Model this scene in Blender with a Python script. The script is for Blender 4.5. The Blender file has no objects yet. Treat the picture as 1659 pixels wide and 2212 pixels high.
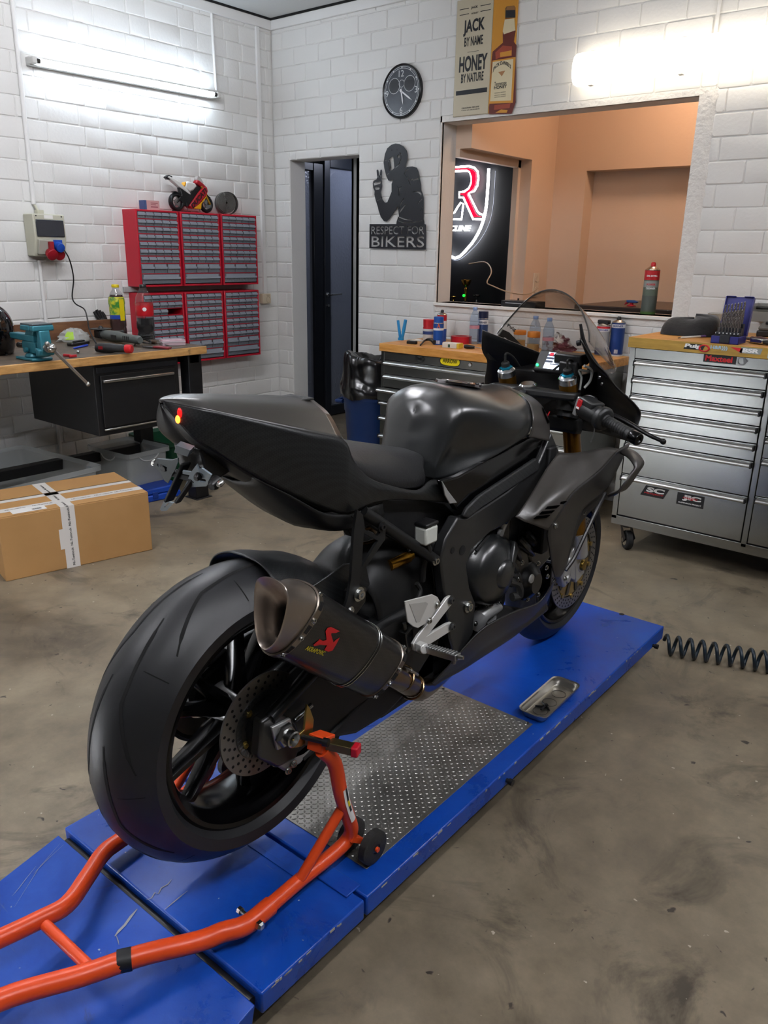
import bpy, bmesh, math, random
from mathutils import Vector, Matrix, Euler
PI = math.pi
SC = bpy.context.scene
COL = SC.collection
random.seed(7)

# ------------------------------------------------------------------ camera
YAW, PIT, ROL, FPX, CZ = math.radians(39.019), math.radians(18.243), math.radians(.9756), 1702.7, 1.462
IW, IH = 1659, 2212
_f = Vector((-math.sin(YAW) * math.cos(PIT), math.cos(YAW) * math.cos(PIT), -math.sin(PIT)))
_r = Vector((math.cos(YAW), math.sin(YAW), 0)); _u = _r.cross(_f)
_r, _u = _r * math.cos(ROL) + _u * math.sin(ROL), -_r * math.sin(ROL) + _u * math.cos(ROL)
CAMP = Vector((0, 0, CZ))
cd = bpy.data.cameras.new('camera'); cam = bpy.data.objects.new('camera', cd); COL.objects.link(cam)
cd.sensor_fit = 'VERTICAL'; cd.sensor_height = 24; cd.lens = 24 * FPX / IH; cd.clip_start = .02
mw = Matrix.Identity(4)
for i, a in enumerate((_r, _u, -_f)):
    for j in range(3): mw[j][i] = a[j]
mw.translation = CAMP
cam.matrix_world = mw
SC.camera = cam

def _ray(px, py): return _f + _r * ((px - IW / 2) / FPX) - _u * ((py - IH / 2) / FPX)
def on(ax, px, py, val):          # the point of a known plane (x, y or z = val) seen at a photo pixel
    d = _ray(px, py); return CAMP + d * ((val - CAMP[ax]) / d[ax])
def onx(px, py, v): return on(0, px, py, v)
def ony(px, py, v): return on(1, px, py, v)
def onz(px, py, v): return on(2, px, py, v)

# ------------------------------------------------------------------ world, exposure
w = bpy.data.worlds.new('world'); SC.world = w; w.use_nodes = True
w.node_tree.nodes['Background'].inputs[0].default_value = (.5, .55, .6, 1)
w.node_tree.nodes['Background'].inputs[1].default_value = .05
vs = SC.view_settings
SC.display_settings.display_device = 'sRGB'
vs.view_transform = 'Standard'; vs.look = 'None'; vs.gamma = 1; vs.use_curve_mapping = False
vs.exposure = 1.42
SC.cycles.max_bounces = 8; SC.cycles.diffuse_bounces = 4; SC.cycles.glossy_bounces = 4
SC.cycles.transparent_max_bounces = 16; SC.cycles.transmission_bounces = 8
SC.cycles.caustics_reflective = False; SC.cycles.caustics_refractive = False
SC.cycles.sample_clamp_indirect = 6

# ------------------------------------------------------------------ materials
def lin(h):
    if isinstance(h, (tuple, list)): return (*h[:3], 1)
    h = h.lstrip('#'); c = [int(h[i:i + 2], 16) / 255 for i in (0, 2, 4)]
    return tuple(v / 12.92 if v <= .04045 else ((v + .055) / 1.055) ** 2.4 for v in c) + (1,)
_M = {}
def mat(name, col='#888888', rough=.5, metal=0., spec=.5, coat=0., trans=0., ior=1.45, alpha=1., emit=None, es=0., bump=None, var=None, aniso=0., sheen=0.):
    """bump=(scale, strength[, detail])  var=(colour2, scale, contrast)"""
    if name in _M: return _M[name]
    m = bpy.data.materials.new(name); m.use_nodes = True; _M[name] = m
    nt = m.node_tree; b = nt.nodes['Principled BSDF']
    I = b.inputs
    I['Base Color'].default_value = lin(col); I['Roughness'].default_value = rough; I['Metallic'].default_value = metal
    I['Specular IOR Level'].default_value = spec; I['Coat Weight'].default_value = coat; I['Coat Roughness'].default_value = .05
    I['Transmission Weight'].default_value = trans; I['IOR'].default_value = ior; I['Alpha'].default_value = alpha
    I['Anisotropic'].default_value = aniso
    I['Sheen Weight'].default_value = sheen
    if emit: I['Emission Color'].default_value = lin(emit); I['Emission Strength'].default_value = es
    if bump or var:
        tc = nt.nodes.new('ShaderNodeTexCoord')
    if var:
        n = nt.nodes.new('ShaderNodeTexNoise'); n.inputs['Scale'].default_value = var[1]; n.inputs['Detail'].default_value = 6
        n.inputs['Roughness'].default_value = .6
        nt.links.new(tc.outputs['Object'], n.inputs['Vector'])
        r = nt.nodes.new('ShaderNodeValToRGB'); k = var[2]
        r.color_ramp.elements[0].position = .5 - k; r.color_ramp.elements[1].position = .5 + k
        r.color_ramp.elements[0].color = lin(col); r.color_ramp.elements[1].color = lin(var[0])
        nt.links.new(n.outputs['Fac'], r.inputs['Fac']); nt.links.new(r.outputs['Color'], I['Base Color'])
    if bump:
        n = nt.nodes.new('ShaderNodeTexNoise'); n.inputs['Scale'].default_value = bump[0]
        n.inputs['Detail'].default_value = bump[2] if len(bump) > 2 else 4
        nt.links.new(tc.outputs['Object'], n.inputs['Vector'])
        bp = nt.nodes.new('ShaderNodeBump'); bp.inputs['Strength'].default_value = bump[1]; bp.inputs['Distance'].default_value = .01
        nt.links.new(n.outputs['Fac'], bp.inputs['Height']); nt.links.new(bp.outputs['Normal'], I['Normal'])
    return m
def weave(name, c1, c2, scale, rough=.45, coat=0., bump=.0):     # carbon fibre: a fine checker of two darks
    m = mat(name, c1, rough, coat=coat); nt = m.node_tree; b = nt.nodes['Principled BSDF']
    tc = nt.nodes.new('ShaderNodeTexCoord'); ch = nt.nodes.new('ShaderNodeTexChecker')
    mp = nt.nodes.new('ShaderNodeMapping'); mp.inputs['Rotation'].default_value = (.6, .2, .78)
    nt.links.new(tc.outputs['Object'], mp.inputs['Vector']); nt.links.new(mp.outputs['Vector'], ch.inputs['Vector'])
    ch.inputs['Scale'].default_value = scale; ch.inputs['Color1'].default_value = lin(c1); ch.inputs['Color2'].default_value = lin(c2)
    nt.links.new(ch.outputs['Color'], b.inputs['Base Color'])
    if bump:
        bp = nt.nodes.new('ShaderNodeBump'); bp.inputs['Strength'].default_value = bump; bp.inputs['Distance'].default_value = .002
        nt.links.new(ch.outputs['Fac'], bp.inputs['Height']); nt.links.new(bp.outputs['Normal'], b.inputs['Normal'])
    return m

def clear(name, tint='#f4f6f7', rough=.04, refl=1.0, milk=0.):       # thin clear plastic: see-through film with a mirror sheen
    if name in _M: return _M[name]
    m = bpy.data.materials.new(name); m.use_nodes = True; _M[name] = m; nt = m.node_tree; nt.nodes.remove(nt.nodes['Principled BSDF'])
    out = nt.nodes['Material Output']; tr = nt.nodes.new('ShaderNodeBsdfTransparent'); tr.inputs[0].default_value = lin(tint)
    gl = nt.nodes.new('ShaderNodeBsdfGlossy'); gl.inputs['Roughness'].default_value = rough
    fr = nt.nodes.new('ShaderNodeFresnel'); ge = nt.nodes.new('ShaderNodeNewGeometry'); io = nt.nodes.new('ShaderNodeMath'); io.operation = 'MULTIPLY_ADD'
    io.inputs[1].default_value = 1 / 1.45 - 1.45; io.inputs[2].default_value = 1.45; nt.links.new(ge.outputs['Backfacing'], io.inputs[0]); nt.links.new(io.outputs[0], fr.inputs['IOR'])
    mu = nt.nodes.new('ShaderNodeMath'); mu.operation = 'MULTIPLY'; mu.inputs[1].default_value = refl; nt.links.new(fr.outputs[0], mu.inputs[0])
    df = nt.nodes.new('ShaderNodeBsdfDiffuse'); df.inputs[0].default_value = lin(tint)
    m1 = nt.nodes.new('ShaderNodeMixShader'); m1.inputs[0].default_value = milk; nt.links.new(tr.outputs[0], m1.inputs[1]); nt.links.new(df.outputs[0], m1.inputs[2])
    m2 = nt.nodes.new('ShaderNodeMixShader'); nt.links.new(mu.outputs[0], m2.inputs[0]); nt.links.new(m1.outputs[0], m2.inputs[1]); nt.links.new(gl.outputs[0], m2.inputs[2])
    nt.links.new(m2.outputs[0], out.inputs['Surface']); return m

# ------------------------------------------------------------------ mesh builder
def basis(axis):
    a = Vector(axis).normalized()
    t = Vector((0, 0, 1)) if abs(a.z) < .9 else Vector((1, 0, 0))
    u = a.cross(t).normalized(); v = a.cross(u).normalized()
    return u, v, a
_txt = {}
def text_poly(s, bold=0.):
    k = (s, bold)
    if k not in _txt:
        c = bpy.data.curves.new('t', 'FONT'); c.body = s; c.size = 1; c.offset = bold; c.resolution_u = 3
        o = bpy.data.objects.new('t', c)
        me = bpy.data.meshes.new_from_object(o)
        vs_ = [tuple(v.co[:2]) for v in me.vertices]; fs = [tuple(p.vertices) for p in me.polygons]
        ed = {}
        for p in fs:
            for a, b in zip(p, p[1:] + p[:1]): ed[(a, b)] = 1
        nxt = {a: b for (a, b) in ed if (b, a) not in ed}
        loops = []
        while nxt:
            a0, b = nxt.popitem(); lp = [a0]
            while b != a0 and b in nxt: lp.append(b); b = nxt.pop(b)
            loops.append([vs_[i] for i in lp])
        bpy.data.objects.remove(o); bpy.data.curves.remove(c); bpy.data.meshes.remove(me)
        _txt[k] = (vs_, fs, loops)
    return _txt[k]
def plate(loops, t):              # a flat plate with holes: loops filled even-odd, extruded to thickness t (z 0..t)
    c = bpy.data.curves.new('p', 'CURVE'); c.dimensions = '2D'; c.fill_mode = 'BOTH'; c.extrude = t / 2
    for lp in loops:
        sp = c.splines.new('POLY'); sp.points.add(len(lp) - 1); sp.use_cyclic_u = True
        for i, p in enumerate(lp): sp.points[i].co = (p[0], p[1], 0, 1)
    o = bpy.data.objects.new('p', c); me = bpy.data.meshes.new_from_object(o)
    v = [(q.co.x, q.co.y, q.co.z + t / 2) for q in me.vertices]; f = [tuple(p.vertices) for p in me.polygons]
    bpy.data.objects.remove(o); bpy.data.curves.remove(c); bpy.data.meshes.remove(me)
    return v, f

class MB:
    def __init__(s): s.v = []; s.f = []; s.mi = []; s.mats = []; s.cur = 0
    def m(s, material):
        if material not in s.mats: s.mats.append(material)
        s.cur = s.mats.index(material); return s
    def add(s, vs_, fs, flip=False):
        n = len(s.v); s.v += [tuple(p) for p in vs_]
        for f in fs:
            f = tuple(i + n for i in f); s.f.append(f[::-1] if flip else f); s.mi.append(s.cur)
        return s
    def box(s, x0, x1, y0, y1, z0, z1):
        x0, x1 = sorted((x0, x1)); y0, y1 = sorted((y0, y1)); z0, z1 = sorted((z0, z1))
        return s.add([(x0, y0, z0), (x1, y0, z0), (x1, y1, z0), (x0, y1, z0), (x0, y0, z1), (x1, y0, z1), (x1, y1, z1), (x0, y1, z1)],
                     [(0, 3, 2, 1), (4, 5, 6, 7), (0, 1, 5, 4), (1, 2, 6, 5), (2, 3, 7, 6), (3, 0, 4, 7)])
    def obox(s, c, ax, ay, az):       # box from centre and three half-axis vectors
        c = Vector(c); ax, ay, az = Vector(ax), Vector(ay), Vector(az)
        q = [c + i * ax + j * ay + k * az for k in (-1, 1) for (i, j) in ((-1, -1), (1, -1), (1, 1), (-1, 1))]
        fl = ax.cross(ay).dot(az) < 0
        return s.add(q, [(0, 3, 2, 1), (4, 5, 6, 7), (0, 1, 5, 4), (1, 2, 6, 5), (2, 3, 7, 6), (3, 0, 4, 7)], fl)
    def bar(s, p0, p1, wd, ht, up=(0, 0, 1)):
        p0, p1 = Vector(p0), Vector(p1); d = p1 - p0; u = Vector(up); side = d.cross(u).normalized(); u = side.cross(d).normalized()
        return s.obox((p0 + p1) / 2, d / 2, side * wd / 2, u * ht / 2)
    def cyl(s, p0, p1, r, r2=None, n=20, caps=True):
        p0, p1 = Vector(p0), Vector(p1); r2 = r if r2 is None else r2
        u, v, a = basis(p1 - p0); vs_ = []
        for p, q in ((p0, r), (p1, r2)):
            vs_ += [p + (u * math.cos(t) + v * math.sin(t)) * q for t in [2 * PI * i / n for i in range(n)]]
        fs = [(i, (i + 1) % n, n + (i + 1) % n, n + i) for i in range(n)]
        if caps: fs += [tuple(range(n))[::-1], tuple(range(n, 2 * n))]
        return s.add(vs_, fs, flip=False if (u.cross(v)).dot(a) > 0 else True)
    def lathe(s, prof, p0=(0, 0, 0), axis=(0, 0, 1), n=28, a0=0, a1=None):
        """prof: (radius, height) pairs along axis from p0"""
        p0 = Vector(p0); u, v, a = basis(axis); closed = a1 is None; a1 = 2 * PI if closed else a1
        k = n if closed else n + 1; vs_ = []; fs = []
        for r, h in prof:
            for i in range(k):
                t = a0 + (a1 - a0) * i / n
                vs_.append(p0 + a * h + (u * math.cos(t) + v * math.sin(t)) * max(r, 1e-5))
        for j in range(len(prof) - 1):
            for i in range(n):
                i2 = (i + 1) % k
                fs.append((j * k + i, j * k + i2, (j + 1) * k + i2, (j + 1) * k + i))
        return s.add(vs_, fs, flip=u.cross(v).dot(a) < 0)
    def tube(s, pts, r, n=10, closed=False, caps=True, sm=0):
        pts = [Vector(p) for p in pts]
        if sm: pts, r = smooth_path(pts, sm, closed, r)
        N = len(pts); R = r if isinstance(r, (list, tuple)) else [r] * N
        vs_ = []; fs = []; up = None
        for i, p in enumerate(pts):
            if closed: d = pts[(i + 1) % N] - pts[i - 1]
            else: d = pts[min(i + 1, N - 1)] - pts[max(i - 1, 0)]
            d.normalize()
            if up is None: up = basis(d)[0]
            up = (up - d * up.dot(d))
            if up.length < 1e-6: up = basis(d)[0]
            up.normalize(); sd = d.cross(up)
            vs_ += [p + (up * math.cos(t) + sd * math.sin(t)) * R[i] for t in [2 * PI * k / n for k in range(n)]]
        M_ = N if closed else N - 1
        for j in range(M_):
            j2 = (j + 1) % N
            for k in range(n): fs.append((j * n + k, j * n + (k + 1) % n, j2 * n + (k + 1) % n, j2 * n + k))
        if caps and not closed: fs += [tuple(range(n))[::-1], tuple(range((N - 1) * n, N * n))]
        return s.add(vs_, fs)
    def sphere(s, c, r, n=16, m=10):
        r = r if isinstance(r, (tuple, list)) else (r, r, r)
        vs_ = []; fs = []
        for j in range(m + 1):
            ph = PI * j / m
            for i in range(n):
                t = 2 * PI * i / n
                vs_.append((c[0] + r[0] * math.sin(ph) * math.cos(t), c[1] + r[1] * math.sin(ph) * math.sin(t), c[2] - r[2] * math.cos(ph)))
        for j in range(m):
            for i in range(n): fs.append((j * n + i, j * n + (i + 1) % n, (j + 1) * n + (i + 1) % n, (j + 1) * n + i))
        return s.add(vs_, fs)
    def torus(s, c, axis, R, r, n=32, m=10):
        u, v, a = basis(axis); c = Vector(c)
        return s.tube([c + (u * math.cos(t) + v * math.sin(t)) * R for t in [2 * PI * i / n for i in range(n)]], r, m, closed=True)
    def prism(s, poly, t):            # 3-D polygon extruded by vector t
        poly = [Vector(p) for p in poly]; t = Vector(t); n = len(poly)
        nr = Vector((0, 0, 0))
        for i in range(n): nr += poly[i].cross(poly[(i + 1) % n])
        fl = nr.dot(t) > 0
        fs = [tuple(range(n)), tuple(range(n, 2 * n))[::-1]] + [(i, i + n, (i + 1) % n + n, (i + 1) % n) for i in range(n)]
        return s.add(poly + [p + t for p in poly], fs, fl)
    def grid(s, rows, cu=False, cv=False, flip=False):
        a, b = len(rows), len(rows[0]); vs_ = [p for r in rows for p in r]; fs = []
        for i in range(a if cu else a - 1):
            for j in range(b if cv else b - 1):
                i2, j2 = (i + 1) % a, (j + 1) % b
                fs.append((i * b + j, i * b + j2, i2 * b + j2, i2 * b + j))
        return s.add(vs_, fs, flip)
    def text(s, txt, o, u, v, h, width=None, depth=.0006, bold=0., shear=0., arc=None):
        """letters standing on the plane o + x*u + y*v, centred on o, cap height h, total width"""
        vs_, fs, _ = text_poly(txt, bold)
        if not vs_: return s
        u, v = Vector(u).normalized(), Vector(v).normalized(); nn = u.cross(v); o = Vector(o)
        x0 = min(p[0] for p in vs_); x1 = max(p[0] for p in vs_); y0 = min(p[1] for p in vs_); y1 = max(p[1] for p in vs_)
        k = h / (y1 - y0); kx = k if width is None else width / (x1 - x0)
        def P(p, d):
            x = (p[0] - (x0 + x1) / 2) * kx; y = (p[1] - (y0 + y1) / 2) * k
            if arc: y += arc * (1 - (2 * x / ((x1 - x0) * kx)) ** 2)
            return o + u * (x + y * shear) + v * y + nn * d
        n = len(vs_)
        s.add([P(p, depth) for p in vs_], fs)
        ed = {}
        for f in fs:
            for a, b in zip(f, f[1:] + f[:1]): ed[(a, b)] = 1
        bd = [(a, b) for (a, b) in ed if (b, a) not in ed]
        q = []; qf = []
        for a, b in bd:
            i = len(q); q += [P(vs_[a], 0), P(vs_[b], 0), P(vs_[b], depth), P(vs_[a], depth)]; qf.append((i, i + 1, i + 2, i + 3))
        return s.add(q, qf)
    def put(s, vf, o, u, v):          # a flat plate (from plate()) placed on o, u, v
        u, v = Vector(u).normalized(), Vector(v).normalized(); nn = u.cross(v); o = Vector(o)
        return s.add([o + u * p[0] + v * p[1] + nn * p[2] for p in vf[0]], vf[1])
    def build(s, name, material=None, parent=None, smooth=35, bevel=0, seg=2, sub=0, solid=0, weld=False, mirror=False, off=-1):
        me = bpy.data.meshes.new(name); me.from_pydata(s.v, [], s.f)
        ms = s.mats if s.mats else [material or mat('plain')]
        if s.mats and material and material not in ms: pass
        for q in ms: me.materials.append(q)
        if s.mats:
            me.polygons.foreach_set('material_index', s.mi)
        if weld:
            bm = bmesh.new(); bm.from_mesh(me); bmesh.ops.remove_doubles(bm, verts=bm.verts, dist=weld if weld is not True else 1e-5)
            bmesh.ops.recalc_face_normals(bm, faces=bm.faces); bm.to_mesh(me); bm.free()
        me.update()
        if smooth:
            me.polygons.foreach_set('use_smooth', [True] * len(me.polygons))
            me.set_sharp_from_angle(angle=math.radians(smooth))
        o = bpy.data.objects.new(name, me); COL.objects.link(o)
        if parent: o.parent = parent
        if mirror:
            md = o.modifiers.new('mirror', 'MIRROR'); md.use_axis = (True, False, False); md.merge_threshold = .0015
        if sub:
            md = o.modifiers.new('sub', 'SUBSURF'); md.levels = sub; md.render_levels = sub
        if solid:
            md = o.modifiers.new('solid', 'SOLIDIFY'); md.thickness = solid; md.offset = off
        if bevel:
            md = o.modifiers.new('bevel', 'BEVEL'); md.width = bevel; md.segments = seg; md.limit_method = 'ANGLE'; md.angle_limit = math.radians(40)
            md.harden_normals = False
        return o
def smooth_path(pts, k, closed=False, r=None):       # Catmull-Rom through the points
    N = len(pts); out = []; rr = [] if isinstance(r, (list, tuple)) else r
    for i in range(N if closed else N - 1):
        p1, p2 = pts[i], pts[(i + 1) % N]
        p0 = pts[i - 1] if (closed or i > 0) else p1 * 2 - p2
        p3 = pts[(i + 2) % N] if (closed or i + 2 < N) else p2 * 2 - p1
        for j in range(k):
            t = j / k
            out.append(.5 * ((2 * p1) + (p2 - p0) * t + (2 * p0 - 5 * p1 + 4 * p2 - p3) * t * t + (3 * p1 - p0 - 3 * p2 + p3) * t ** 3))
            if isinstance(rr, list): rr.append(r[i] * (1 - t) + r[(i + 1) % N] * t)
    if not closed:
        out.append(pts[-1].copy())
        if isinstance(rr, list): rr.append(r[-1])
    return out, rr
def dense(rows, ku, kv, cu=False, cv=False):          # smooth a grid of control points both ways
    rows = [[Vector(p) for p in r] for r in rows]
    rows = [smooth_path(r, kv, cv)[0] for r in rows]
    cols = list(zip(*rows)); cols = [smooth_path(list(c), ku, cu)[0] for c in cols]
    return [list(r) for r in zip(*cols)]
def thing(name, label, cat, loc=(0, 0, 0), rotz=0., group=None):
    o = bpy.data.objects.new(name, None); COL.objects.link(o); o.empty_display_size = .05
    o.location = loc; o.rotation_euler = (0, 0, rotz); tag(o, label, cat, group); return o
def tag(o, label=None, cat=None, group=None, kind=None):
    if label: o['label'] = label
    if cat: o['category'] = cat
    if group: o['group'] = group
    if kind: o['kind'] = kind
    return o
def struct(name, mb, material=None, label=None, **k):
    o = mb.build(name, material, **k); o['kind'] = 'structure'
    if label: o['label'] = label
    return o
def dup(o, loc=None, rotz=None, label=None, parent=None):     # a thing, its parts and their sub-parts
    c = o.copy(); COL.objects.link(c)
    if parent: c.parent = parent
    if loc is not None: c.location = loc
    if rotz is not None: c.rotation_euler = (0, 0, rotz)
    if label: c['label'] = label
    for ch in list(o.children): dup(ch, parent=c)
    return c
X, Y, Z = Vector((1, 0, 0)), Vector((0, 1, 0)), Vector((0, 0, 1))
# ================================================================== ROOM
XA, YB, ZC = -4.85, 4.57, 3.065       # left wall, back wall, ceiling
XR, YF = 4.2, -4.2                    # right wall, wall behind the photographer
DEC = .15                             # lift deck height
M_wall = mat('white_masonry_paint', '#d9d9d6', .62, bump=(60, .16, 5))
M_plas = mat('rough_white_plaster', '#dcdad5', .7, bump=(38, .9, 8))
M_trim = mat('white_trim_paint', '#dcdcda', .5)
M_ceil = mat('ceiling_paint', '#c9cbca', .8)
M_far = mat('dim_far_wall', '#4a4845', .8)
M_warm = mat('warm_plaster', '#d8c0aa', .8, bump=(50, .1))
M_dark = mat('dark_blue_wall', '#10131c', .6)
M_black = mat('black_line', '#0c0c0d', .8)

# ---- room lamps: three tube battens behind and above the photographer, the two visible lamps, one warm lamp in the back room
M_tube = mat('lit_tube', '#ffffff', .4, emit='#e6f2ff', es=26)
M_bat = mat('lamp_housing', '#c8c8c4', .5)
def batten(c, d, length, label, loc_n=(0, 0, -1), M_t=None, group=None, name='tube_lamp'):
    """bare tube batten: housing on a surface, tube on the side loc_n"""
    d = Vector(d); nrm = Vector(loc_n); sd = d.cross(nrm)
    t = thing(name, label, 'lamp', c, group=group)
    h = MB(); h.obox(nrm * .022, d * length / 2, sd * .022, nrm * .022)
    h.build('housing', M_bat, t, bevel=.004)
    for s in (-1, 1):
        e = MB(); e.obox(nrm * .05 + d * s * (length / 2 - .012), d * .014, sd * .018, nrm * .036); e.build('tube_holder', M_bat, t, bevel=.004)
        e = MB(); e.cyl(nrm * .068 + d * s * (length / 2 - .05), nrm * .068 + d * s * (length / 2 - .026), .0135); e.build('end_cap', mat('tube_cap', '#4a4a48', .35, .8), t)
    q = MB(); q.cyl(nrm * .068 - d * (length / 2 - .05), nrm * .068 + d * (length / 2 - .05), .013, n=16)
    q.build('tube', M_t or M_tube, t)
    return t
a, b = Vector((XA, 2.64, 2.471)), Vector((XA, 4.0, 2.481))
batten((a + b) / 2, (b - a).normalized(), (b - a).length, 'bare fluorescent tube lamp on white brick wall above the red drawer cabinets', (1, 0, 0), mat('lit_tube_cool', '#ffffff', .4, emit='#e0efff', es=18))
M_roomtube = mat('lit_tube_room', '#ffffff', .4, emit='#f8f8ff', es=95)
for (x, y) in ((.35, .3), (-2.5, -.6), (.9, 2.3), (-2.9, 1.9)):
    batten((x, y, ZC), (0, 1, 0), 1.5, 'bare fluorescent tube lamp on the ceiling outside the picture', M_t=M_roomtube, group='ceiling tube lamps')
# long work lamp standing on the floor left of the photographer: the steel drawers mirror it as a white band
wl = batten((-2.55, -.45, .06), (1, 0, 0), 1.3, 'tube work lamp standing on the floor beside the photographer', (0, .94, .34), M_t=mat('lit_tube_low', '#ffffff', .4, emit='#f2f6ff', es=45), name='work_lamp')
for s_ in (-.5, .5):
    h = MB(); h.box(s_ - .02, s_ + .02, -.09, .06, -.06, -.045); h.box(s_ - .02, s_ + .02, -.012, .012, -.05, .0); h.build('foot', M_bat, wl, bevel=.003)
# big diffuser lamp on back wall
t = thing('diffuser_lamp', 'large white linear lamp with frosted cover on wall above the hatch', 'lamp', (-1.62, YB - .06, 2.44))
h = MB(); h.box(-.69, .84, -.0, .06, -.055, .055); h.build('base_tray', M_bat, t, bevel=.01)
rows = []
for xx, k in ((-.70, .0), (-.698, .75), (-.685, .95), (-.66, 1), (.81, 1), (.835, .95), (.848, .75), (.85, 0)):
    rows.append([(xx, 0 - .088 * k * math.sin(PI * j / 10) ** .55, .082 * (k * .3 + .7) * -math.cos(PI * j / 10)) for j in range(11)])
h = MB(); h.grid(rows); h.build('diffuser', mat('lit_diffuser', '#ffffff', .5, emit='#fff0dc', es=1.5), t, smooth=60, weld=True)
for x in (-.6, -.1, .4):
    for z in (-.08, .08):
        h = MB(); h.box(x - .012, x + .012, -.03, .0, z - .006, z + .006); h.build('clip', M_bat, t, bevel=.002)
h = MB(); p = ony(1549, 60, YB)
h.cyl((p.x + 1.62, .05, .08), (p.x + 1.62, .05, ZC - 2.44), .009); h.build('cable_conduit', M_trim, t)
# warm lamp in the back room (above the hatch, out of sight)
t = thing('room_lamp', 'warm ceiling lamp of the room behind the hatch', 'lamp', (-1.9, 5.3, 2.92))
h = MB(); h.lathe([(0, -.0), (.16, 0), (.16, -.05), (.12, -.09), (0, -.1)]); h.build('globe', mat('warm_globe', '#ffffff', .4, emit='#ffd6b4', es=15), t, smooth=60)

# ---- floor
M_floor = mat('concrete_floor', '#73695a', .42)
nt = M_floor.node_tree; b_ = nt.nodes['Principled BSDF']
def N(nt, typ, **k):
    n = nt.nodes.new(typ)
    for a_, v in k.items():
        if a_ in n.inputs.keys(): n.inputs[a_].default_value = v
        else: setattr(n, a_, v)
    return n
tc = N(nt, 'ShaderNodeTexCoord'); L = nt.links.new
def noise(nt, tc, scale, detail=6, rough=.6, dist=0., out='Object'):
    n = N(nt, 'ShaderNodeTexNoise', Scale=scale, Detail=detail, Roughness=rough, Distortion=dist); nt.links.new(tc.outputs[out], n.inputs['Vector']); return n
def ramp(nt, src, stops):
    r = N(nt, 'ShaderNodeValToRGB'); e = r.color_ramp.elements
    while len(e) < len(stops): e.new(.5)
    for el, (p, c) in zip(e, stops): el.position = p; el.color = lin(c) if isinstance(c, str) else (c, c, c, 1)
    nt.links.new(src, r.inputs['Fac']); return r
def mixc(nt, fac, a, b, typ='MIX'):
    m = N(nt, 'ShaderNodeMix', data_type='RGBA', blend_type=typ)
    for v, i in ((fac, 0), (a, 6), (b, 7)):
        if hasattr(v, 'is_output'): nt.links.new(v, m.inputs[i])
        else: m.inputs[i].default_value = v if i == 0 else lin(v)
    return m.outputs[2]
n1 = noise(nt, tc, .9, 8, .65, .4); r1 = ramp(nt, n1.outputs['Fac'], [(.3, '#5a5144'), (.48, '#827662'), (.7, '#9c907a')])
n2 = noise(nt, tc, 7, 8, .7); r2 = ramp(nt, n2.outputs['Fac'], [(.33, .62), (.66, 1.0)])
c = mixc(nt, 1., r1.outputs['Color'], r2.outputs['Color'], 'MULTIPLY')
n3 = noise(nt, tc, 2.3, 6, .7, 1.2); r3 = ramp(nt, n3.outputs['Fac'], [(.54, 0.), (.70, 1.)])
c = mixc(nt, r3.outputs['Color'], c, '#453e34')
n4 = noise(nt, tc, 42, 2, .5); r4 = ramp(nt, n4.outputs['Fac'], [(.735, 0.), (.76, 1.)])       # pale paint specks
c = mixc(nt, r4.outputs['Color'], c, '#b9b0a0')
n5 = noise(nt, tc, 30, 2, .5, .5); r5 = ramp(nt, n5.outputs['Fac'], [(.25, 1.), (.29, 0.)])     # dark specks
c = mixc(nt, r5.outputs['Color'], c, '#37302a')
L(c, b_.inputs['Base Color'])
rr = ramp(nt, n2.outputs['Fac'], [(.3, .34), (.7, .56)]); L(rr.outputs['Color'], b_.inputs['Roughness'])
bp = N(nt, 'ShaderNodeBump', Strength=.25, Distance=.004); L(n2.outputs['Fac'], bp.inputs['Height']); L(bp.outputs['Normal'], b_.inputs['Normal'])
m = MB(); m.box(XA - .4, XR + .1, YF - .1, 6.5, -.1, 0); struct('floor', m, M_floor, smooth=0)
m = MB(); m.box(XA - .1, XR + .1, YF - .1, YB + .05, ZC, ZC + .1); struct('ceiling', m, M_ceil, smooth=0)

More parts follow.
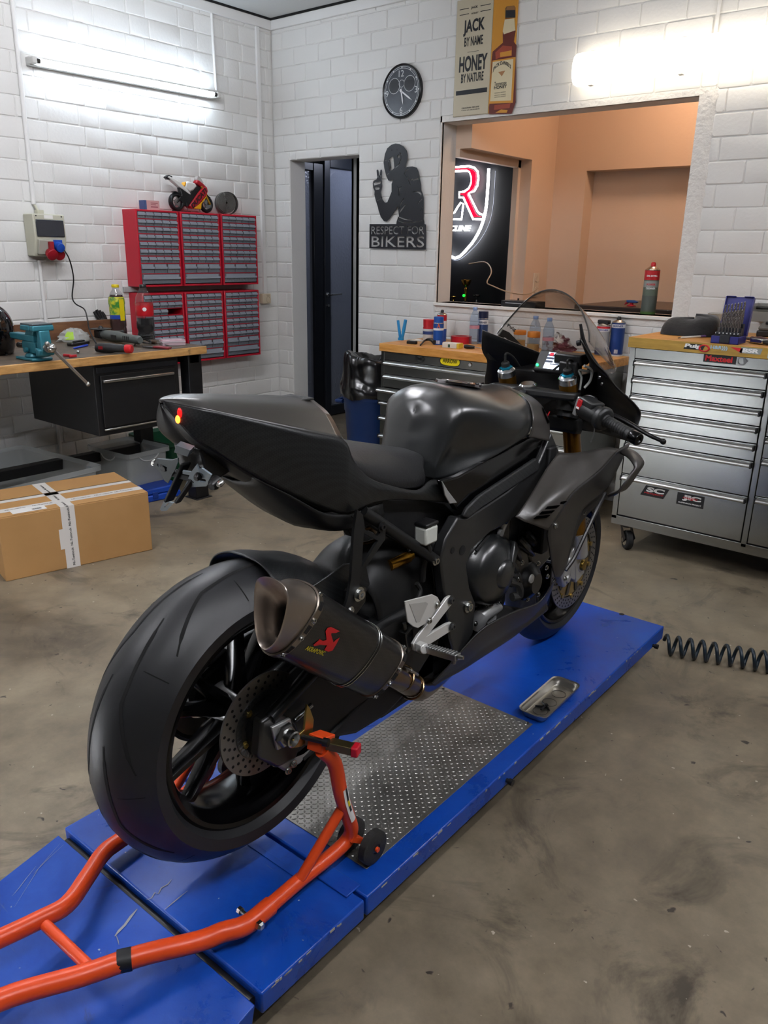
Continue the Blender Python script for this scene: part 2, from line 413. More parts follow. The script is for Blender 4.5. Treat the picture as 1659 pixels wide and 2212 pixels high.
# ---- brick walls as real brickwork
CO = .1142
def bricks(o, u, n, ulen, ztop, holes, flemish, seed, z0=0.):
    rnd = random.Random(seed); m = MB(); o, u, n = Vector(o), Vector(u), Vector(n); row = 0; z = z0
    J, D = .0045, .0065
    while z < ztop - .01:
        zt = min(z + CO, ztop)
        xs = [0.]; x = -rnd.random() * .03 - (.125 if row % 2 else 0) - (.07 if flemish and row % 2 else 0); k = row
        while x < ulen:
            wd = (.2525 if (k % 2 == 0) else .1365) if flemish else .25
            x += wd + rnd.uniform(-.006, .006); k += 1
            if .03 < x < ulen - .03: xs.append(x)
        xs.append(ulen)
        for x0, x1 in zip(xs, xs[1:]):
            seg = [(x0, x1, z, zt)]
            for (h0, h1, hz0, hz1) in holes:
                ns = []
                for (s0, s1, q0, q1) in seg:
                    if s1 <= h0 or s0 >= h1 or q1 <= hz0 or q0 >= hz1: ns.append((s0, s1, q0, q1)); continue
                    if s0 < h0: ns.append((s0, h0, q0, q1))
                    if s1 > h1: ns.append((h1, s1, q0, q1))
                    if q0 < hz0: ns.append((max(s0, h0), min(s1, h1), q0, hz0))
                    if q1 > hz1: ns.append((max(s0, h0), min(s1, h1), hz1, q1))
                seg = ns
            for (s0, s1, q0, q1) in seg:
                if s1 - s0 < .004 or q1 - q0 < .004: continue
                fd = rnd.uniform(-.0012, .0012); P = []
                for (ins, dp, ch) in ((0, -D, 0), (J * .55, -D * .75, .004), (J, -D * .2, .007), (J + .0028, fd, .009)):
                    a0, a1, b0, b1 = s0 + ins, s1 - ins, q0 + ins, q1 - ins
                    if a1 - a0 < .002: a0 = a1 = (a0 + a1) / 2
                    if b1 - b0 < .002: b0 = b1 = (b0 + b1) / 2
                    cc = min(ch, (a1 - a0) / 3, (b1 - b0) / 3)
                    for (aa, bb) in ((a0, b0 + cc), (a0 + cc, b0), (a1 - cc, b0), (a1, b0 + cc), (a1, b1 - cc), (a1 - cc, b1), (a0 + cc, b1), (a0, b1 - cc)):
                        jx = rnd.uniform(-.0012, .0012) if ins else 0; jz = rnd.uniform(-.0012, .0012) if ins else 0
                        P.append(o + u * (aa + jx) + Z * (bb + jz) + n * dp)
                F = []
                for r_ in range(3):
                    for i in range(8): F.append((r_ * 8 + i, r_ * 8 + (i + 1) % 8, r_ * 8 + 8 + (i + 1) % 8, r_ * 8 + 8 + i))
                F.append(tuple(range(24, 32)))
                m.add(P, F, flip=u.cross(Z).dot(n) < 0)
        z = zt; row += 1
    return m
# left wall: u along +y, faces +x
m = bricks((XA, 1.2, 0), (0, 1, 0), (1, 0, 0), YB - 1.2, ZC, [], True, 3)
m.box(XA - .01, XA - .0005, YF, 1.2, 0, ZC)
m.box(XA - .1, XA - .0066, YF - .1, YB + .17, 0, ZC); struct('wall_left', m, M_wall, smooth=20)
# back wall with a doorway and a hatch: u along +x from the corner, faces -y
DX0, DX1, DZ = -4.684, -3.987, 2.112
OX0, OX1, OZ0, OZ1 = -3.275, -1.637, 1.14, 2.262
TH = .165
holes = [(DX0 - XA, DX1 - XA, 0, DZ), (OX0 - XA - .012, OX1 - XA + .085, OZ0 - .06, OZ1 + .035)]
m = bricks((XA, YB, 0), (1, 0, 0), (0, -1, 0), .6 - XA, ZC, holes, False, 5)
m.box(.6, XR, YB + .0005, YB + .01, 0, ZC)
def slab(m, x0, x1, z0, z1): m.box(x0, x1, YB + .0066, YB + TH, z0, z1)
slab(m, XA - .1, DX0, 0, ZC); slab(m, DX0, DX1, DZ, ZC); slab(m, DX1, OX0, 0, ZC); slab(m, OX0, OX1, 0, OZ0); slab(m, OX0, OX1, OZ1, ZC); slab(m, OX1, XR + .1, 0, ZC)
struct('wall_back', m, M_wall, smooth=20)
# plaster lining of the hatch: rough band beside it, smooth sill and head
m = MB(); rows = []
rnd = random.Random(4)
for i in range(29):
    z = OZ0 - .055 + (OZ1 + .03 - OZ0 + .055) * i / 28; e = .07 + rnd.uniform(-.022, .03)
    rows.append([(OX1, YB + .02, z), (OX1, YB - .004, z), (OX1 + e * .5, YB - .006 - rnd.random() * .003, z), (OX1 + e, YB - .002, z), (OX1 + .1, YB + .008, z)])
m.grid(rows); m.box(OX0 - .012, OX1 + .08, YB - .002, YB + .02, OZ1, OZ1 + .036)
m.box(OX0 - .012, OX0, YB - .002, YB + .02, OZ0 - .06, OZ1 + .036); m.box(OX0 - .012, OX1 + .08, YB + .0, YB + .02, OZ0 - .06, OZ0 - .018)
struct('trim_1', m, M_plas, label='rough plaster round the hatch')
m = MB(); m.box(OX0 - .012, OX1 + .012, YB - .018, YB + TH + .02, OZ0 - .02, OZ0); struct('trim_2', m, mat('sill_white', '#e4e2dc', .4), label='white sill of the hatch', bevel=.003)
# cornice and dark ceiling joint
m = MB(); m.box(XA, XA + .022, YF, YB, 2.99, ZC - .012); m.box(XA + .022, XR, YB - .022, YB, 2.99, ZC - .012); struct('trim_3', m, M_trim, label='white cornice board', bevel=.004)
m = MB(); m.box(XA, XA + .03, YF, YB, ZC - .012, ZC); m.box(XA, XR, YB - .03, YB, ZC - .012, ZC); struct('trim_4', m, M_black, label='dark ceiling joint', smooth=0)
# far walls (seen only in reflections)
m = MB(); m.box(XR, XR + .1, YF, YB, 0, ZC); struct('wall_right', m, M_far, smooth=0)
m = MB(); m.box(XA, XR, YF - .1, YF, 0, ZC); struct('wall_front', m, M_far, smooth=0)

# ---- behind the doorway: a glazed partition with an open leaf, seen along its length
M_frm = mat('anthracite_frame', '#191c22', .35); M_frm2 = mat('anthracite_frame_light', '#252930', .35)
M_obs = mat('obscure_glass', '#7d8390', .3, spec=.9)
nt = M_obs.node_tree; tc = N(nt, 'ShaderNodeTexCoord'); vo = N(nt, 'ShaderNodeTexVoronoi', Scale=45.); nt.links.new(tc.outputs['Object'], vo.inputs['Vector'])
bp = N(nt, 'ShaderNodeBump', Strength=.7, Distance=.004); nt.links.new(vo.outputs['Distance'], bp.inputs['Height']); nt.links.new(bp.outputs['Normal'], nt.nodes['Principled BSDF'].inputs['Normal'])
PX = -4.99
def yy(px, py=500): return onx(px, py, PX).y
d = bpy.data.objects.new('door_1', None); COL.objects.link(d); d['kind'] = 'structure'; d['label'] = 'dark glazed door behind the doorway with chrome lever'
y0, y1, y2, y3 = yy(655), yy(679), yy(699), yy(712)
m = MB(); m.box(PX - .05, PX + .0, y1, y2, 0, 2.16); m.box(PX - .05, PX - .005, 4.76, y1, 2.10, 2.16); m.box(PX - .05, PX - .005, 4.76, y1, 0, .06); m.build('door_frame', M_frm, d, bevel=.004)
m = MB(); m.box(PX - .035, PX - .03, 4.76, y1, .06, 2.10); m.build('side_light', M_obs, d)
zb, zt = onx(712, 876, PX).z, onx(712, 362, PX).z
ye = y3 + .72
m = MB(); m.box(PX - .045, PX + .012, y2 + .004, y3, 0, zt + .1); m.box(PX - .045, PX + .012, y3, ye, 0.005, zb); m.box(PX - .045, PX + .012, y3, ye, zt, zt + .1); m.box(PX - .045, PX + .012, ye, ye + .08, 0, zt + .1)
m.build('door_leaf', M_frm2, d, bevel=.005)
m = MB(); m.box(PX - .02, PX - .012, y3, ye, zb, zt); m.build('door_glass', M_obs, d)
p = onx(707, 636, PX + .012)
m = MB(); m.lathe([(.0, .01), (.018, .01), (.02, 0)], p, (1, 0, 0)); m.cyl(p, p + X * .05, .009)
m.tube([p + X * .045, p + Vector((.05, .02, 0)), p + Vector((.05, .13, .002))], .009, sm=4)
q = onx(708, 660, PX + .012); m.cyl(q, q + X * .015, .012); m.build('door_handle', mat('satin_chrome', '#cfd0d2', .25, 1.), d)
m = MB(); m.box(-4.2, -4.06, YB + TH, 6.4, 0, 2.3); m.box(-5.25, -4.2, 6.4, 6.42, 0, 2.3); m.box(-5.25, -5.23, YB + TH, 6.4, 0, 2.3); m.box(-5.25, -4.2, YB + TH, 6.42, 2.3, 2.32)
struct('wall_passage', m, mat('passage_wall', '#8b8c8a', .7), smooth=0)

t = thing('room_lamp', 'cool ceiling lamp of the passage behind the doorway, out of sight', 'lamp', (-4.55, 5.6, 2.29))
m = MB(); m.lathe([(0, 0), (.1, 0), (.1, -.04), (0, -.05)]); m.build('globe', mat('cool_globe', '#ffffff', .4, emit='#dfe6ff', es=14), t, smooth=60)
# ---- room behind the hatch
BY = 5.9
XL = ony(1204, 300, BY).x
w0, w1 = onx(1157, 345, XL), onx(1117, 368, XL)       # outer reveal edge, inner frame edge
wz = onx(1000, 318, XL).z
wt = (w0.z + wz) / 2
ya = w0.y - .05
m = MB()
m.box(XL - .14, XL, ya, BY + .3, 0, 2.9); m.box(XL - .14, XL, YB + TH, ya, wt, 2.9)
m.box(XL - .14, XL, YB + TH, ya, 0, OZ0 - .06)
n0 = ony(1267, 369, BY); 
m.box(XL, n0.x, BY, BY + .14, 0, 2.9); m.box(n0.x, XR, BY, BY + .14, n0.z, 2.9); m.box(n0.x, XR, BY + .14, BY + .16, 0, n0.z + .05)
struct('wall_hatch_room', m, M_warm, smooth=0)
m = MB(); m.box(XL, XR, YB + TH, BY + .14, 2.93, 2.96); struct('ceiling_hatch_room', m, M_warm, smooth=0)
m = MB(); m.box(XL - 1.0, XL - .135, YB + TH, YB + TH + .02, 0, 2.9); m.box(XL - 1.0, XL - .1, 5.68, 5.72, 0, 2.6); m.box(-4.2, -4.18, YB + TH, 5.7, 0, 2.6); m.box(-4.2, XL - .13, YB + TH, 5.7, 2.45, 2.47)
struct('wall_sign_room', m, M_dark, smooth=0)
m = MB(); fz = wt - .05; m.box(XL - .135, XL - .09, ya - .035, ya, OZ0 - .06, wt); m.box(XL - .135, XL - .09, YB + TH, ya, fz, wt)
struct('window_1', m, mat('window_frame_cream', '#d9c6b4', .5), label='pale frame round the dark sign room')
# neon sign
SY = 5.64
def sg(px, py): return ony(px, py, SY)
t = thing('neon_sign', 'lit shield sign with white outline and red letter R seen through the hatch', 'sign', (sg(983, 480).x, SY, 0))
o = t.location
M_neon = mat('neon_white', '#ffffff', .4, emit='#ffffff', es=5); M_nred = mat('neon_red', '#e2062a', .4, emit='#ff0524', es=1.3)
def loc(pts): return [sg(*p) - o for p in pts]
def cz(pts): return [(940 + x / 6.146, 320 + y / 6.146) for x, y in pts]
half = loc(cz([(712, 270), (700, 500), (680, 760), (640, 960), (560, 1150), (440, 1320), (265, 1462)]))
full = half + [Vector((-p.x, p.y, p.z)) for p in half[-2::-1]]
top = full[0].z
q = MB(); q.tube(full, .011, 8, sm=3); q.build('shield_outline', M_neon, t)
outer = [p + Vector((.045 if i < 12 else 0, .0, 0)) for i, p in enumerate(full)]
q = MB(); q.tube([Vector((p.x * 1.2 + .004, 0, p.z - .02)) for p in full], .0025, 6, sm=3); q.build('shield_edge', mat('edge_grey', '#7d8496', .3, .6), t)
R_out = [(240, 255), (450, 240), (520, 260), (565, 310), (575, 400), (560, 500), (520, 570), (445, 605), (560, 840), (590, 870), (635, 885), (635, 945), (505, 945), (375, 655), (320, 655), (320, 585), (390, 575), (450, 530), (485, 450), (480, 370), (455, 310), (420, 300), (240, 310)]
R_in = [(250, 280), (440, 268), (510, 290), (550, 330), (550, 430), (535, 510), (500, 560), (440, 598), (425, 605), (540, 860), (570, 900), (620, 912), (515, 915), (385, 625), (335, 617), (335, 608), (400, 600), (460, 550), (495, 470), (495, 380), (470, 310), (430, 287), (250, 290)]
q = MB(); q.tube(loc(cz(R_out)), .0075, 8, closed=True); q.build('letter_outline', M_neon, t)
pl = [(p.x, p.z) for p in loc(cz(R_in))]
q = MB(); q.put(plate([pl], .01), (0, -.002, 0), X, Z); q.build('letter', M_nred, t)
Lp = [(60, 255), (110, 255), (110, 900), (200, 890), (260, 850), (300, 780), (340, 725), (375, 740), (350, 945), (60, 945)]
q = MB(); q.tube(loc(cz(Lp)), .0075, 8, closed=True); q.build('letter_outline', M_neon, t)
c_ = loc(cz([(365, 1065)]))[0]
q = MB(); q.text('CLINE', c_ + Vector((-.02, -.004, 0)), X, Z, .042, .2, .012, .02, shear=.3); q.build('lettering', M_neon, t)
for s in (-.25, .05): 
    q = MB(); q.cyl((s, 0, top - .3), (s, .05, top - .3), .008); q.build('spacer', mat('edge_grey'), t)
# trophies on a dark shelf inside the sign room
m = MB(); sz = sg(1000, 655).z; m.box(-4.1, XL - .16, 5.5, 5.68, sz - .03, sz); tag(m.build('shelf', mat('shelf_dark', '#0d0f14', .5)), 'dark shelf under the neon sign holding trophies', 'shelf')
def trophy(px, h, r, c, label, green=False):
    p = ony(px, 652, 5.58); t = thing('trophy_cup', label, 'trophy', (p.x, 5.58, sz))
    M_ = mat('trophy_' + c, {'gold': '#a98b4a', 'steel': '#8b8f96'}[c], .25, 1.)
    q = MB(); q.lathe([(0, .72 * h), (r * .35, .73 * h), (r * .75, .82 * h), (r, .97 * h), (r, h), (r * .9, h), (r * .6, .85 * h), (0, .78 * h)]); q.build('cup', M_, t)
    q = MB(); q.lathe([(r * .22, .1 * h), (r * .3, .3 * h), (r * .2, .5 * h), (r * .35, .62 * h), (r * .12, .72 * h)]); q.build('stem', M_, t)
    q = MB(); q.lathe([(0, 0), (r * .6, 0), (r * .6, .08 * h), (r * .3, .12 * h), (0, .12 * h)]); q.build('foot', mat('shelf_dark'), t)
    if green:
        q = MB(); q.sphere((0, -.025, .35 * h), .012, 8, 6); q.build('badge', mat('led_green_badge', '#1fae3a', .4, emit='#1ee045', es=.6), t)
trophy(1005, .19, .042, 'gold', 'tall gold trophy cup with green badge under the neon sign', True)
trophy(979, .055, .03, 'gold', 'small gold bowl trophy beside the hatch edge')
trophy(1029, .075, .03, 'steel', 'small silver trophy cup right of the tall gold one')
# cable to a wall socket in the back room
pts = [(1013, 570), (1045, 566), (1058, 575), (1061, 590), (1052, 610), (1065, 618), (1095, 630), (1130, 636), (1150, 632), (1162, 622)]
ys = [5.45, 5.4, 5.3, 5.2, 5.12, 5.1, 5.1, 5.3, 5.5, 5.62]
m = MB(); m.tube([ony(p[0], p[1], y) for p, y in zip(pts, ys)], .0045, 8, sm=5); tag(m.build('cable', mat('cable_beige', '#b49f86', .5)), 'beige cable hanging from the sign to the socket', 'cable')
p = onx(1156, 610, XL)
t = thing('wall_socket', 'pale double socket on tan wall of the back room', 'socket', p)
m = MB(); m.box(0, .012, -.04, .04, -.11, .07); m.build('plate', mat('socket_cream', '#d8c8b2', .4), t, bevel=.003)
for z in (-.06, .03):
    m = MB(); m.lathe([(.028, .014), (.026, .018), (.02, .016), (.0, .016)], (0, 0, z), (1, 0, 0)); m.build('outlet', mat('socket_cream'), t)
# dark worktop behind the hatch
m = MB(); m.box(-2.45, -1.2, 5.0, BY - .02, OZ0 - .03, OZ0 + .012); m.box(-2.4, -1.25, 5.05, BY - .05, 0, OZ0 - .03); tag(m.build('counter', mat('counter_dark', '#2b211c', .3), bevel=.005), 'dark counter top in the room behind the hatch', 'counter')
# ================================================================== FURNITURE
M_blk = mat('black_powder_coat', '#0f1012', .45)
M_blk2 = mat('black_plastic', '#121214', .4)
M_steel = mat('brushed_steel', '#979996', .27, 1.)
M_alu = mat('aluminium_rail', '#c9cac8', .28, 1.)
M_chr = mat('polished_chrome', '#d4d5d6', .12, 1.)
M_bolt = mat('zinc_bolt', '#b9bab8', .25, 1.)
M_rub = mat('black_rubber', '#141414', .7)
def wood(name, a, b, c, sc=(2, 14, 2), rough=.5, stain=None):
    m = mat(name, a, rough); nt = m.node_tree; tc = N(nt, 'ShaderNodeTexCoord'); mp = N(nt, 'ShaderNodeMapping'); mp.inputs['Scale'].default_value = sc
    nt.links.new(tc.outputs['Object'], mp.inputs['Vector'])
    n = N(nt, 'ShaderNodeTexNoise', Scale=4., Detail=8., Roughness=.65); nt.links.new(mp.outputs['Vector'], n.inputs['Vector'])
    r = ramp(nt, n.outputs['Fac'], [(.3, a), (.5, b), (.7, c)]); out = r.outputs['Color']
    if stain:
        n2 = noise(nt, tc, stain[1], 8, .7, .6); r2 = ramp(nt, n2.outputs['Fac'], [(stain[2], 0.), (stain[2] + .14, 1.)])
        out = mixc(nt, r2.outputs['Color'], out, stain[0])
    nt.links.new(out, nt.nodes['Principled BSDF'].inputs['Base Color']); return m
M_beech = wood('beech_edge', '#8a6437', '#b98d55', '#cfa66c', (10, 1.5, 10), .45, ('#3a2a1a', 6, .6))
M_btop = wood('dirty_bench_top', '#3d352d', '#54483b', '#6b5a47', (6, 1.5, 6), .5, ('#2c2723', 4, .5))
M_chw = wood('chest_worktop', '#a9702d', '#c98d45', '#dba45d', (1.5, 12, 12), .42, ('#8a5a26', 9, .66))
M_chf = wood('chest_worktop_edge', '#8d6f2a', '#a88433', '#b8943f', (1.5, 12, 12), .4, ('#7a6026', 12, .66))

# ---- workbench along the left wall
BX0, BX1, BY0, BY1, BZ = -4.62, -3.755, 1.3, 2.965, .926
t = thing('workbench', 'workbench with worn beech top and black steel legs along left wall', 'workbench', (-4.1, 2.1, 0)); o = Vector(t.location)
def lb(m, x0, x1, y0, y1, z0, z1): return m.box(x0 - o.x, x1 - o.x, y0 - o.y, y1 - o.y, z0, z1)
m = MB(); lb(m, BX0, BX1, BY0, BY1, BZ - .045, BZ - .001); m.build('bench_slab', M_beech, t, bevel=.004)
m = MB(); lb(m, BX0 + .002, BX1 - .004, BY0 + .002, BY1 - .004, BZ - .001, BZ); m.build('work_surface', M_btop, t, smooth=0)
m = MB(); lb(m, BX0 - .02, BX0, BY0, BY1 - .02, BZ - .04, BZ + .10); m.build('back_board', wood('dark_backboard', '#4a2f1d', '#65432b', '#7a5638', (8, 1.5, 8), .6), t, bevel=.002)
for (x, y) in ((-3.84, 2.908), (-4.38, 2.908), (-3.84, 1.60), (-4.38, 1.60)):
    m = MB(); lb(m, x - .04, x + .04, y - .048, y + .048, .006, BZ - .045); lb(m, x - .06, x + .06, y - .06, y + .06, 0, .006); m.build('leg', M_blk, t, bevel=.003)
m = MB(); lb(m, -4.42, -3.80, 2.87, 2.94, BZ - .1, BZ - .045); m.build('cross_bar', M_blk, t, bevel=.003)
m = MB(); lb(m, -4.41, -4.35, 1.64, 2.86, .2, .26); m.build('stretcher', M_blk, t, bevel=.003)
# drawer unit hung under the top
t = thing('drawer_unit', 'black steel drawer box hanging under the workbench top', 'drawer unit', (-4.15, 2.52, .494))
m = MB(); m.box(-.35, .345, -.265, .272, 0, .385); m.build('body', M_blk, t, bevel=.004)
m = MB(); m.box(.345, .352, -.25, .255, .335, .365); m.build('fascia', mat('dark_fascia', '#191b1f', .35), t, bevel=.002)
m = MB(); m.box(.345, .358, -.235, .235, .045, .325); dr = m.build('drawer', M_blk, t, bevel=.004)
m = MB(); m.box(.356, .372, -.225, .225, .285, .301); m.build('handle', M_alu, dr, bevel=.004)
m = MB(); m.box(.347, .356, -.235, .235, .026, .036); m.build('lower_rail', M_alu, t, bevel=.003)

# ---- red small-parts cabinets: 39 clear drawers each
M_red = mat('red_steel', '#b3122a', .42)
M_clr = mat('clear_drawer', '#7f858e', .3, alpha=.5, spec=.6)
M_lip = mat('clear_drawer_lip', '#9ba1ab', .3, alpha=.8)
M_fill = mat('small_parts_metal', '#77787a', .35, .7, var=('#2c2d30', 120, .12))
M_fill2 = mat('small_parts_brass', '#a08a5e', .4, .4, var=('#e6e2d8', 150, .1))
CW, CH, CDp = .336, .487, .15
def drawer_mesh(wd, ht, kind):
    m = MB(); w2, h2 = wd / 2, ht / 2
    m.m(M_clr); m.box(.0, .002, -w2, w2, -h2, h2)
    m.box(-.11, 0, -w2, -w2 + .0015, -h2, h2 * .6); m.box(-.11, 0, w2 - .0015, w2, -h2, h2 * .6); m.box(-.11, 0, -w2, w2, -h2, -h2 + .0015)
    m.m(M_lip); m.box(.002, .012, -w2 + .002, w2 - .002, -.0015, h2 * .55 if ht < .05 else .012); m.box(.002, .0035, -w2 * .92, w2 * .92, h2 * .1, h2 * .9)
    m.m(M_fill if kind == 0 else M_fill2)
    f = (.35, .0, .55)[kind]
    if f: m.box(-.1, -.003, -w2 + .003, w2 - .003, -h2 + .002, -h2 + ht * f)
    return m
def part_cabinet(y, z, label):
    t = thing('parts_cabinet', label, 'drawer cabinet', (XA + .002, y, z), group='red parts cabinets on the left wall')
    m = MB(); e = .012
    m.box(0, CDp, 0, e, 0, CH); m.box(0, CDp, CW - e, CW, 0, CH); m.box(0, CDp, e, CW - e, 0, e); m.box(0, CDp, e, CW - e, CH - e, CH); m.box(0, .01, e, CW - e, e, CH - e)
    zz = CH - e - .002; hs = [.0465] * 7 + [.0665, .068]; dz = []
    for i, h in enumerate(hs):
        dz.append((zz - h + .006, zz)); zz -= h
        if i < 8: m.box(.01, CDp - .004, e, CW - e, zz, zz + .006)
    m.build('body', M_red, t, bevel=.0015, seg=1)
    return t, dz
protos = None
rnd = random.Random(11)
names = {(0, 0): 'red parts cabinet of clear drawers, upper row, beneath the toy motorcycle box', }
labs = ['red cabinet of clear drawers, upper row, first from the left', 'red cabinet of clear drawers, upper row, middle one under the toy motorcycle', 'red cabinet of clear drawers, upper row, nearest the room corner',
        'red cabinet of clear drawers, lower row, behind the cola bottle', 'red cabinet of clear drawers, lower row, middle one behind the pink box', 'red cabinet of clear drawers, lower row, above the wall socket height near corner']
labs[5] = 'red cabinet of clear drawers, lower row, nearest the room corner'
dm = {}
for (nm, wd, ht) in (('s', .0580, .0405), ('m', .0990, .0605), ('l', .304, .062)):
    for k in range(3):
        ob = drawer_mesh(wd, ht, k).build('drawer', None, None, smooth=0); dm[nm, k] = ob.data; bpy.data.objects.remove(ob)
k = 0
for z in (1.215, .686):
    for y in (3.193, 3.544, 3.895):
        t, dz = part_cabinet(y, z, labs[k]); 
        for i, (z0, z1) in enumerate(dz):
            n, nm = (5, 's') if i < 7 else (3, 'm') if i == 7 else (1, 'l')
            for j in range(n):
                if k == 3 and i == 2 and j in (3, 4): continue          # a missing pair of drawers
                o_ = bpy.data.objects.new('drawer', dm[nm, rnd.choice((0, 0, 1, 2, 1))]); COL.objects.link(o_); o_.parent = t
                o_.location = (CDp - .006 + rnd.uniform(0, .003), .012 + (CW - .024) * (j + .5) / n, (z0 + z1) / 2)
        k += 1
# rail between the rows
m = MB(); m.box(XA, XA + .02, 3.15, 4.24, 1.178, 1.212); tag(m.build('hanging_rail', mat('rail_grey', '#a7a8a6', .5), bevel=.002), 'grey hanging rail between the two rows of red cabinets', 'rail')

# ---- power box with sockets on the left wall
M_box = mat('grey_box_plastic', '#b9b8a6', .5)
t = thing('socket_box', 'grey power socket box with dark window on the left wall', 'power box', (XA, 2.515, 1.405))
m = MB(); m.prism([(0, 0, 0), (0, 0, .24), (.115, 0, .24), (.115, 0, .1), (.085, 0, .0)], (0, .2, 0)); m.build('housing', M_box, t, bevel=.006)
m = MB(); m.box(.115, .124, .012, .188, .112, .208); m.build('window_lid', mat('smoked_lid', '#23262e', .12, spec=.8), t, bevel=.004)
m = MB(); m.box(.1155, .1165, .07, .125, .214, .234); m.build('sticker', mat('paper_white', '#e4e3df', .6), t)
for yv in (.02, .18):
    m = MB(); m.cyl((.115, yv, .228), (.1165, yv, .228), .004); m.build('screw', M_black, t)
sl = Vector((.285, 0, -.958))                                          # direction down the sloped lower face
M_rs = mat('socket_red', '#8e1220', .4); M_bs = mat('socket_blue', '#1747a4', .4)
m = MB(); m.obox((.108, .06, .055), (.012, 0, -.003), (0, .045, 0), (.012, 0, .042)); m.build('socket_cover', mat('cover_grey', '#a7a69a', .5), t, bevel=.004)
m = MB(); m.lathe([(.03, 0), (.034, .02), (.034, .035), (.02, .04), (0, .04)], (.115, .083, .022), (.9, 0, -.44)); m.box(.125, .15, .07, .096, .04, .085); m.build('red_socket', M_rs, t, bevel=.002)
m = MB(); m.lathe([(.028, 0), (.031, .018), (.031, .03), (0, .034)], (.095, .145, .018), (.9, 0, -.44)); m.build('red_socket', M_rs, t)
m = MB(); m.box(.1, .125, .105, .165, .04, .095); m.lathe([(.027, .0), (.029, .02), (.026, .04), (0, .044)], (.118, .135, .06), (.92, 0, -.3)); m.build('blue_socket', M_bs, t, bevel=.002)
# wall conduits
def conduit(name, pts, r, label):
    m = MB(); m.tube(pts, r, 10); tag(m.build(name, M_trim), label, 'conduit')
conduit('cable_conduit', [(XA + .013, 2.6, ZC - .08), (XA + .013, 2.585, 1.70)], .013, 'white cable pipe running down to the grey socket box')
m = MB(); m.tube([(XA + .013, 2.585, 1.70), (XA + .02, 2.59, 1.69), (XA + .035, 2.6, 1.65)], .008, 8); m.box(XA + .02, XA + .055, 2.58, 2.62, 1.645, 1.668); tag(m.build('cable_gland', M_box), 'grey cable gland on top of the socket box', 'cable gland')
conduit('cable_conduit', [(XA + .011, 2.58, 1.38), (XA + .011, 2.575, .05)], .011, 'white cable pipe below the grey socket box')
conduit('cable_conduit', [(XA + .009, 4.012, 2.99), (XA + .009, 4.022, 2.52)], .009, 'white cable pipe running down to the tube lamp')
m = MB(); m.box(XA, XA + .02, 4.408, 4.438, 1.13, 2.99); tag(m.build('cable_trunking', M_trim, bevel=.002), 'white cable trunking beside the room corner', 'cable trunking')
t = thing('wall_socket', 'small cream socket at the end of the trunking right of the red cabinets', 'socket', (XA, 4.37, 1.06))
m = MB(); m.box(0, .045, 0, .085, 0, .075); m.build('housing', mat('socket_ivory', '#cdbfa6', .45), t, bevel=.004)
m = MB(); m.lathe([(.024, .002), (.022, .004), (.018, -.004), (0, -.006)], (.046, .055, .03), (1, 0, 0)); m.build('outlet', mat('socket_ivory2', '#b9ab92', .4), t)
m = MB(); m.box(.045, .048, .04, .07, .056, .07); m.build('rocker', mat('socket_ivory2'), t, bevel=.001)

# ---- steel tool chests
M_dsteel = mat('dark_steel_gap', '#17181a', .5, .6)
def chest_drawer(t, x0, x1, z0, z1, yf, cap=True):
    m = MB(); m.box(x0, x1, yf, yf + .018, z0, z1); d = m.build('drawer', M_steel, t, bevel=.0015)
    m = MB(); P = [(x0 + .006, yf - .003 + a, z1 - .006 + b) for a, b in ((0, 0), (-.012, -.001), (-.024, -.006), (-.026, -.014), (-.02, -.02), (0, -.021))]
    m.prism(P, (x1 - x0 - .012, 0, 0)); m.build('handle', M_alu, d, smooth=60)
    if cap:
        for xx in (x0 + .001, x1 - .009):
            m = MB(); m.box(xx, xx + .008, yf - .029, yf, z1 - .029, z1 - .004); m.build('end_cap', M_blk2, d, bevel=.002)
    return d
def caster(t, x, y, h, rz=0.):
    m = MB(); m.box(x - .035, x + .035, y - .04, y + .04, h - .008, h); m.cyl((x, y, h - .02), (x, y, h - .008), .028); s = math.sin(rz); c = math.cos(rz)
    w = Vector((x + .03 * s, y + .03 * c, .05))
    ax = Vector((c, -s, 0))
    for k in (-1, 1):
        q = w + ax * .024 * k
        m.prism([q + Vector((-.02 * s, -.02 * c, h - .075)), q + Vector((.035 * s, .035 * c, .02)), q + Vector((0, 0, -.018)), q + Vector((-.05 * s, -.05 * c, h - .07))], ax * .003 * k)
    a = m.build('caster', mat('caster_fork', '#2b2c2e', .4, .5), t)
    m = MB(); m.lathe([(.015, -.017), (.045, -.017), (.05, -.012), (.05, .012), (.045, .017), (.015, .017)], w, ax); m.build('wheel', M_rub, a)
    m = MB(); m.lathe([(0, -.028), (.012, -.028), (.012, -.022), (.03, -.0175), (.03, .0175), (.012, .022), (.012, .028), (0, .028)], w, ax); m.build('hub', M_bolt, a)
# right chest: two bays of drawers
RX0, RX1, RY0, RY1, RB = -1.545, -.17, 3.79, 4.5, .135
t = thing('tool_chest', 'large steel roller tool chest with wooden top and seven drawers beside motorcycle front', 'tool chest', (0, 0, 0))
t.location = (-.86, 4.14, 0); o = Vector(t.location)
def lb(m, x0, x1, y0, y1, z0, z1): return m.box(x0 - o.x, x1 - o.x, y0 - o.y, y1 - o.y, z0, z1)
m = MB(); lb(m, RX0 + .02, RX1 - .01, RY0 + .02, RY1 - .02, RB + .03, 1.043); m.build('body', M_steel, t, bevel=.002)
m = MB()
for (a, b) in ((RX0 + .006, RX0 + .034), (-.893, -.868), (RX1 - .03, RX1)): lb(m, a, b, RY0 - .004, RY0 + .03, RB + .03, 1.043)
lb(m, RX0 + .006, RX1, RY0 - .004, RY0 + .03, RB, RB + .048); m.build('front_frame', M_steel, t, bevel=.002)
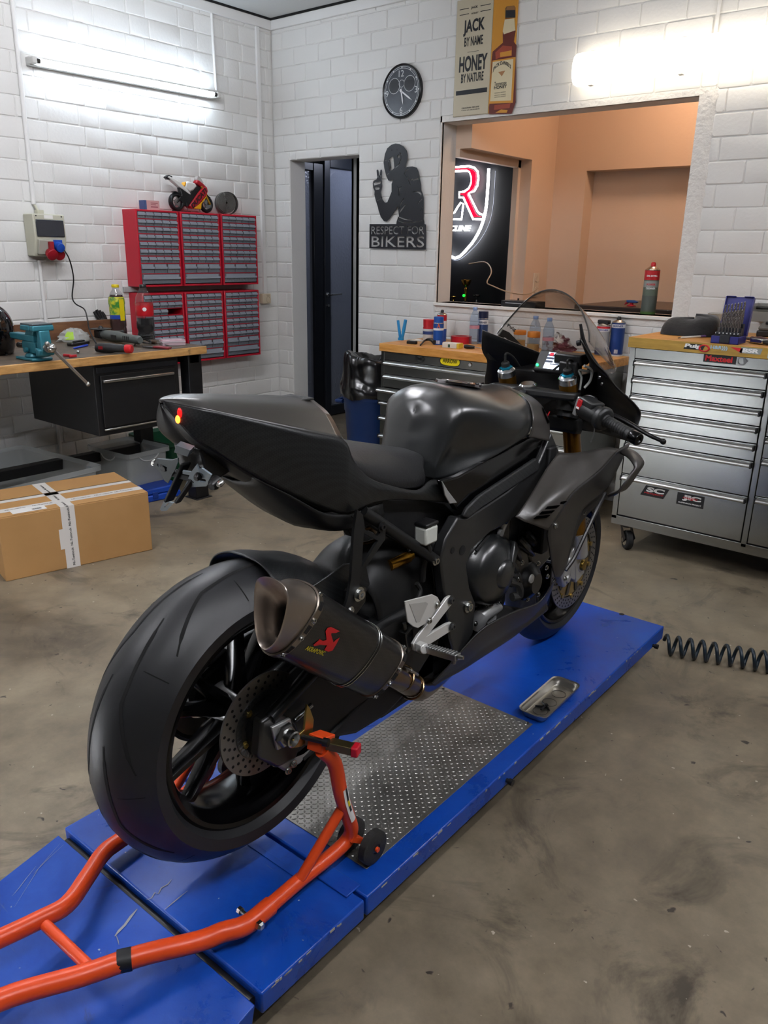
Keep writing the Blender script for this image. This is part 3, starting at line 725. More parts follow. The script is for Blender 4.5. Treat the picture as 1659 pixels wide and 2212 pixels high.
m = MB(); lb(m, RX0 + .03, RX1 - .03, RY0 + .004, RY0 + .022, RB + .045, 1.04); m.build('drawer_gap', M_dsteel, t, smooth=0)
m = MB(); lb(m, RX0 + .036, RX1 - .03, RY0 - .006, RY0 + .012, .992, 1.041); m.build('fascia', M_steel, t, bevel=.001)
m = MB(); m.m(M_chw); lb(m, RX0, RX1 + .02, RY0 - .02, RY1, 1.0435, 1.091); m.m(M_chf); lb(m, RX0, RX1 + .02, RY0 - .0215, RY0 - .02, 1.0435, 1.091); m.build('worktop', None, t, bevel=.003)
zs = [.987, .903, .819, .740, .659, .578, .410, .187]
for i in range(7):
    chest_drawer(t, RX0 + .038 - o.x, -.897 - o.x, zs[i + 1] + .004, zs[i], RY0 - .006 - o.y)
zs2 = [.987, .903, .819, .700, .60, .42, .187]
for i in range(6):
    chest_drawer(t, -.864 - o.x, RX1 - .034 - o.x, zs2[i + 1] + .004, zs2[i], RY0 - .006 - o.y)
for (x, y, rz) in ((-1.475, 3.85, 2.4), (-1.475, 4.4, 2.0), (-.3, 3.85, .4), (-.3, 4.4, .4)): caster(t, x - o.x, y - o.y, RB, rz)
def sticker(t, c, wd, ht, back, shear=0., y=0.):
    m = MB(); x, z = c; s_ = shear * ht / 2
    m.prism([(x - wd / 2 - s_, y, z - ht / 2), (x + wd / 2 - s_, y, z - ht / 2), (x + wd / 2 + s_, y, z + ht / 2), (x - wd / 2 + s_, y, z + ht / 2)], (0, -.0006, 0))
    return m.build('sticker', back, t, smooth=0)
M_sw = mat('sticker_white', '#e8e8e6', .45); M_sk = mat('sticker_black', '#0c0c0e', .4); M_sr = mat('sticker_red', '#c21a22', .45); M_sy = mat('sticker_yellow', '#e3cf14', .45); M_sgr = mat('sticker_grey', '#8d9490', .45); M_sb = mat('sticker_light_blue', '#9fc3d6', .45)
def lett(par, txt, c, ht, wd, mt, y, bold=.02, shear=0., d=.0008):
    m = MB(); m.text(txt, (c[0], y, c[1]), X, Z, ht, wd, d, bold, shear); return m.build('lettering', mt, par, smooth=0)
def rp(px, py, y): p = ony(px, py, y); return (p.x - o.x, p.z)
yfl = RY0 - .0068; yl = yfl - o.y
c = rp(1555, 774, yfl); s = sticker(t, c, .145, .044, M_sk, 0, yl); lett(s, 'Maxteel', (c[0] - .004, c[1] - .003), .026, .12, M_sr, yl - .0006, .03)
c2 = (c[0] + .095, c[1] - .004); m = MB(); m.lathe([(.014, .004), (.02, .004), (.02, 0), (.014, 0)], (c2[0], yl, c2[1]), (0, -1, 0)); m.prism([(c2[0] + .005, yl, c2[1] + .012), (c2[0] + .03, yl, c2[1] + .004), (c2[0] + .012, yl, c2[1] - .012)], (0, -.003, 0)); m.build('lock', M_chr, t)
ye = RY0 - .0222; y_ = ye - o.y
c = rp(1500, 749, ye); s = sticker(t, (c[0], c[1]), .088, .026, M_sk, .4, y_); lett(s, 'Puig', (c[0] - .006, c[1] + .001), .022, .075, M_sw, y_ - .0006, .05, .2)
m = MB(); m.torus((c[0] + .045, y_ - .001, c[1] - .003), (0, 1, 0), .014, .003); 
for v_ in range(len(m.v)): a_ = m.v[v_]; m.v[v_] = (c[0] + .045 + (a_[0] - c[0] - .045) * 1.5, a_[1], a_[2])
m.build('sticker_swoosh', M_sr, s)
c = rp(1553, 752, ye); lett(t, 'H&R)))', c, .02, .075, M_sb, y_ - .0002, .03)
c = rp(1597, 757, ye); m = MB(); m.prism([(c[0] - .04, y_, c[1] + .012), (c[0] + .014, y_, c[1] + .01), (c[0] + .012, y_, c[1] - .012)], (0, -.0006, 0)); m.build('sticker', M_sr, t)
c = rp(1622, 758, ye); s = sticker(t, c, .09, .026, M_sgr, .3, y_); lett(s, 'BSR', c, .018, .07, M_sw, y_ - .0006, .05, .2)
c = rp(1661, 768, ye); s = sticker(t, (c[0] + .02, c[1]), .05, .024, M_sb, 0, y_); 
yd = RY0 - .0068
c = rp(1414, 1063, yd); s = sticker(t, c, .118, .054, M_sk, .45, yd - o.y); lett(s, 'SC', (c[0] + .004, c[1] + .008), .026, .09, M_sw, yd - .0006 - o.y, .05, .25); lett(s, 'PROJECT', (c[0] - .002, c[1] - .0125), .009, .098, M_sr, yd - .0006 - o.y, .02)
c = rp(1491, 1081, yd); s = sticker(t, c, .13, .06, M_sk, 0, yd - o.y); lett(s, 'JIC', (c[0] + .006, c[1] + .008), .03, .09, M_sw, yd - .0006 - o.y, .06); lett(s, 'magic', (c[0], c[1] + .008), .016, .07, M_sr, yd - .0014 - o.y, .01, .3); lett(s, 'SUSPENSION PROJECT', (c[0], c[1] - .019), .008, .11, M_sw, yd - .0006 - o.y, .01)
# left chest: one wide bay
LX0, LX1, LY0, LY1 = -3.306, -1.85, 4.02, 4.55
t = thing('tool_chest', 'wide steel tool chest with wooden top under the hatch behind motorcycle tank', 'tool chest', ((LX0 + LX1) / 2, 4.28, 0)); o = Vector(t.location)
m = MB(); lb(m, LX0 + .01, LX1 - .02, LY0 + .02, LY1 - .01, .14, .852); m.build('body', M_steel, t, bevel=.002)
m = MB()
for (a, b) in ((LX0 + .006, LX0 + .032), (LX1 - .04, LX1 - .012)): lb(m, a, b, LY0 - .004, LY0 + .03, .14, .852)
lb(m, LX0 + .006, LX1 - .012, LY0 - .004, LY0 + .03, .13, .18); m.build('front_frame', M_steel, t, bevel=.002)
m = MB(); lb(m, LX0 + .03, LX1 - .03, LY0 + .004, LY0 + .022, .17, .85); m.build('drawer_gap', M_dsteel, t, smooth=0)
m = MB(); lb(m, LX0 + .034, LX1 - .042, LY0 - .006, LY0 + .012, .80, .85); m.build('fascia', M_steel, t, bevel=.001)
m = MB(); lb(m, LX0, LX1, LY0 - .02, LY1, .853, .903); m.build('worktop', M_chw, t, bevel=.003)
zs = [.795, .708, .62, .533, .43, .31, .18]
for i in range(6): chest_drawer(t, LX0 + .034 - o.x - (.03 if i > 1 else 0), LX1 - .042 - o.x, zs[i + 1] + .004, zs[i], LY0 - .006 - o.y - (.03 if i == 2 else 0))
for x in (LX0 + .1, LX1 - .1):
    for y in (4.09, 4.46): caster(t, x - o.x, y - o.y, .135, .6)
yfl = LY0 - .0068; yl = yfl - o.y
c = rp(907, 775, yfl); m = MB(); m.torus((c[0], yl, c[1]), (0, 1, 0), .02, .002)
for v_ in range(len(m.v)): a_ = m.v[v_]; m.v[v_] = (c[0] + (a_[0] - c[0]) * 1.75, a_[1], a_[2])
s = m.build('sticker', M_sk, t); lett(s, 'BMC', c, .018, .055, M_sk, yl, .02)
c = rp(972, 781, yfl)
pl = [(.075 * math.copysign(abs(math.cos(a)) ** .55, math.cos(a)), .028 * math.copysign(abs(math.sin(a)) ** .8, math.sin(a))) for a in [2 * PI * i / 40 for i in range(40)]]
m = MB(); m.put(plate([pl], .0006), (c[0], yl, c[1]), X, Z); s = m.build('sticker', M_sk, t, smooth=0)
m = MB(); m.put(plate([[(x * .95, y * .88) for x, y in pl]], .0004), (c[0], yl - .0006, c[1]), X, Z); m.build('sticker_face', M_sy, s, smooth=0)
lett(s, 'ARROW', (c[0], c[1] + .002), .024, .108, M_sk, yl - .001, .02)
c = rp(1016, 788, yfl); m = MB(); m.lathe([(0, .006), (.01, .006), (.013, 0)], (c[0], yl, c[1]), (0, -1, 0)); m.build('lock', M_chr, t)

# ---- blue bin with a black bag between doorway and chest
t = thing('rubbish_bin', 'round blue rubbish bin left of the tool chest', 'bin', (-3.57, 4.25, 0))
M_bin = mat('blue_bin_plastic', '#15305f', .45)
R = .205
m = MB(); m.lathe([(0, 0), (R * .78, 0), (R * .8, .02), (R * .93, .39), (R * .96, .40), (R * .97, .47), (R, .48), (R * 1.03, .5), (R * 1.04, .56), (R, .565), (R * .98, .55), (R * .78, .03), (0, .03)], n=40); m.build('tub', M_bin, t, smooth=50)
for k in (-1, 1):
    ang = math.radians(200) if k < 0 else math.radians(20)
    dv = Vector((math.cos(ang), math.sin(ang), 0)); sv = Vector((-dv.y, dv.x, 0))
    m = MB(); m.tube([dv * R * .95 + sv * -.07 + Z * .455, dv * (R + .045) + sv * -.05 + Z * .45, dv * (R + .055) + Z * .445, dv * (R + .045) + sv * .05 + Z * .45, dv * R * .95 + sv * .07 + Z * .455], .014, sm=4); m.build('handle', M_bin, t)
M_bag = mat('black_bin_bag', '#09090a', .22, spec=.7)
m = MB(); rnd = random.Random(2); rows = []; n = 72
for j, (r, z) in enumerate([(R * 1.06, .50), (R * 1.09, .53), (R * 1.1, .57), (R * 1.02, .60), (R * .98, .66), (R * .99, .72), (R * .96, .77), (R * .86, .80), (R * .6, .76), (R * .2, .70)]):
    row = []
    for i in range(n):
        a = 2 * PI * i / n; q = .5 + .5 * math.sin(a * 9 + j * .6 + 2 * math.sin(a * 3)); q2 = rnd.uniform(-1, 1)
        rr_ = r * (1 + (.05 if 1 < j < 8 else .02) * (q - .5) * 2 + .012 * q2); zz = z + .012 * math.sin(a * 5 + j) + .006 * q2 + (.02 * math.sin(a * 2) if j > 3 else 0)
        row.append((rr_ * math.cos(a), rr_ * math.sin(a), zz))
    rows.append(row)
m.grid(rows, cv=True); m.build('bin_bag', M_bag, t, smooth=60, sub=1)

# ---- things under the bench
M_cbin = mat('clear_crate_plastic', '#c9cfd0', .25, alpha=.42, spec=.6)
def crate(name, label, cat, c, dx, dy, h, rz, M_, taper=.9, lip=.012, wall=.003, handles=False):
    t = thing(name, label, cat, (*c, 0), rz); m = MB(); rows = []
    def ring(k, z, ex=0.): 
        a, b, r = dx / 2 * k + ex, dy / 2 * k + ex, .03; out = []
        for (sx, sy, a0) in ((1, 1, 0), (-1, 1, 90), (-1, -1, 180), (1, -1, 270)):
            for i in range(4):
                an = math.radians(a0 + i * 30); out.append((sx * (a - r) + r * math.cos(an), sy * (b - r) + r * math.sin(an), z))
        return out
    P = [ring(taper - .02, .004), ring(taper, .012), ring(.98, h - .03), ring(.98, h - .029, .004), ring(1, h - .028, lip), ring(1, h, lip), ring(1, h, lip - wall), ring(.98, h - .02, -wall), ring(taper, .018, -wall), ring(taper - .02, .012, -wall)]
    m.grid(P, cv=True); m.add(P[0], [tuple(range(16))[::-1]]); m.add(P[-1], [tuple(range(16))]); m.build('tub', M_, t, smooth=30)
    return t
t = crate('storage_crate', 'large shallow clear plastic crate under the workbench behind the cardboard box', 'crate', (-4.37, 2.0), .78, .66, .28, .08, M_cbin)
m = MB(); m.obox((.28, -.1, .1), (.03, .005, .02), (0, .2, 0), (0, 0, .015)); tag(m.build('tool_bar', M_blk2, None, bevel=.004), 'dark bar lying in the large shallow clear crate', 'tool').location = (-4.33, 1.98, 0)
m = MB(); m.lathe([(0, .03), (.03, .028), (.045, 0), (.04, -.01), (0, -.012)], (-4.2, 2.05, .04)); tag(m.build('red_cap', mat('dull_red_plastic', '#6e1d1d', .5)), 'red round plastic piece lying in the large shallow clear crate', 'roller')  # a red plastic cap lying loose in the crate, not a roller
t = crate('storage_crate', 'clear plastic box with half-round handles under bench beside green crate', 'crate', (-4.27, 2.72), .40, .30, .29, .05, M_cbin, .93)
for k in (-1, 1):
    m = MB(); m.tube([(k * .0, 0, 0)] * 0 + [Vector((.06 * math.cos(a) * 1.2, k * .152, .275 - .05 * math.sin(a))) for a in [PI * i / 12 for i in range(13)]], .004, 6); m.build('handle_rim', mat('clear_rim', '#dfe3e4', .3, alpha=.7), t)
    m = MB(); m.tube([Vector((k * .2, .075 * math.cos(a), .275 - .05 * math.sin(a))) for a in [PI * i / 12 for i in range(13)]], .004, 6); m.build('handle_rim', mat('clear_rim'), t)
m = MB(); m.box(-.16, .16, -.11, .11, .02, .1); m.build('white_contents', mat('grey_white', '#c6c8c6', .6), None, bevel=.006); 
oo = bpy.data.objects['white_contents']; oo.location = (-4.27, 2.72, 0); oo.rotation_euler = (0, 0, .05); oo.name = 'paper_stack'; tag(oo, 'white stack lying inside the clear plastic box under bench', 'paper')
t = crate('green_crate', 'dark green plastic crate at the end of the workbench', 'crate', (-4.42, 3.17), .42, .40, .27, .0, mat('green_crate_plastic', '#0f4a31', .45), .9, .016)
t = thing('tool_case', 'small blue plastic tool case on floor behind cardboard box', 'case', (-4.02, 2.74, 0), -.12)
m = MB(); m.box(-.075, .075, -.115, .115, 0, .042); m.build('case_base', mat('blue_case', '#1443a8', .4), t, bevel=.008)
m = MB(); m.box(-.073, .073, -.113, .113, .044, .082); m.build('lid', mat('blue_case'), t, bevel=.008)
for yv in (-.06, .06):
    m = MB(); m.box(.075, .082, yv - .018, yv + .018, .022, .06); m.build('latch', mat('blue_case_dark', '#0e3384', .4), t, bevel=.002)
t = thing('bucket', 'white plastic bucket on floor under the motorcycle tail', 'bucket', (-4.12, 3.56, 0))
m = MB(); m.lathe([(0, 0), (.125, 0), (.15, .24), (.158, .245), (.158, .27), (.15, .27), (.12, .01), (0, .01)], n=36); m.build('tub', mat('white_bucket', '#d8d9d6', .45), t)
m = MB(); m.tube([(.155 * math.cos(a), .155 * math.sin(a) * .3 - .1, .24 + .0 * math.sin(a)) for a in [PI * i / 10 for i in range(11)]], .003, 6); m.build('wire_handle', M_bolt, t)

# ---- cardboard box with printed white tape
p0, p1 = onz(13.6, 1257, 0), onz(330, 1187.5, 0); dd = (p1 - p0).normalized(); bl, bw, bh = (p1 - p0).length, .46, .308
nn = Vector((-dd.y, dd.x, 0))
t = thing('cardboard_box', 'brown cardboard box sealed with printed white tape on floor', 'box', p0 + dd * bl / 2 + nn * bw / 2, math.atan2(dd.y, dd.x))
M_card = mat('cardboard', '#b48a57', .75, var=('#a67d4c', 3, .25))
m = MB(); m.box(-bl / 2, bl / 2, -bw / 2, bw / 2, 0, bh - .003); m.build('carton', M_card, t, bevel=.004)
for s_ in (-1, 1):
    m = MB(); m.box(-bl / 2 + .001, bl / 2 - .001, min(s_ * .002, s_ * bw / 2 - s_ * .001), max(s_ * .002, s_ * bw / 2 - s_ * .001), bh - .003, bh); m.build('flap', M_card, t, bevel=.001)
M_tape = mat('white_tape', '#dcd9d4', .3); M_ink = mat('black_ink', '#111111', .5)
tx = -.045; q = .0004
m = MB(); m.box(tx - .032, tx + .032, -bw / 2 - q, -bw / 2, .0, bh); m.box(tx - .032, tx + .032, -bw / 2 - q, bw / 2, bh, bh + q); m.box(tx - .05, tx + .03, -bw / 2 - 2 * q, -bw / 2, .1, .2); tp = m.build('tape', M_tape, t, smooth=0)
m = MB(); m.box(-bl / 2, bl / 2, -.14 - .027, -.14 + .027, bh + q, bh + 2 * q); tp2 = m.build('tape', M_tape, t, smooth=0)
m = MB(); m.box(-bl / 2, bl / 2, -.012, .03, bh, bh + q); m.build('tape', M_tape, t, smooth=0)
m = MB(); m.box(-bl / 2, bl / 2, .026, .034, bh, bh + .0012); m.build('flap_gap', mat('cardboard_edge', '#4a3824', .8), t, smooth=0)
m = MB()
for z in (.255, .155, .055): m.text('NL-Tuning.ch', (tx + .004, -bw / 2 - 2.2 * q, z), (0, 0, 1), (-1, 0, 0), .014, .088, .0002, .02)
m.build('printing', M_ink, tp, smooth=0)
m = MB()
for x in (-.25, -.13, .05, .16, .26): m.text('NL-Tuning.ch', (x, -.14, bh + 2 * q), X, Y, .014, .09, .0002, .02)
for yv in (-.2, -.07, .04, .14): m.text('NL-Tuning.ch', (tx, yv, bh + 2 * q), (0, 1, 0), (-1, 0, 0), .014, .088, .0002, .02)
m.build('printing', M_ink, tp2, smooth=0)
m = MB(); m.box(-.28, -.13, -.215, -.145, bh + 2 * q, bh + 3 * q); lb_ = m.build('address_label', mat('paper_white'), t, smooth=0)
m = MB()
for i in range(14): m.box(-.19 + i * .003, -.1885 + i * .003 + (i % 3) * .0004, -.2, -.18, bh + 3 * q, bh + 3.6 * q)
m.build('bar_code', M_ink, lb_, smooth=0)
# ================================================================== LIFT, STAND, FLOOR THINGS
def blue_paint(name, col):
    m = mat(name, col, .3, spec=.5); nt = m.node_tree; tc = N(nt, 'ShaderNodeTexCoord'); b = nt.nodes['Principled BSDF']
    n1 = noise(nt, tc, 3.5, 8, .7, .8); r1 = ramp(nt, n1.outputs['Fac'], [(.3, '#0b3690'), (.6, '#1049aa'), (.8, '#1d58b8')])
    n2 = noise(nt, tc, 6, 8, .75, 1.5); r2 = ramp(nt, n2.outputs['Fac'], [(.63, 0.), (.72, .75)])
    c = mixc(nt, r2.outputs['Color'], r1.outputs['Color'], '#2b3350')
    mp = N(nt, 'ShaderNodeMapping'); mp.inputs['Scale'].default_value = (6, 60, 1); mp.inputs['Rotation'].default_value = (0, 0, .7)
    nt.links.new(tc.outputs['Object'], mp.inputs['Vector'])
    n3 = N(nt, 'ShaderNodeTexNoise', Scale=1.2, Detail=3.); nt.links.new(mp.outputs['Vector'], n3.inputs['Vector'])
    r3 = ramp(nt, n3.outputs['Fac'], [(.72, 0.), (.76, .5)]); c = mixc(nt, r3.outputs['Color'], c, '#56648c')
    n4 = noise(nt, tc, 45, 2, .5); r4 = ramp(nt, n4.outputs['Fac'], [(.75, 0.), (.77, 1.)]); c = mixc(nt, r4.outputs['Color'], c, '#9fa6b6')
    nt.links.new(c, b.inputs['Base Color'])
    rr = ramp(nt, n1.outputs['Fac'], [(.35, .24), (.65, .42)]); nt.links.new(rr.outputs['Color'], b.inputs['Roughness'])
    bp = N(nt, 'ShaderNodeBump', Strength=.12, Distance=.003); n5 = noise(nt, tc, 70, 3, .5); nt.links.new(n5.outputs['Fac'], bp.inputs['Height']); nt.links.new(bp.outputs['Normal'], b.inputs['Normal'])
    return m
M_blue = blue_paint('blue_lift_paint', '#14409f')
BXC = -1.163
lx0, lx1 = -1.553, -.863
t = thing('motorcycle_lift', 'long blue steel motorcycle lift table with checker plate insert', 'lift', (-1.208, 1.7, DEC)); o = Vector(t.location)
def lb(m, x0, x1, y0, y1, z0, z1): return m.box(x0 - o.x, x1 - o.x, y0 - o.y, y1 - o.y, z0, z1)
m = MB(); lb(m, lx0, lx1, 1.03, 2.742, -.052, 0); m.build('deck', M_blue, t, bevel=.004)
m = MB(); lb(m, lx0, lx1, .728, 1.022, -.052, -.001); m.build('wheel_panel', M_blue, t, bevel=.004)
m = MB(); lb(m, -.985, -.895, 1.0, 1.045, -.001, .004); m.build('hinge_tab', M_blue, t, bevel=.002)
m = MB(); lb(m, lx0 + .1, lx1 - .13, .97, .985, -.001, .0012); m.build('plate_seam', M_blue, t, bevel=.0004)
sl = math.tan(math.radians(13))
m = MB(); y0, y1 = .712, .712 - .62
za, zb_ = -.012, -.012 - .62 * sl + .02
m.prism([(lx0 - o.x, y0 - o.y, za), (lx0 - o.x, y1 - o.y, -.145), (lx0 - o.x, y1 - o.y, -.15), (lx0 - o.x, y0 - o.y - .01, -.062)], (lx1 - lx0, 0, 0)); m.build('ramp', M_blue, t, bevel=.004)
m = MB(); m.cyl((lx0 - o.x + .02, .72 - o.y, -.03), (lx1 - o.x - .02, .72 - o.y, -.03), .012); m.build('hinge_pin', M_blk2, t)
# scissor frame below
M_lf = mat('lift_frame_blue', '#0d2b6c', .5)
for k in (-.22, .22):
    m = MB(); m.bar((k - .045, -.55, -.075), (k - .045, .75, -.125), .035, .03); m.build('scissor_arm', M_lf, t)
    m = MB(); m.bar((k, -.55, -.125), (k, .75, -.075), .035, .03); m.build('scissor_arm', M_lf, t)
m = MB(); lb(m, lx0 + .1, lx1 - .1, .95, 1.0, -.148, -.11); lb(m, lx0 + .1, lx1 - .1, 2.55, 2.6, -.148, -.11); lb(m, lx0 + .1, lx0 + .15, 1.0, 2.55, -.148, -.128); lb(m, lx1 - .15, lx1 - .1, 1.0, 2.55, -.148, -.128); m.build('base_frame', M_lf, t)
# checker plate
M_chk = mat('steel_checker_plate', '#a09e99', .36, .75, var=('#6a6863', 7, .2))
m = MB(); px0, px1, py0, py1 = -1.26, -.916, 1.09, 1.842
lb(m, px0, px1, py0, py1, 0, .0022); pl_ = m.build('checker_plate', M_chk, t, bevel=.0005)
m = MB(); p_ = .0165; i = 0; yv = py0 + .01
while yv < py1 - .008:
    j = 0; xv = px0 + .009
    while xv < px1 - .008:
        a = PI / 4 if (i + j) % 2 == 0 else -PI / 4
        dx_, dy_ = math.cos(a) * .0068, math.sin(a) * .0068; ex, ey = -math.sin(a) * .0026, math.cos(a) * .0026
        c0 = (xv - o.x, yv - o.y)
        m.add([(c0[0] - dx_, c0[1] - dy_, .0022), (c0[0] + ex, c0[1] + ey, .0022), (c0[0] + dx_, c0[1] + dy_, .0022), (c0[0] - ex, c0[1] - ey, .0022),
               (c0[0] - dx_ * .45 + ex * .3, c0[1] - dy_ * .45 + ey * .3, .0038), (c0[0] + dx_ * .45 + ex * .3, c0[1] + dy_ * .45 + ey * .3, .0038), (c0[0] + dx_ * .45 - ex * .3, c0[1] + dy_ * .45 - ey * .3, .0038), (c0[0] - dx_ * .45 - ex * .3, c0[1] - dy_ * .45 - ey * .3, .0038)],
              [(0, 7, 4), (0, 4, 1)[::-1], (4, 5, 1)[::-1], (1, 5, 2)[::-1], (2, 5, 6)[::-1], (2, 6, 3)[::-1], (3, 6, 7)[::-1], (0, 3, 7)[::-1], (4, 7, 6, 5)[::-1]][1:] + [(0, 4, 7)[::-1]])
        j += 1; xv += p_ * .72
    i += 1; yv += p_ * .72
m.build('raised_pattern', M_chk, pl_, smooth=0, weld=False)
for (x, y) in ((px1 - .012, py0 + .03), (px1 - .012, py1 - .01), (px0 + .03, py1 - .012), (px0 + .02, py0 + .02)):
    m = MB(); m.lathe([(0, .006), (.004, .006), (.006, .003), (.006, 0)], (x - o.x, y - o.y, .002)); m.build('plate_screw', M_bolt, t)
m = MB(); p = onz(1343, 1327, DEC); m.lathe([(0, .0008), (.010, .0008), (.010, 0)], p - o, (0, 0, 1)); m.build('deck_hole', M_black, t)
for (px, py) in ((1094, 1685), (1410, 1394)):
    p = onx(px, py, lx1) - o; m = MB(); m.cyl(p, p + X * .014, .006); m.cyl(p + X * .008, p + X * .02, .009); m.build('side_bolt', M_blk2, t)
# chipped paint on the deck edges
m = MB(); rnd = random.Random(9)
for _ in range(46):
    yv = rnd.uniform(.74, 2.7); L_ = rnd.uniform(.004, .02); z_ = -rnd.random() * .006
    m.box(lx1 - o.x - .001, lx1 - o.x + .0004, yv - o.y, yv + L_ - o.y, z_ - rnd.uniform(.002, .006), z_)
m.build('paint_chips', mat('chipped_primer', '#a9a59c', .6), t, smooth=0)

# bare scratches in the paint of the ramp and rear panel
M_scr_ = mat('bare_scratch', '#8b8d90', .5)
m = MB()
def scratch(pxs, wd, ramp_=False):
    pts = []
    for px, py in pxs:
        p = onz(px, py, DEC + .0004)
        if p.y < .712:
            for _ in range(6): p = onz(px, py, DEC - .012 - (.712 - p.y) * .2145 + .0016)
        pts.append(p - o)
    rows = []
    for i, p in enumerate(pts):
        d = (pts[min(i + 1, len(pts) - 1)] - pts[max(i - 1, 0)]); n = Z.cross(d).normalized() * wd * (.3 if i in (0, len(pts) - 1) else 1)
        rows.append([p - n, p + n])
    m.grid(rows)
def c6(l): return [(x / 1.929, 1700 + y / 1.929) for x, y in l]
scratch(c6([(572, 508), (545, 540), (520, 575), (495, 600), (478, 622)]), .003); scratch(c6([(484, 618), (492, 640), (496, 658)]), .001)
scratch(c6([(782, 432), (735, 470), (685, 512)]), .0015); scratch(c6([(715, 385), (700, 405), (672, 420), (660, 445), (645, 440), (632, 462), (610, 470)]), .0012)
scratch(c6([(150, 330), (110, 380), (80, 420), (50, 455)]), .0006); scratch(c6([(250, 235), (160, 340), (60, 500)]), .0005); scratch(c6([(265, 240), (200, 300), (140, 360)]), .0005)
m.build('scratches', M_scr_, t, smooth=0)

# ---- magnetic tray with bolts
p = onz(1187, 1520, DEC); 
a_ = onz(1150, 1553, DEC); b2 = onz(1222, 1487, DEC); ang = math.atan2((b2 - a_).y, (b2 - a_).x)
t = thing('magnetic_tray', 'oblong steel magnetic tray with bolts on blue lift deck', 'tray', (p.x, p.y, DEC), ang)
def rr(dx, dy, r, z):
    out = []
    for (sx, sy, a0) in ((1, 1, 0), (-1, 1, 90), (-1, -1, 180), (1, -1, 270)):
        for i in range(5): an = math.radians(a0 + i * 22.5); out.append((sx * (dx - r) + r * math.cos(an), sy * (dy - r) + r * math.sin(an), z))
    return out
l2, w2 = (b2 - a_).length / 2 + .012, .045
m = MB(); P = [rr(l2 - .012, w2 - .012, .012, .004), rr(l2 - .008, w2 - .008, .018, .006), rr(l2 - .002, w2 - .002, .022, .026), rr(l2 + .002, w2 + .002, .022, .028), rr(l2 + .002, w2 + .002, .022, .025), rr(l2 - .004, w2 - .004, .018, .02), rr(l2 - .012, w2 - .012, .012, .002)]
m.grid(P, cv=True); m.add(P[0], [tuple(range(20))]); m.add(P[-1], [tuple(range(20))[::-1]]); m.build('dish', mat('tray_steel', '#c8c5bd', .3, 1.), t, smooth=45)
for x in (-.5, 0, .5):
    m = MB(); m.torus((x * l2, 0, .0048), (0, 0, 1), .022, .0008, 24, 6); m.build('magnet_ring', mat('tray_ring', '#55534e', .4, .8), t)
m = MB(); m.cyl((0, 0, -.0), (0, 0, .003), .02); m.build('magnet_base', M_rub, t)
for i, (dx_, dy_, a) in enumerate(((-.045, .012, .3), (-.05, -.004, 1.4), (-.036, -.012, 2.4), (-.03, .004, -.6))):
    c = Vector((p.x, p.y, DEC)) + Matrix.Rotation(ang, 3, 'Z') @ Vector((dx_, dy_, 0))
    q = MB(); dv = Vector((math.cos(a), math.sin(a), .12)); q.cyl(-dv * .012, dv * .01, .003, n=10); q.lathe([(0, .006), (.005, .006), (.0055, 0), (0, 0)], dv * .01, dv, n=12)
    ob = q.build('black_bolt', mat('black_bolt', '#17171a', .3, .7)); ob.location = c + Z * (.0075 + .004 * (i % 2)); tag(ob, 'small black bolt lying in the magnetic tray', 'bolt', 'bolts in the magnetic tray')

# ---- coiled air hose
t0 = onz(1440, 1390, .045); t1 = onz(1660, 1428, .045); dv = (t1 - t0); ln = dv.length + .25; dv.normalize(); sv = Z.cross(dv)
m = MB(); pts = []; pitch = (t1 - t0).length / 8.4; Rr = .036
nn_ = int(ln / pitch * 22)
for i in range(nn_):
    a = 2 * PI * i / 22; pts.append(t0 + dv * (pitch * i / 22 - .01) + sv * Rr * math.cos(a) * .9 + Z * (Rr * math.sin(a) - .004))
m.tube(pts, .0068, 8); tag(m.build('air_hose', mat('blue_black_hose', '#16242f', .3), smooth=60), 'dark blue coiled air hose lying at the lift corner', 'hose')

# ---- orange paddock stand
def bk(x, y, z): return Vector((BXC + x, .939 + y, DEC + z))
t = thing('paddock_stand', 'orange tubular paddock stand lifting the rear wheel', 'paddock stand', bk(0, 0, 0)); M_or = mat('orange_paint', '#de4c1e', .32, spec=.5)
V3 = Vector
rp_ = [V3((.205, .055, .345)), V3((.212, .085, .30)), V3((.213, .103, .214)), V3((.207, .135, .13)), V3((.200, .158, .085)), V3((.193, .146, .052)), V3((.187, .09, .043)), V3((.188, .006, .041)), V3((.21, -.10, .04))]
rp_ = [V3((.205, .055, .345)), V3((.212, .085, .30)), V3((.213, .103, .214)), V3((.207, .135, .13)), V3((.202, .150, .085)), V3((.195, .140, .055)), V3((.19, .09, .043)), V3((.187, .006, .041)), V3((.19, -.09, .041))]
m = MB(); m.tube(rp_, .016, 14, sm=5); m.build('upright_tube', M_or, t)
rq = [V3((.19, -.085, .041)), V3((.189, -.15, .041)), V3((.167, -.192, .041)), V3((.150, -.235, .042)), V3((.092, -.329, .043)), V3((.05, -.42, .044)), V3((-.01, -.544, .05)), V3((-.012, -.66, .06))]
m = MB(); m.tube(rq, .0195, 14, sm=5); m.build('lever_tube', M_or, t)
lp_ = [V3((-.205, .055, .345)), V3((-.215, .085, .28)), V3((-.220, .105, .17)), V3((-.226, .085, .07)), V3((-.220, -.0, .042)), V3((-.207, -.168, .041)), V3((-.199, -.222, .041)), V3((-.163, -.283, .041)), V3((-.126, -.35, .042)), V3((-.131, -.407, .043)), V3((-.143, -.48, .046)), V3((-.16, -.58, .055)), V3((-.13, -.68, .06))]
m = MB(); m.tube(lp_, .0185, 14, sm=5); m.build('lever_tube', M_or, t)
m = MB(); m.tube([V3((-.13, -.68, .06)), V3((-.08, -.72, .06)), V3((-.012, -.66, .06))], .0185, 14, sm=5); m.build('handle_bar', M_or, t)
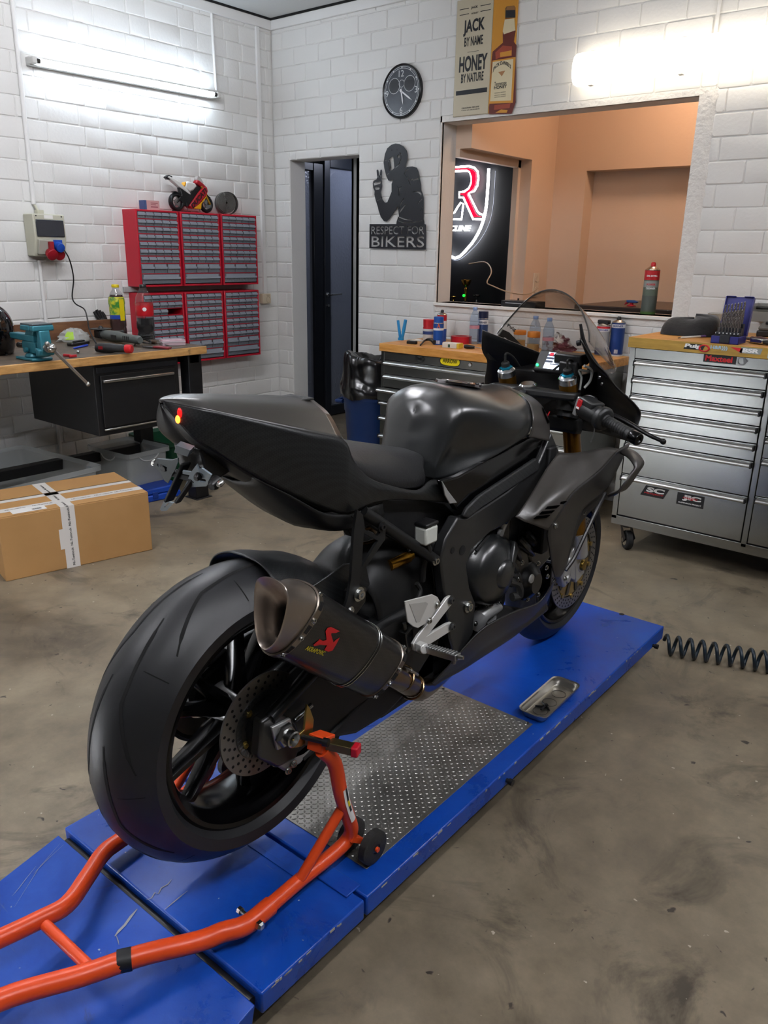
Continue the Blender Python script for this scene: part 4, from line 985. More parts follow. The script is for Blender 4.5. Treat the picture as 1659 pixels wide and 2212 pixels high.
m = MB(); m.tube([V3((-.11, -.405, .043)), V3((.062, -.402, .043))], .011, 12); m.build('cross_bar', M_or, t)
m = MB(); m.tube([V3((.209, .118, .175)), V3((.19, .0, .048))], .0115, 12); m.build('strut', M_or, t)
m = MB(); m.tube([V3((-.222, .09, .175)), V3((-.215, -.05, .048))], .0115, 12); m.build('strut', M_or, t)
# bolt, tape mark
b_ = V3((.209, -.135, .044)); m = MB(); m.cyl(b_ - X * .05, b_ + X * .006, .005); m.lathe([(0, .012), (.006, .012), (.010, .008), (.010, 0)], b_, (1, 0, 0), n=6); m.lathe([(0, .008), (.008, .008), (.008, 0)], b_ - X * .05, (-1, 0, 0), n=6); m.build('bolt', M_bolt, t)
p = onz(312, 2075, DEC + .05) - Vector(t.location); m = MB(); m.lathe([(.021, -.013), (.021, .013)], (.080, -.352, .0435), V3((-.092, -.14, 0))); m.build('tape_mark', mat('black_tape', '#17181a', .5), t)
# hook carriers
for s in (1, -1):
    m = MB(); m.obox((s * .196, .062, .357), (.018 * s, .004, 0), (0, .017, -.004), (0, .004, .017)); m.build('hook_carrier', M_or, t, bevel=.002)
    m = MB(); m.bar((s * .15, .045, .357), (s * .262, .085, .357), .022, .018); m.build('slide_bar', mat('yellow_zinc', '#6f6442', .35, .9), t, bevel=.001)
    m = MB(); m.bar((s * .262, .085, .357), (s * .276, .09, .357), .026, .022); m.build('end_plug', mat('red_plug', '#b21324', .4), t, bevel=.003)
    m = MB(); m.prism([(s * .165, .030, .35), (s * .165, .062, .355), (s * .165, .068, .395), (s * .165, .058, .425), (s * .165, .05, .44), (s * .165, .046, .42), (s * .165, .04, .385), (s * .165, .008, .378), (s * .165, .004, .36)], (.006, 0, 0)); m.build('hook_plate', mat('yellow_zinc_bright', '#a58d52', .3, .9), t, bevel=.001)
    m = MB(); m.cyl((s * .16, .03, .372), (s * .222, .052, .372), .0055); m.cyl((s * .215, .049, .372), (s * .226, .053, .372), .009); m.build('clamp_bolt', M_blk2, t)
    for dx_ in (-.028, .036):
        m = MB(); c = V3((s * (.205 + dx_), .178, .0415)); m.lathe([(.012, -.012), (.034, -.012), (.04, -.008), (.04, .008), (.034, .012), (.012, .012)], c, (1, 0, 0), 30); w_ = m.build('wheel', mat('grey_rubber', '#242322', .75, bump=(60, .3)), t)
        m = MB(); m.lathe([(0, -.012), (.008, -.012), (.014, -.009), (.03, -.007), (.03, .007), (.014, .009), (.008, .012), (0, .012)], c, (1, 0, 0), 24); m.build('hub', mat('wheel_hub_black', '#1a1a1b', .4), w_)
    m = MB(); m.cyl((s * .15, .178, .0415), (s * .258, .178, .0415), .006); m.build('axle', M_or, t)
    m = MB(); m.bar((s * .205, .14, .07), (s * .205, .178, .0415), .02, .012); m.build('wheel_bracket', M_or, t)
# sticker on upright
m = MB(); pts = smooth_path(rp_, 5)[0]; 
rows = []
for p_ in [V3((.2135, .099, .235)), V3((.213, .106, .20)), V3((.211, .118, .165)), V3((.2075, .133, .13))]:
    rows.append([p_ + V3((.0166 * math.cos(a), -.0166 * math.sin(a) * .97, -.0166 * math.sin(a) * .25)) for a in (-.75, -.4, 0, .35)])
m.grid(rows); st = m.build('sticker', M_sw, t, smooth=60)
m = MB(); m.grid([[r[1] + V3((.0004, 0, 0)), r[2] + V3((.0004, 0, 0))] for r in rows[:3]]); m.build('sticker_print', M_sk, st, smooth=60)
m = MB(); m.grid([[r[1] + V3((.0006, 0, 0)), r[2] + V3((.0006, 0, 0))] for r in [rows[1], (rows[1][0].lerp(rows[2][0], .5), rows[1][1].lerp(rows[2][1], .5), rows[1][2].lerp(rows[2][2], .5))]]); m.build('sticker_print', M_sy, st, smooth=60)
# ================================================================== MOTORCYCLE
BK = thing('motorcycle', 'matt black sport motorcycle on blue lift, rear wheel on orange stand', 'motorcycle', (BXC, .939, DEC))
BO = Vector(BK.location)
def B(px, py, bx): return onx(px, py, BXC + bx) - BO          # a point of the bike at side offset bx, seen at a photo pixel
def Bs(l): return [B(*p) if isinstance(p, tuple) and p[0] > 3 else V3(p) for p in l]
M_sat = mat('satin_black_paint', '#1a1c1d', .3, .0, spec=1.)
M_gry = mat('matt_graphite_paint', '#35322f', .4, .0, spec=.9)
M_mbk = mat('matt_black_bodywork', '#0e0f10', .5)
M_car = weave('carbon_weave_satin', '#0e0f10', '#1d1f20', 260, .38)
M_car2 = weave('carbon_weave_gloss', '#060606', '#1c1b1a', 210, .28, .25)
M_pad = weave('ribbed_pad', '#191a1b', '#2b2d2e', 240, .5, bump=.6)
M_glb = mat('gloss_black', '#050506', .08, spec=.6)
M_seat = mat('seat_vinyl', '#17181a', .55, bump=(180, .12))
M_eng = mat('engine_black', '#18191a', .3, .0, spec=1.)
M_enm = mat('engine_dark_metal', '#5f6061', .33, .85)
M_alc = mat('cast_aluminium', '#a9aaa9', .36, .5)
M_sil = mat('silver_paint', '#dcdcd8', .35, .35)
M_ti = mat('brushed_titanium', '#8b8177', .33, 1.)
M_tip = mat('heat_tinted_pipe', '#8a7458', .22, 1.)
M_gold = mat('gold_fork', '#7d571c', .3, .85)
M_tyre = mat('tyre_rubber', '#1c1d1f', .46, spec=.5)
M_groove = mat('tyre_groove', '#050505', .9)
M_in = mat('inside_black', '#08090b', .6)
def child(m, name, mt, par=None, **k): return m.build(name, mt, par or BK, **k)
def sheet(name, rows, mt, ku=5, kv=5, t=.003, mirror=True, par=None, inner=None, smooth=50, flip=False, off=-1, up=None):
    g = dense(rows, ku, kv)
    if mirror:
        acc = V3((0, 0, 0)); cen = V3((0, 0, 0)); n_ = 0
        for r in g:
            for p in r: cen += p; n_ += 1
        cen /= n_
        for i in range(len(g) - 1):
            for j in range(len(g[0]) - 1): acc += (g[i][j + 1] - g[i][j]).cross(g[i + 1][j] - g[i][j])
        d = V3((1, 0, .6)) if up is None else V3(up)
        flip = acc.dot(d) < 0
    apart = mirror and min(abs(p.x) for r in g for p in r) > .004
    m = MB(); m.grid(g, flip=flip)
    o_ = m.build(name, mt, par or BK, smooth=smooth, mirror=mirror and not apart, solid=t, off=off)
    ob = [o_]
    if apart:
        m = MB(); m.grid([[V3((-p.x, p.y, p.z)) for p in r] for r in g], flip=not flip)
        ob.append(m.build(name, mt, par or BK, smooth=smooth, solid=t, off=off))
    for q in ob:
        if inner: q.data.materials.append(inner); q.modifiers['solid'].material_offset = 1
    return o_
def poly(name, pts, mt, t, par=None, bevel=.002, holes=None, bx=None):
    """side plate: outline given by pixels at side offset bx, thickness t inwards"""
    if bx is not None: pts = [B(p[0], p[1], bx) for p in pts]
    else: pts = Bs(pts)
    m = MB()
    if holes:
        lp = [[(p.y, p.z) for p in pts]] + [[(q.y, q.z) for q in (Bs(h) if bx is None else [B(a, b_, bx) for a, b_ in h])] for h in holes]
        m.put(plate(lp, t), (pts[0].x - t, 0, 0), Y, Z)
    else: m.prism(pts, (-t, 0, 0))
    return child(m, name, mt, par, bevel=bevel)
def bolt(par, p, r=.006, d=(1, 0, 0), mt=None, name='bolt', washer=True):
    m = MB(); p = V3(p)
    m.lathe([(0, r * .5), (r * .45, r * .5), (r * .5, r * 1.0), (r * .95, r * 1.0), (r, r * .8), (r, 0)], p, d, 14)
    if washer: m.lathe([(r * 1.5, 0), (r * 1.5, r * .3), (0, r * .3)], p, d, 16)
    return m.build(name, mt or M_bolt, par)

# ---- wheels
def wheel(name, c, R, W, rimR, rimW, spokes, par):
    m = MB(); prof = []
    ns = 22
    for i in range(ns + 1):
        s = -1 + 2 * i / ns; a = abs(s)
        rr_ = R * math.sqrt(max(0, 1 - (.60 * a) ** 2)) if a < .93 else R * (.83 - (a - .93) * .25)
        prof.append((rr_, s * W / 2))
    k = .93 * R * .83
    prof = [(rimR + .006, -rimW / 2 + .004), (rimR + .02, -W / 2 * .97)] + prof + [(rimR + .02, W / 2 * .97), (rimR + .006, rimW / 2 - .004)]
    m.lathe(prof, c, (1, 0, 0), 96)
    rim = MB()
    e = rimW / 2
    rp__ = [(rimR + .008, -e), (rimR + .010, -e - .003), (rimR + .004, -e - .007), (rimR - .004, -e - .004), (rimR - .008, -e + .01), (rimR - .018, -e + .022), (rimR - .024, -e + .04), (rimR - .024, e - .04), (rimR - .018, e - .022), (rimR - .008, e - .01), (rimR - .004, e + .004), (rimR + .004, e + .007), (rimR + .010, e + .003), (rimR + .008, e)]
    rim.lathe(rp__, c, (1, 0, 0), 80)
    n = spokes
    hubr = .048
    for i in range(n):
        for ds in (-.16, .16):
            a = 2 * PI * (i + .25) / n; a0, a1 = a + ds * 1.0, a + ds * 1.45
            p0 = V3(c) + V3((0, math.sin(a0), math.cos(a0))) * hubr * .9; p1 = V3(c) + V3((0, math.sin(a1), math.cos(a1))) * (rimR - .018)
            d = (p1 - p0); sd = X.cross(d).normalized(); w0, w1 = .017, .012; h0, h1 = .030, .016
            q = []
            for (p, w_, h_) in ((p0, w0, h0), (p0.lerp(p1, .5), .0115, .022), (p1, w1, h1)):
                q.append([p + X * h_ + sd * w_ * .5, p + X * h_ * .5 + sd * w_, p - X * h_ * .5 + sd * w_, p - X * h_ + sd * w_ * .5, p - X * h_ - sd * w_ * .5, p - X * h_ * .5 - sd * w_, p + X * h_ * .5 - sd * w_, p + X * h_ - sd * w_ * .5])
            rim.grid(q, cv=True)
    rim.lathe([(0, -.055), (.03, -.055), (hubr, -.04), (hubr * 1.05, 0), (hubr, .04), (.03, .055), (0, .055)], c, (1, 0, 0), 40)
    r_ = rim.build(name, mat('gloss_black_rim', '#060607', .2, spec=.5), par, smooth=40)
    ty = m.build('tyre', M_tyre, r_, smooth=50)
    return r_, ty
RC, FC = V3((0, 0, .387)), V3((0, 1.455, .30))
rw, rt = wheel('rear_wheel', RC, .326, .2, .222, .155, 5, BK)
# tread grooves of the rear tyre: dark inlaid lines following the surface
def tyre_pt(c, R, W, ang, s, lift=.0006):
    a = abs(s); rr_ = R * math.sqrt(max(0, 1 - (.60 * a) ** 2)) + lift
    return V3((c.x + s * W / 2, c.y + rr_ * math.sin(ang), c.z + rr_ * math.cos(ang)))
def groove(par, c, R, W, pts, w_=.0028):
    P = []
    for (a0, s0), (a1, s1) in zip(pts, pts[1:]):
        for j in range(5): P.append((a0 + (a1 - a0) * j / 5, s0 + (s1 - s0) * j / 5))
    P.append(pts[-1]); m = MB(); rows = []
    for i, (a, s) in enumerate(P):
        a2, s2 = P[min(i + 1, len(P) - 1)]; a1, s1 = P[max(i - 1, 0)]
        da, ds = (a2 - a1) * R, (s2 - s1) * W / 2; l = math.hypot(da, ds) or 1
        k = w_ * (1 if .1 < i / len(P) < .9 else .45)
        na, nsv = -ds / l * k / R, da / l * k / (W / 2)
        rows.append([tyre_pt(c, R, W, a + na, s + nsv), tyre_pt(c, R, W, a - na, s - nsv)])
    m.grid(rows); return m.build('tread_groove', M_groove, par)
GR = [(0, .20), (-.12, .26), (-.24, .30), (-.42, .34), (-.53, .345), (-.62, .44), (-.75, .58), (-.93, .76)]
for i in range(8):
    a0 = .24 + i * 2 * PI / 8
    for sg_ in (1, -1):
        o0 = a0 + (0 if sg_ > 0 else -.40)
        groove(rt, RC, .326, .2, [(o0 + a, sg_ * (s_ if sg_ > 0 else s_ - .10)) for a, s_ in GR], .003)
        groove(rt, RC, .326, .2, [(o0 - .31, sg_ * .46), (o0 - .31, sg_ * .85)], .0012)
fw, ft = wheel('front_wheel', FC, .30, .12, .218, .095, 5, BK)
def disc(par, c, x, R, r0, holes, nrow, name, mt):
    m = MB(); th = .0045
    m.lathe([(r0, 0), (R, 0), (R, th), (r0, th), (r0, 0)], (x, c.y, c.z), (1, 0, 0), 72)
    d = m.build(name, mt, par, smooth=30)
    h = MB()
    for i in range(holes):
        for j in range(nrow):
            a = 2 * PI * (i + .33 * j) / holes; rr_ = r0 + (R - r0) * (.22 + .56 * (j / (nrow - 1)))
            p = V3((x + th, c.y + rr_ * math.sin(a), c.z + rr_ * math.cos(a))); h.lathe([(.0034, .0), (.0034, .0004), (0, .0005)], p, (1, 0, 0), 10)
            p = p - X * th; h.lathe([(.0034, .0), (.0034, .0004), (0, .0005)], p, (-1, 0, 0), 10)
    o_ = h.build('disc_holes', M_groove, d); return d
M_disc = mat('brake_disc_steel', '#7f7b76', .36, .6, var=('#6a6762', 6, .2))
rd = disc(rw, RC, .088, .112, .072, 24, 3, 'brake_disc', M_disc)
m = MB(); m.lathe([(.074, .004), (.074, .007), (.060, .007), (.060, .004), (.074, .004)], (.088, 0, .387), (1, 0, 0), 60)
for i in range(48):
    a = 2 * PI * i / 48; c0 = V3((.0955, .067 * math.sin(a), .387 + .067 * math.cos(a))); m.obox(c0, (.0006, 0, 0), V3((0, math.sin(a), math.cos(a))) * .005, V3((0, math.cos(a), -math.sin(a))) * .0015)
m.build('sensor_ring', mat('sensor_ring_steel', '#6e7072', .35, .9), rd)
m = MB(); m.lathe([(.06, .0), (.062, .006), (.045, .012), (.0, .014)], (.084, 0, .387), (1, 0, 0), 40); m.build('disc_carrier', M_eng, rw)
for i in range(5):
    a = 2 * PI * i / 5 + .5; bolt(rw, (.093, .058 * math.sin(a), .387 + .058 * math.cos(a)), .006, mt=mat('brass_bolt', '#b6a05e', .3, .9))
for x in (.072, -.0765):
    fd = disc(fw, FC, x, .165, .126, 40, 3, 'brake_disc', M_disc)
m = MB(); m.lathe([(.124, .0), (.12, .004), (.06, .006), (.04, .004)], (.07, 1.455, .30), (1, 0, 0), 40)
for k in range(10):
    a = 2 * PI * k / 10; c_ = V3((.078, 1.455 + .124 * math.sin(a), .3 + .124 * math.cos(a))); m.cyl(c_ - X * .004, c_ + X * .003, .008)
m.build('disc_carrier', mat('gold_bobbin', '#a8925a', .3, .9), fw)
m = MB(); 
for k in range(10):
    a = 2 * PI * (k + .5) / 10; u_ = V3((0, math.sin(a), math.cos(a))); m.bar(V3((.076, 1.455, .3)) + u_ * .05, V3((.076, 1.455, .3)) + u_ * .115, .02, .003, X)
m.build('carrier_arms', M_eng, fw)
# rear sprocket and left drive side
m = MB(); m.lathe([(.06, -.003), (.1, -.003), (.102, .003), (.06, .003), (.06, -.003)], (-.095, 0, .387), (1, 0, 0), 44); m.build('sprocket', M_enm, rw)
m = MB(); m.tube([V3((-.095, .105 * math.sin(a), .387 + .105 * math.cos(a))) for a in [PI + PI * i / 16 for i in range(17)]] + [V3((-.095, .5, .50)), V3((-.095, .53, .46)), V3((-.095, .5, .41))], .008, 6, closed=True); child(m, 'chain', M_enm)

# ---- rear axle, swingarm
ax = B(617, 1588, .155)
SA = poly('swingarm', [(556, 1590), (566, 1556), (590, 1532), (678, 1446), (760, 1392), (850, 1335), (940, 1285), (972, 1345), (930, 1420), (880, 1500), (835, 1548), (770, 1588), (705, 1600), (655, 1640), (600, 1662), (562, 1640)], M_mbk, .05, bx=.13, bevel=.012)
m = MB(); m.m(M_mbk); P = [(-p.x, p.y, p.z) for p in [B(a, b_, .13) for a, b_ in ((556, 1590), (566, 1556), (590, 1532), (678, 1446), (760, 1392), (850, 1335), (940, 1285), (972, 1345), (930, 1420), (880, 1500), (770, 1545), (655, 1600), (600, 1640), (562, 1630))]]
m.prism(P, (.05, 0, 0)); m.build('left_arm', None, SA, bevel=.01)
m = MB(); m.tube([B(583, 1552, .138), B(678, 1447, .13), B(800, 1370, .118)], [.014, .017, .02], 12); m.build('top_rail', mat('swingarm_rail', '#1d2022', .3, .4), SA)
m = MB(); P = [B(566, 1560, .142), B(600, 1535, .142), B(640, 1560, .142), B(655, 1600, .142), B(640, 1640, .142), B(600, 1660, .142), B(560, 1640, .142)]; m.prism(P, (-.03, 0, 0)); m.build('axle_carrier', M_eng, SA, bevel=.006)
m = MB(); P = [B(588, 1572, .149), B(628, 1552, .149), B(640, 1598, .149), B(600, 1622, .149)]; m.prism(P, (-.008, 0, 0)); m.build('axle_plate', M_alc, SA, bevel=.002)
m = MB(); m.lathe([(.0, .004), (.011, .004), (.013, .020), (.017, .020), (.017, .012), (.022, .012), (.026, .006), (.026, 0)], ax + X * -.004, (1, 0, 0), 6); m.lathe([(.0085, .0), (.0085, .004), (.014, .026), (.017, .024), (.017, .0)], ax, (1, 0, 0), 24); m.build('axle_nut', M_bolt, SA)
p = B(636, 1556, .145); m = MB(); m.cyl(p, p + V3((0, .05, .012)), .0055); m.build('chain_adjuster', M_bolt, SA)
bp_ = MB(); P = [B(648, 1618, .13), B(668, 1600, .13), B(690, 1588, .13), B(672, 1622, .13), B(650, 1650, .13), B(618, 1668, .13), B(596, 1652, .13)]; bp_.prism(P, (-.035, 0, 0)); cal = bp_.build('rear_caliper', M_alc, BK, bevel=.005)
for q in ((594, 1647), (622, 1664), (634, 1650)): bolt(cal, B(q[0], q[1], .132), .006)
m = MB(); m.tube([B(655, 1640, .13), B(700, 1600, .135), B(760, 1540, .13), B(830, 1470, .12)], .0045, 8, sm=4); m.build('brake_hose', M_rub, cal)
# swingarm body and shock well ahead of the wheel
sheet('swingarm_body', [[V3((0, .30, .60)), V3((.07, .31, .595)), V3((.105, .33, .56)), V3((.112, .35, .48)), V3((.11, .37, .38))],
                        [V3((0, .36, .645)), V3((.06, .37, .64)), V3((.10, .39, .60)), V3((.112, .42, .50)), V3((.112, .44, .36))],
                        [V3((0, .44, .66)), V3((.05, .45, .655)), V3((.09, .47, .615)), V3((.11, .50, .52)), V3((.112, .53, .36))],
                        [V3((0, .52, .64)), V3((.05, .53, .635)), V3((.09, .55, .60)), V3((.11, .57, .52)), V3((.112, .60, .36))]], M_mbk, 4, 4, .004)
m = MB(); m.box(-.1, .1, .36, .62, .2, .52); child(m, 'linkage_block', M_in, bevel=.03)
# hugger over the rear tyre
rows = []
for a in (7, 14, 23, 35, 50, 64):
    th = math.radians(a); row = []
    for s, dr in ((0, .338), (.45, .335), (.8, .322), (1.0, .303), (1.08, .28)):
        ex = .0 if a > 0 else -.0
        rr_ = dr + (.012 if a > 30 else 0)
        if a < 0 and s > .7: th2 = th
        else: th2 = th
        row.append(V3((s * .097, rr_ * math.sin(th2), .387 + rr_ * math.cos(th2))))
    rows.append(row)
sheet('rear_hugger', rows, M_car, 5, 4, .0025)
poly('hugger_side', [(668, 1272), (700, 1250), (745, 1218), (790, 1212), (800, 1262), (770, 1322), (742, 1330), (700, 1300)], M_car, .004, bx=.108)
poly('hugger_stay', [(748, 1275), (762, 1262), (792, 1268), (790, 1300), (768, 1330), (748, 1322)], M_car2, .006, bx=.13)

# ---- tail, seat, tank
tail_rows = [
    [V3((0, -.1285, 1.0625)), V3((.003, -.128, 1.0622)), V3((.006, -.1265, 1.0608)), V3((.0062, -.1265, 1.0585)), V3((.005, -.126, 1.056)), V3((0, -.127, 1.0555))],
    [V3((0, -.112, 1.0645)), V3((.014, -.111, 1.063)), V3((.027, -.108, 1.0545)), V3((.029, -.113, 1.042)), V3((.030, -.117, 1.029)), V3((0, -.110, 1.024))],
    [V3((0, -.065, 1.064)), V3((.035, -.07, 1.060)), V3((.066, -.074, 1.045)), V3((.062, -.088, 1.02)), V3((.052, -.099, .996)), V3((0, -.085, .99))],
    [V3((0, .0, 1.057)), V3((.046, -.018, 1.050)), V3((.086, -.031, 1.031)), V3((.082, -.045, .995)), V3((.068, -.060, .963)), V3((0, -.05, .955))],
    [V3((0, .09, 1.044)), V3((.056, .065, 1.034)), V3((.104, .039, 1.008)), V3((.100, .022, .96)), V3((.082, .006, .912)), V3((0, .01, .90))],
    [V3((0, .17, 1.032)), V3((.066, .145, 1.017)), V3((.12, .116, .983)), V3((.118, .10, .92)), V3((.10, .085, .86)), V3((0, .09, .85))],
    [V3((0, .245, 1.018)), V3((.075, .222, .997)), V3((.13, .204, .955)), V3((.130, .195, .88)), V3((.115, .185, .805)), V3((0, .18, .79))]]
M_tail = mat('satin_graphite_tail', '#262523', .32, .0, spec=1.)
TAIL = sheet('tail_cowl', [r[:3] for r in tail_rows], M_tail, 5, 6, .003)
cowl = [[r[2], r[2].lerp(r[4], .33).lerp(r[3], .5), r[2].lerp(r[4], .66).lerp(r[3], .4), r[4]] for r in tail_rows]
cowl[-1] = [V3((.130, .204, .955)), V3((.132, .198, .90)), V3((.129, .193, .85)), V3((.115, .185, .805))]
cowl += [
    [V3((.131, .235, .906)), V3((.134, .228, .87)), V3((.132, .225, .83)), V3((.122, .235, .79))],
    [V3((.131, .285, .860)), V3((.135, .29, .84)), V3((.134, .295, .82)), V3((.13, .30, .80))],
    [V3((.131, .353, .829)), V3((.135, .355, .818)), V3((.134, .36, .805)), V3((.13, .375, .79))],
    [V3((.126, .458, .794)), V3((.131, .457, .788)), V3((.131, .456, .78)), V3((.128, .455, .770))],
    [V3((.113, .530, .800)), V3((.124, .535, .785)), V3((.127, .54, .765)), V3((.124, .545, .745))],
    [V3((.108, .590, .785)), V3((.120, .59, .77)), V3((.126, .595, .75)), V3((.122, .60, .728))]]
sheet('tail_side_cowl', cowl, M_car, 5, 5, .003)
sheet('tail_bottom', [[r[4], r[4].lerp(r[5], .5) - Z * .008, r[5]] for r in tail_rows], M_mbk, 4, 4, .003, up=(0, 0, -1))
m = MB(); m.sphere((0, -.1255, 1.0593), (.0062, .0035, .0037), 12, 8); child(m, 'tail_end_cap', M_tail)
# hump face towards the seat
sheet('hump_face', [[V3((0, .245, 1.018)), V3((.075, .222, .997)), V3((.13, .204, .955))], [V3((0, .262, .985)), V3((.07, .24, .965)), V3((.13, .218, .938))], [V3((0, .262, .93)), V3((.07, .245, .92)), V3((.13, .234, .906))]], M_sat, 4, 4, .003)
m = MB(); m.box(-.05, .02, .195, .235, 1.018, 1.022); child(m, 'hump_recess', M_in, bevel=.004)
sheet('undertail_panel', [
    [V3((.08, .006, .912)), V3((.055, .02, .895)), V3((0, .025, .885))],
    [V3((.10, .085, .86)), V3((.075, .10, .83)), V3((0, .1, .815))],
    [V3((.113, .167, .806)), V3((.095, .19, .765)), V3((0, .19, .75))],
    [V3((.118, .243, .79)), V3((.10, .27, .745)), V3((0, .27, .73))],
    [V3((.12, .34, .79)), V3((.10, .36, .74)), V3((0, .36, .73))]], M_mbk, 4, 4, .003)
poly('underseat_panel', [(744, 1128), (775, 1095), (821, 1080), (899, 1078), (962, 1090), (988, 1118), (965, 1165), (948, 1208), (905, 1200), (850, 1165), (800, 1135), (760, 1160)], M_in, .02, bx=.098)
sheet('seat_pad', [
    [V3((0, .255, .925)), V3((.08, .245, .92)), V3((.118, .238, .912)), V3((.129, .236, .900)), V3((.127, .24, .88))],
    [V3((0, .33, .915)), V3((.08, .315, .905)), V3((.118, .305, .885)), V3((.130, .30, .862)), V3((.128, .30, .845))],
    [V3((0, .42, .892)), V3((.075, .405, .886)), V3((.112, .395, .866)), V3((.128, .38, .835)), V3((.126, .375, .815))],
    [V3((0, .51, .868)), V3((.065, .50, .862)), V3((.100, .485, .845)), V3((.119, .468, .815)), V3((.117, .462, .795))],
    [V3((0, .59, .845)), V3((.055, .565, .845)), V3((.090, .528, .832)), V3((.104, .518, .808)), V3((.102, .515, .788))],
    [V3((0, .63, .82)), V3((.045, .60, .822)), V3((.075, .55, .815)), V3((.090, .54, .795)), V3((.088, .535, .78))]], M_seat, 5, 5, .01)
TK = sheet('fuel_tank', [
    [V3((0, .612, .94)), V3((0, .602, .925)), V3((0, .592, .89)), V3((0, .582, .86)), V3((0, .572, .815)), V3((0, .568, .79))],
    [V3((0, .618, .958)), V3((.035, .611, .943)), V3((.055, .602, .905)), V3((.058, .590, .865)), V3((.054, .577, .815)), V3((.052, .572, .79))],
    [V3((0, .628, .973)), V3((.05, .622, .958)), V3((.084, .615, .92)), V3((.088, .602, .87)), V3((.082, .586, .82)), V3((.08, .58, .788))],
    [V3((0, .65, .987)), V3((.06, .643, .977)), V3((.104, .635, .94)), V3((.105, .622, .885)), V3((.092, .595, .825)), V3((.092, .59, .786))],
    [V3((0, .69, .996)), V3((.065, .68, .988)), V3((.122, .665, .950)), V3((.116, .655, .89)), V3((.100, .645, .835)), V3((.113, .64, .790))],
    [V3((0, .78, .986)), V3((.075, .775, .978)), V3((.148, .765, .942)), V3((.158, .755, .89)), V3((.135, .735, .845)), V3((.140, .718, .813))],
    [V3((0, .88, .970)), V3((.075, .875, .962)), V3((.152, .858, .930)), V3((.172, .842, .89)), V3((.160, .822, .852)), V3((.155, .806, .834))],
    [V3((0, 1.0, .962)), V3((.065, .975, .955)), V3((.125, .945, .938)), V3((.160, .912, .905)), V3((.166, .903, .872)), V3((.16, .894, .852))]], M_sat, 6, 6, .003)
m = MB(); p = V3((0, .80, .987)); nrm = V3((0, .17, 1)).normalized()
M_cap = mat('polished_cap', '#9a979c', .12, 1.)
m.lathe([(.062, -.004), (.062, .002), (.054, .004), (.052, .002), (.048, .0025), (.044, .006), (.034, .0065), (.03, .004), (0, .005)], p, nrm, 40); cp = child(m, 'fuel_cap', M_cap)
for k in range(6): a = 2 * PI * k / 6; u_, v_, _n = basis(nrm); bolt(cp, p + (u_ * math.cos(a) + v_ * math.sin(a)) * .057 + nrm * .002, .0035, nrm, washer=False)
# tank front cover and badge
sheet('tank_front_cover', [
    [V3((0, 1.005, .960)), V3((.065, .98, .953)), V3((.128, .950, .937)), V3((.163, .917, .904)), V3((.169, .908, .872)), V3((.166, .90, .850))],
    [V3((0, 1.06, .948)), V3((.06, 1.03, .94)), V3((.125, .99, .925)), V3((.158, .97, .895)), V3((.166, .965, .862)), V3((.168, .96, .835))],
    [V3((0, 1.10, .93)), V3((.06, 1.085, .925)), V3((.12, 1.045, .910)), V3((.145, 1.04, .880)), V3((.155, 1.035, .85)), V3((.165, 1.02, .82))]], M_gry, 5, 5, .003)
p = B(1181, 897, .147); m = MB(); m.lathe([(0, .004), (.018, .003), (.024, 0)], p - X * .002, (.75, .45, .45), 24); bd = child(m, 'tank_badge', M_glb)
m = MB(); m.lathe([(.019, .0046), (.021, .0046)], p - X * .002, (.75, .45, .45), 24); m.build('badge_ring', M_chr, bd)
m = MB(); m.obox(p + V3((.003, .002, .002)), V3((.002, .004, .008)), V3((.001, -.001, .0004)), V3((.0008, .001, -.0002))); m.build('badge_mark', M_sr, bd)
poly('intake_duct', [(955, 1040), (992, 1029), (1098, 972), (1141, 945), (1160, 938), (1190, 950), (1184, 968), (1160, 993), (1012, 1092), (990, 1104), (968, 1066)], M_glb, .02, bx=.148, bevel=.004)
poly('tank_bracket', [(956, 1040), (968, 1060), (988, 1086), (972, 1088), (962, 1070)], M_alc, .004, bx=.152, bevel=.001)
bolt(BK, B(1182, 962, .152), .004)
poly('frame_pad', [(1160, 990), (1166, 1002), (1165, 1016), (1040, 1098), (1013, 1120), (1002, 1116), (1010, 1098), (1036, 1072)], M_pad, .012, bx=.166, bevel=.004)
FR = poly('main_frame', [(989, 1118), (963, 1165), (952, 1209), (957, 1254), (963, 1300), (972, 1380), (985, 1425), (1022, 1370), (1028, 1303), (1015, 1269), (1008, 1220), (1019, 1187), (1060, 1150), (1097, 1130), (1122, 1108), (1200, 1000), (1209, 976), (1192, 935), (1165, 1000), (1100, 1060), (1010, 1119)], M_gry, .03, bx=.158, bevel=.005)
FR.data.materials.clear(); FR.data.materials.append(mat('frame_black', '#1d1e1f', .38, .0, spec=.8))
m = MB(); m.m(mat('frame_black')); m.prism([(-p_.x + 2 * 0, p_.y, p_.z) for p_ in [B(a, b_, .158) for a, b_ in ((989, 1118), (952, 1209), (963, 1300), (985, 1425), (1028, 1303), (1008, 1220), (1060, 1150), (1209, 976), (1192, 935))]], (.03, 0, 0)); m.build('left_rail', None, FR)
for q in ((978, 1189), (999, 1189)):
    p = B(q[0], q[1], .1585); m = MB(); m.lathe([(0, .0006), (.0125 if q[0] > 990 else .008, .0006), (.0125 if q[0] > 990 else .008, 0)], p, (1, 0, 0)); m.build('frame_hole', M_black, FR)
bolt(FR, B(1010, 1310, .159), .011)
m = MB(); m.tube([B(783, 1104, .125), B(852, 1150, .135), B(940, 1209, .15)], .0135, 12); sfr = child(m, 'subframe_tube', M_mbk); bolt(sfr, B(940, 1211, .157), .008)
m = MB(); m.cyl(V3((-.12, .25, .79)), V3((.12, .25, .79)), .012); m.build('cross_tube', M_mbk, sfr)

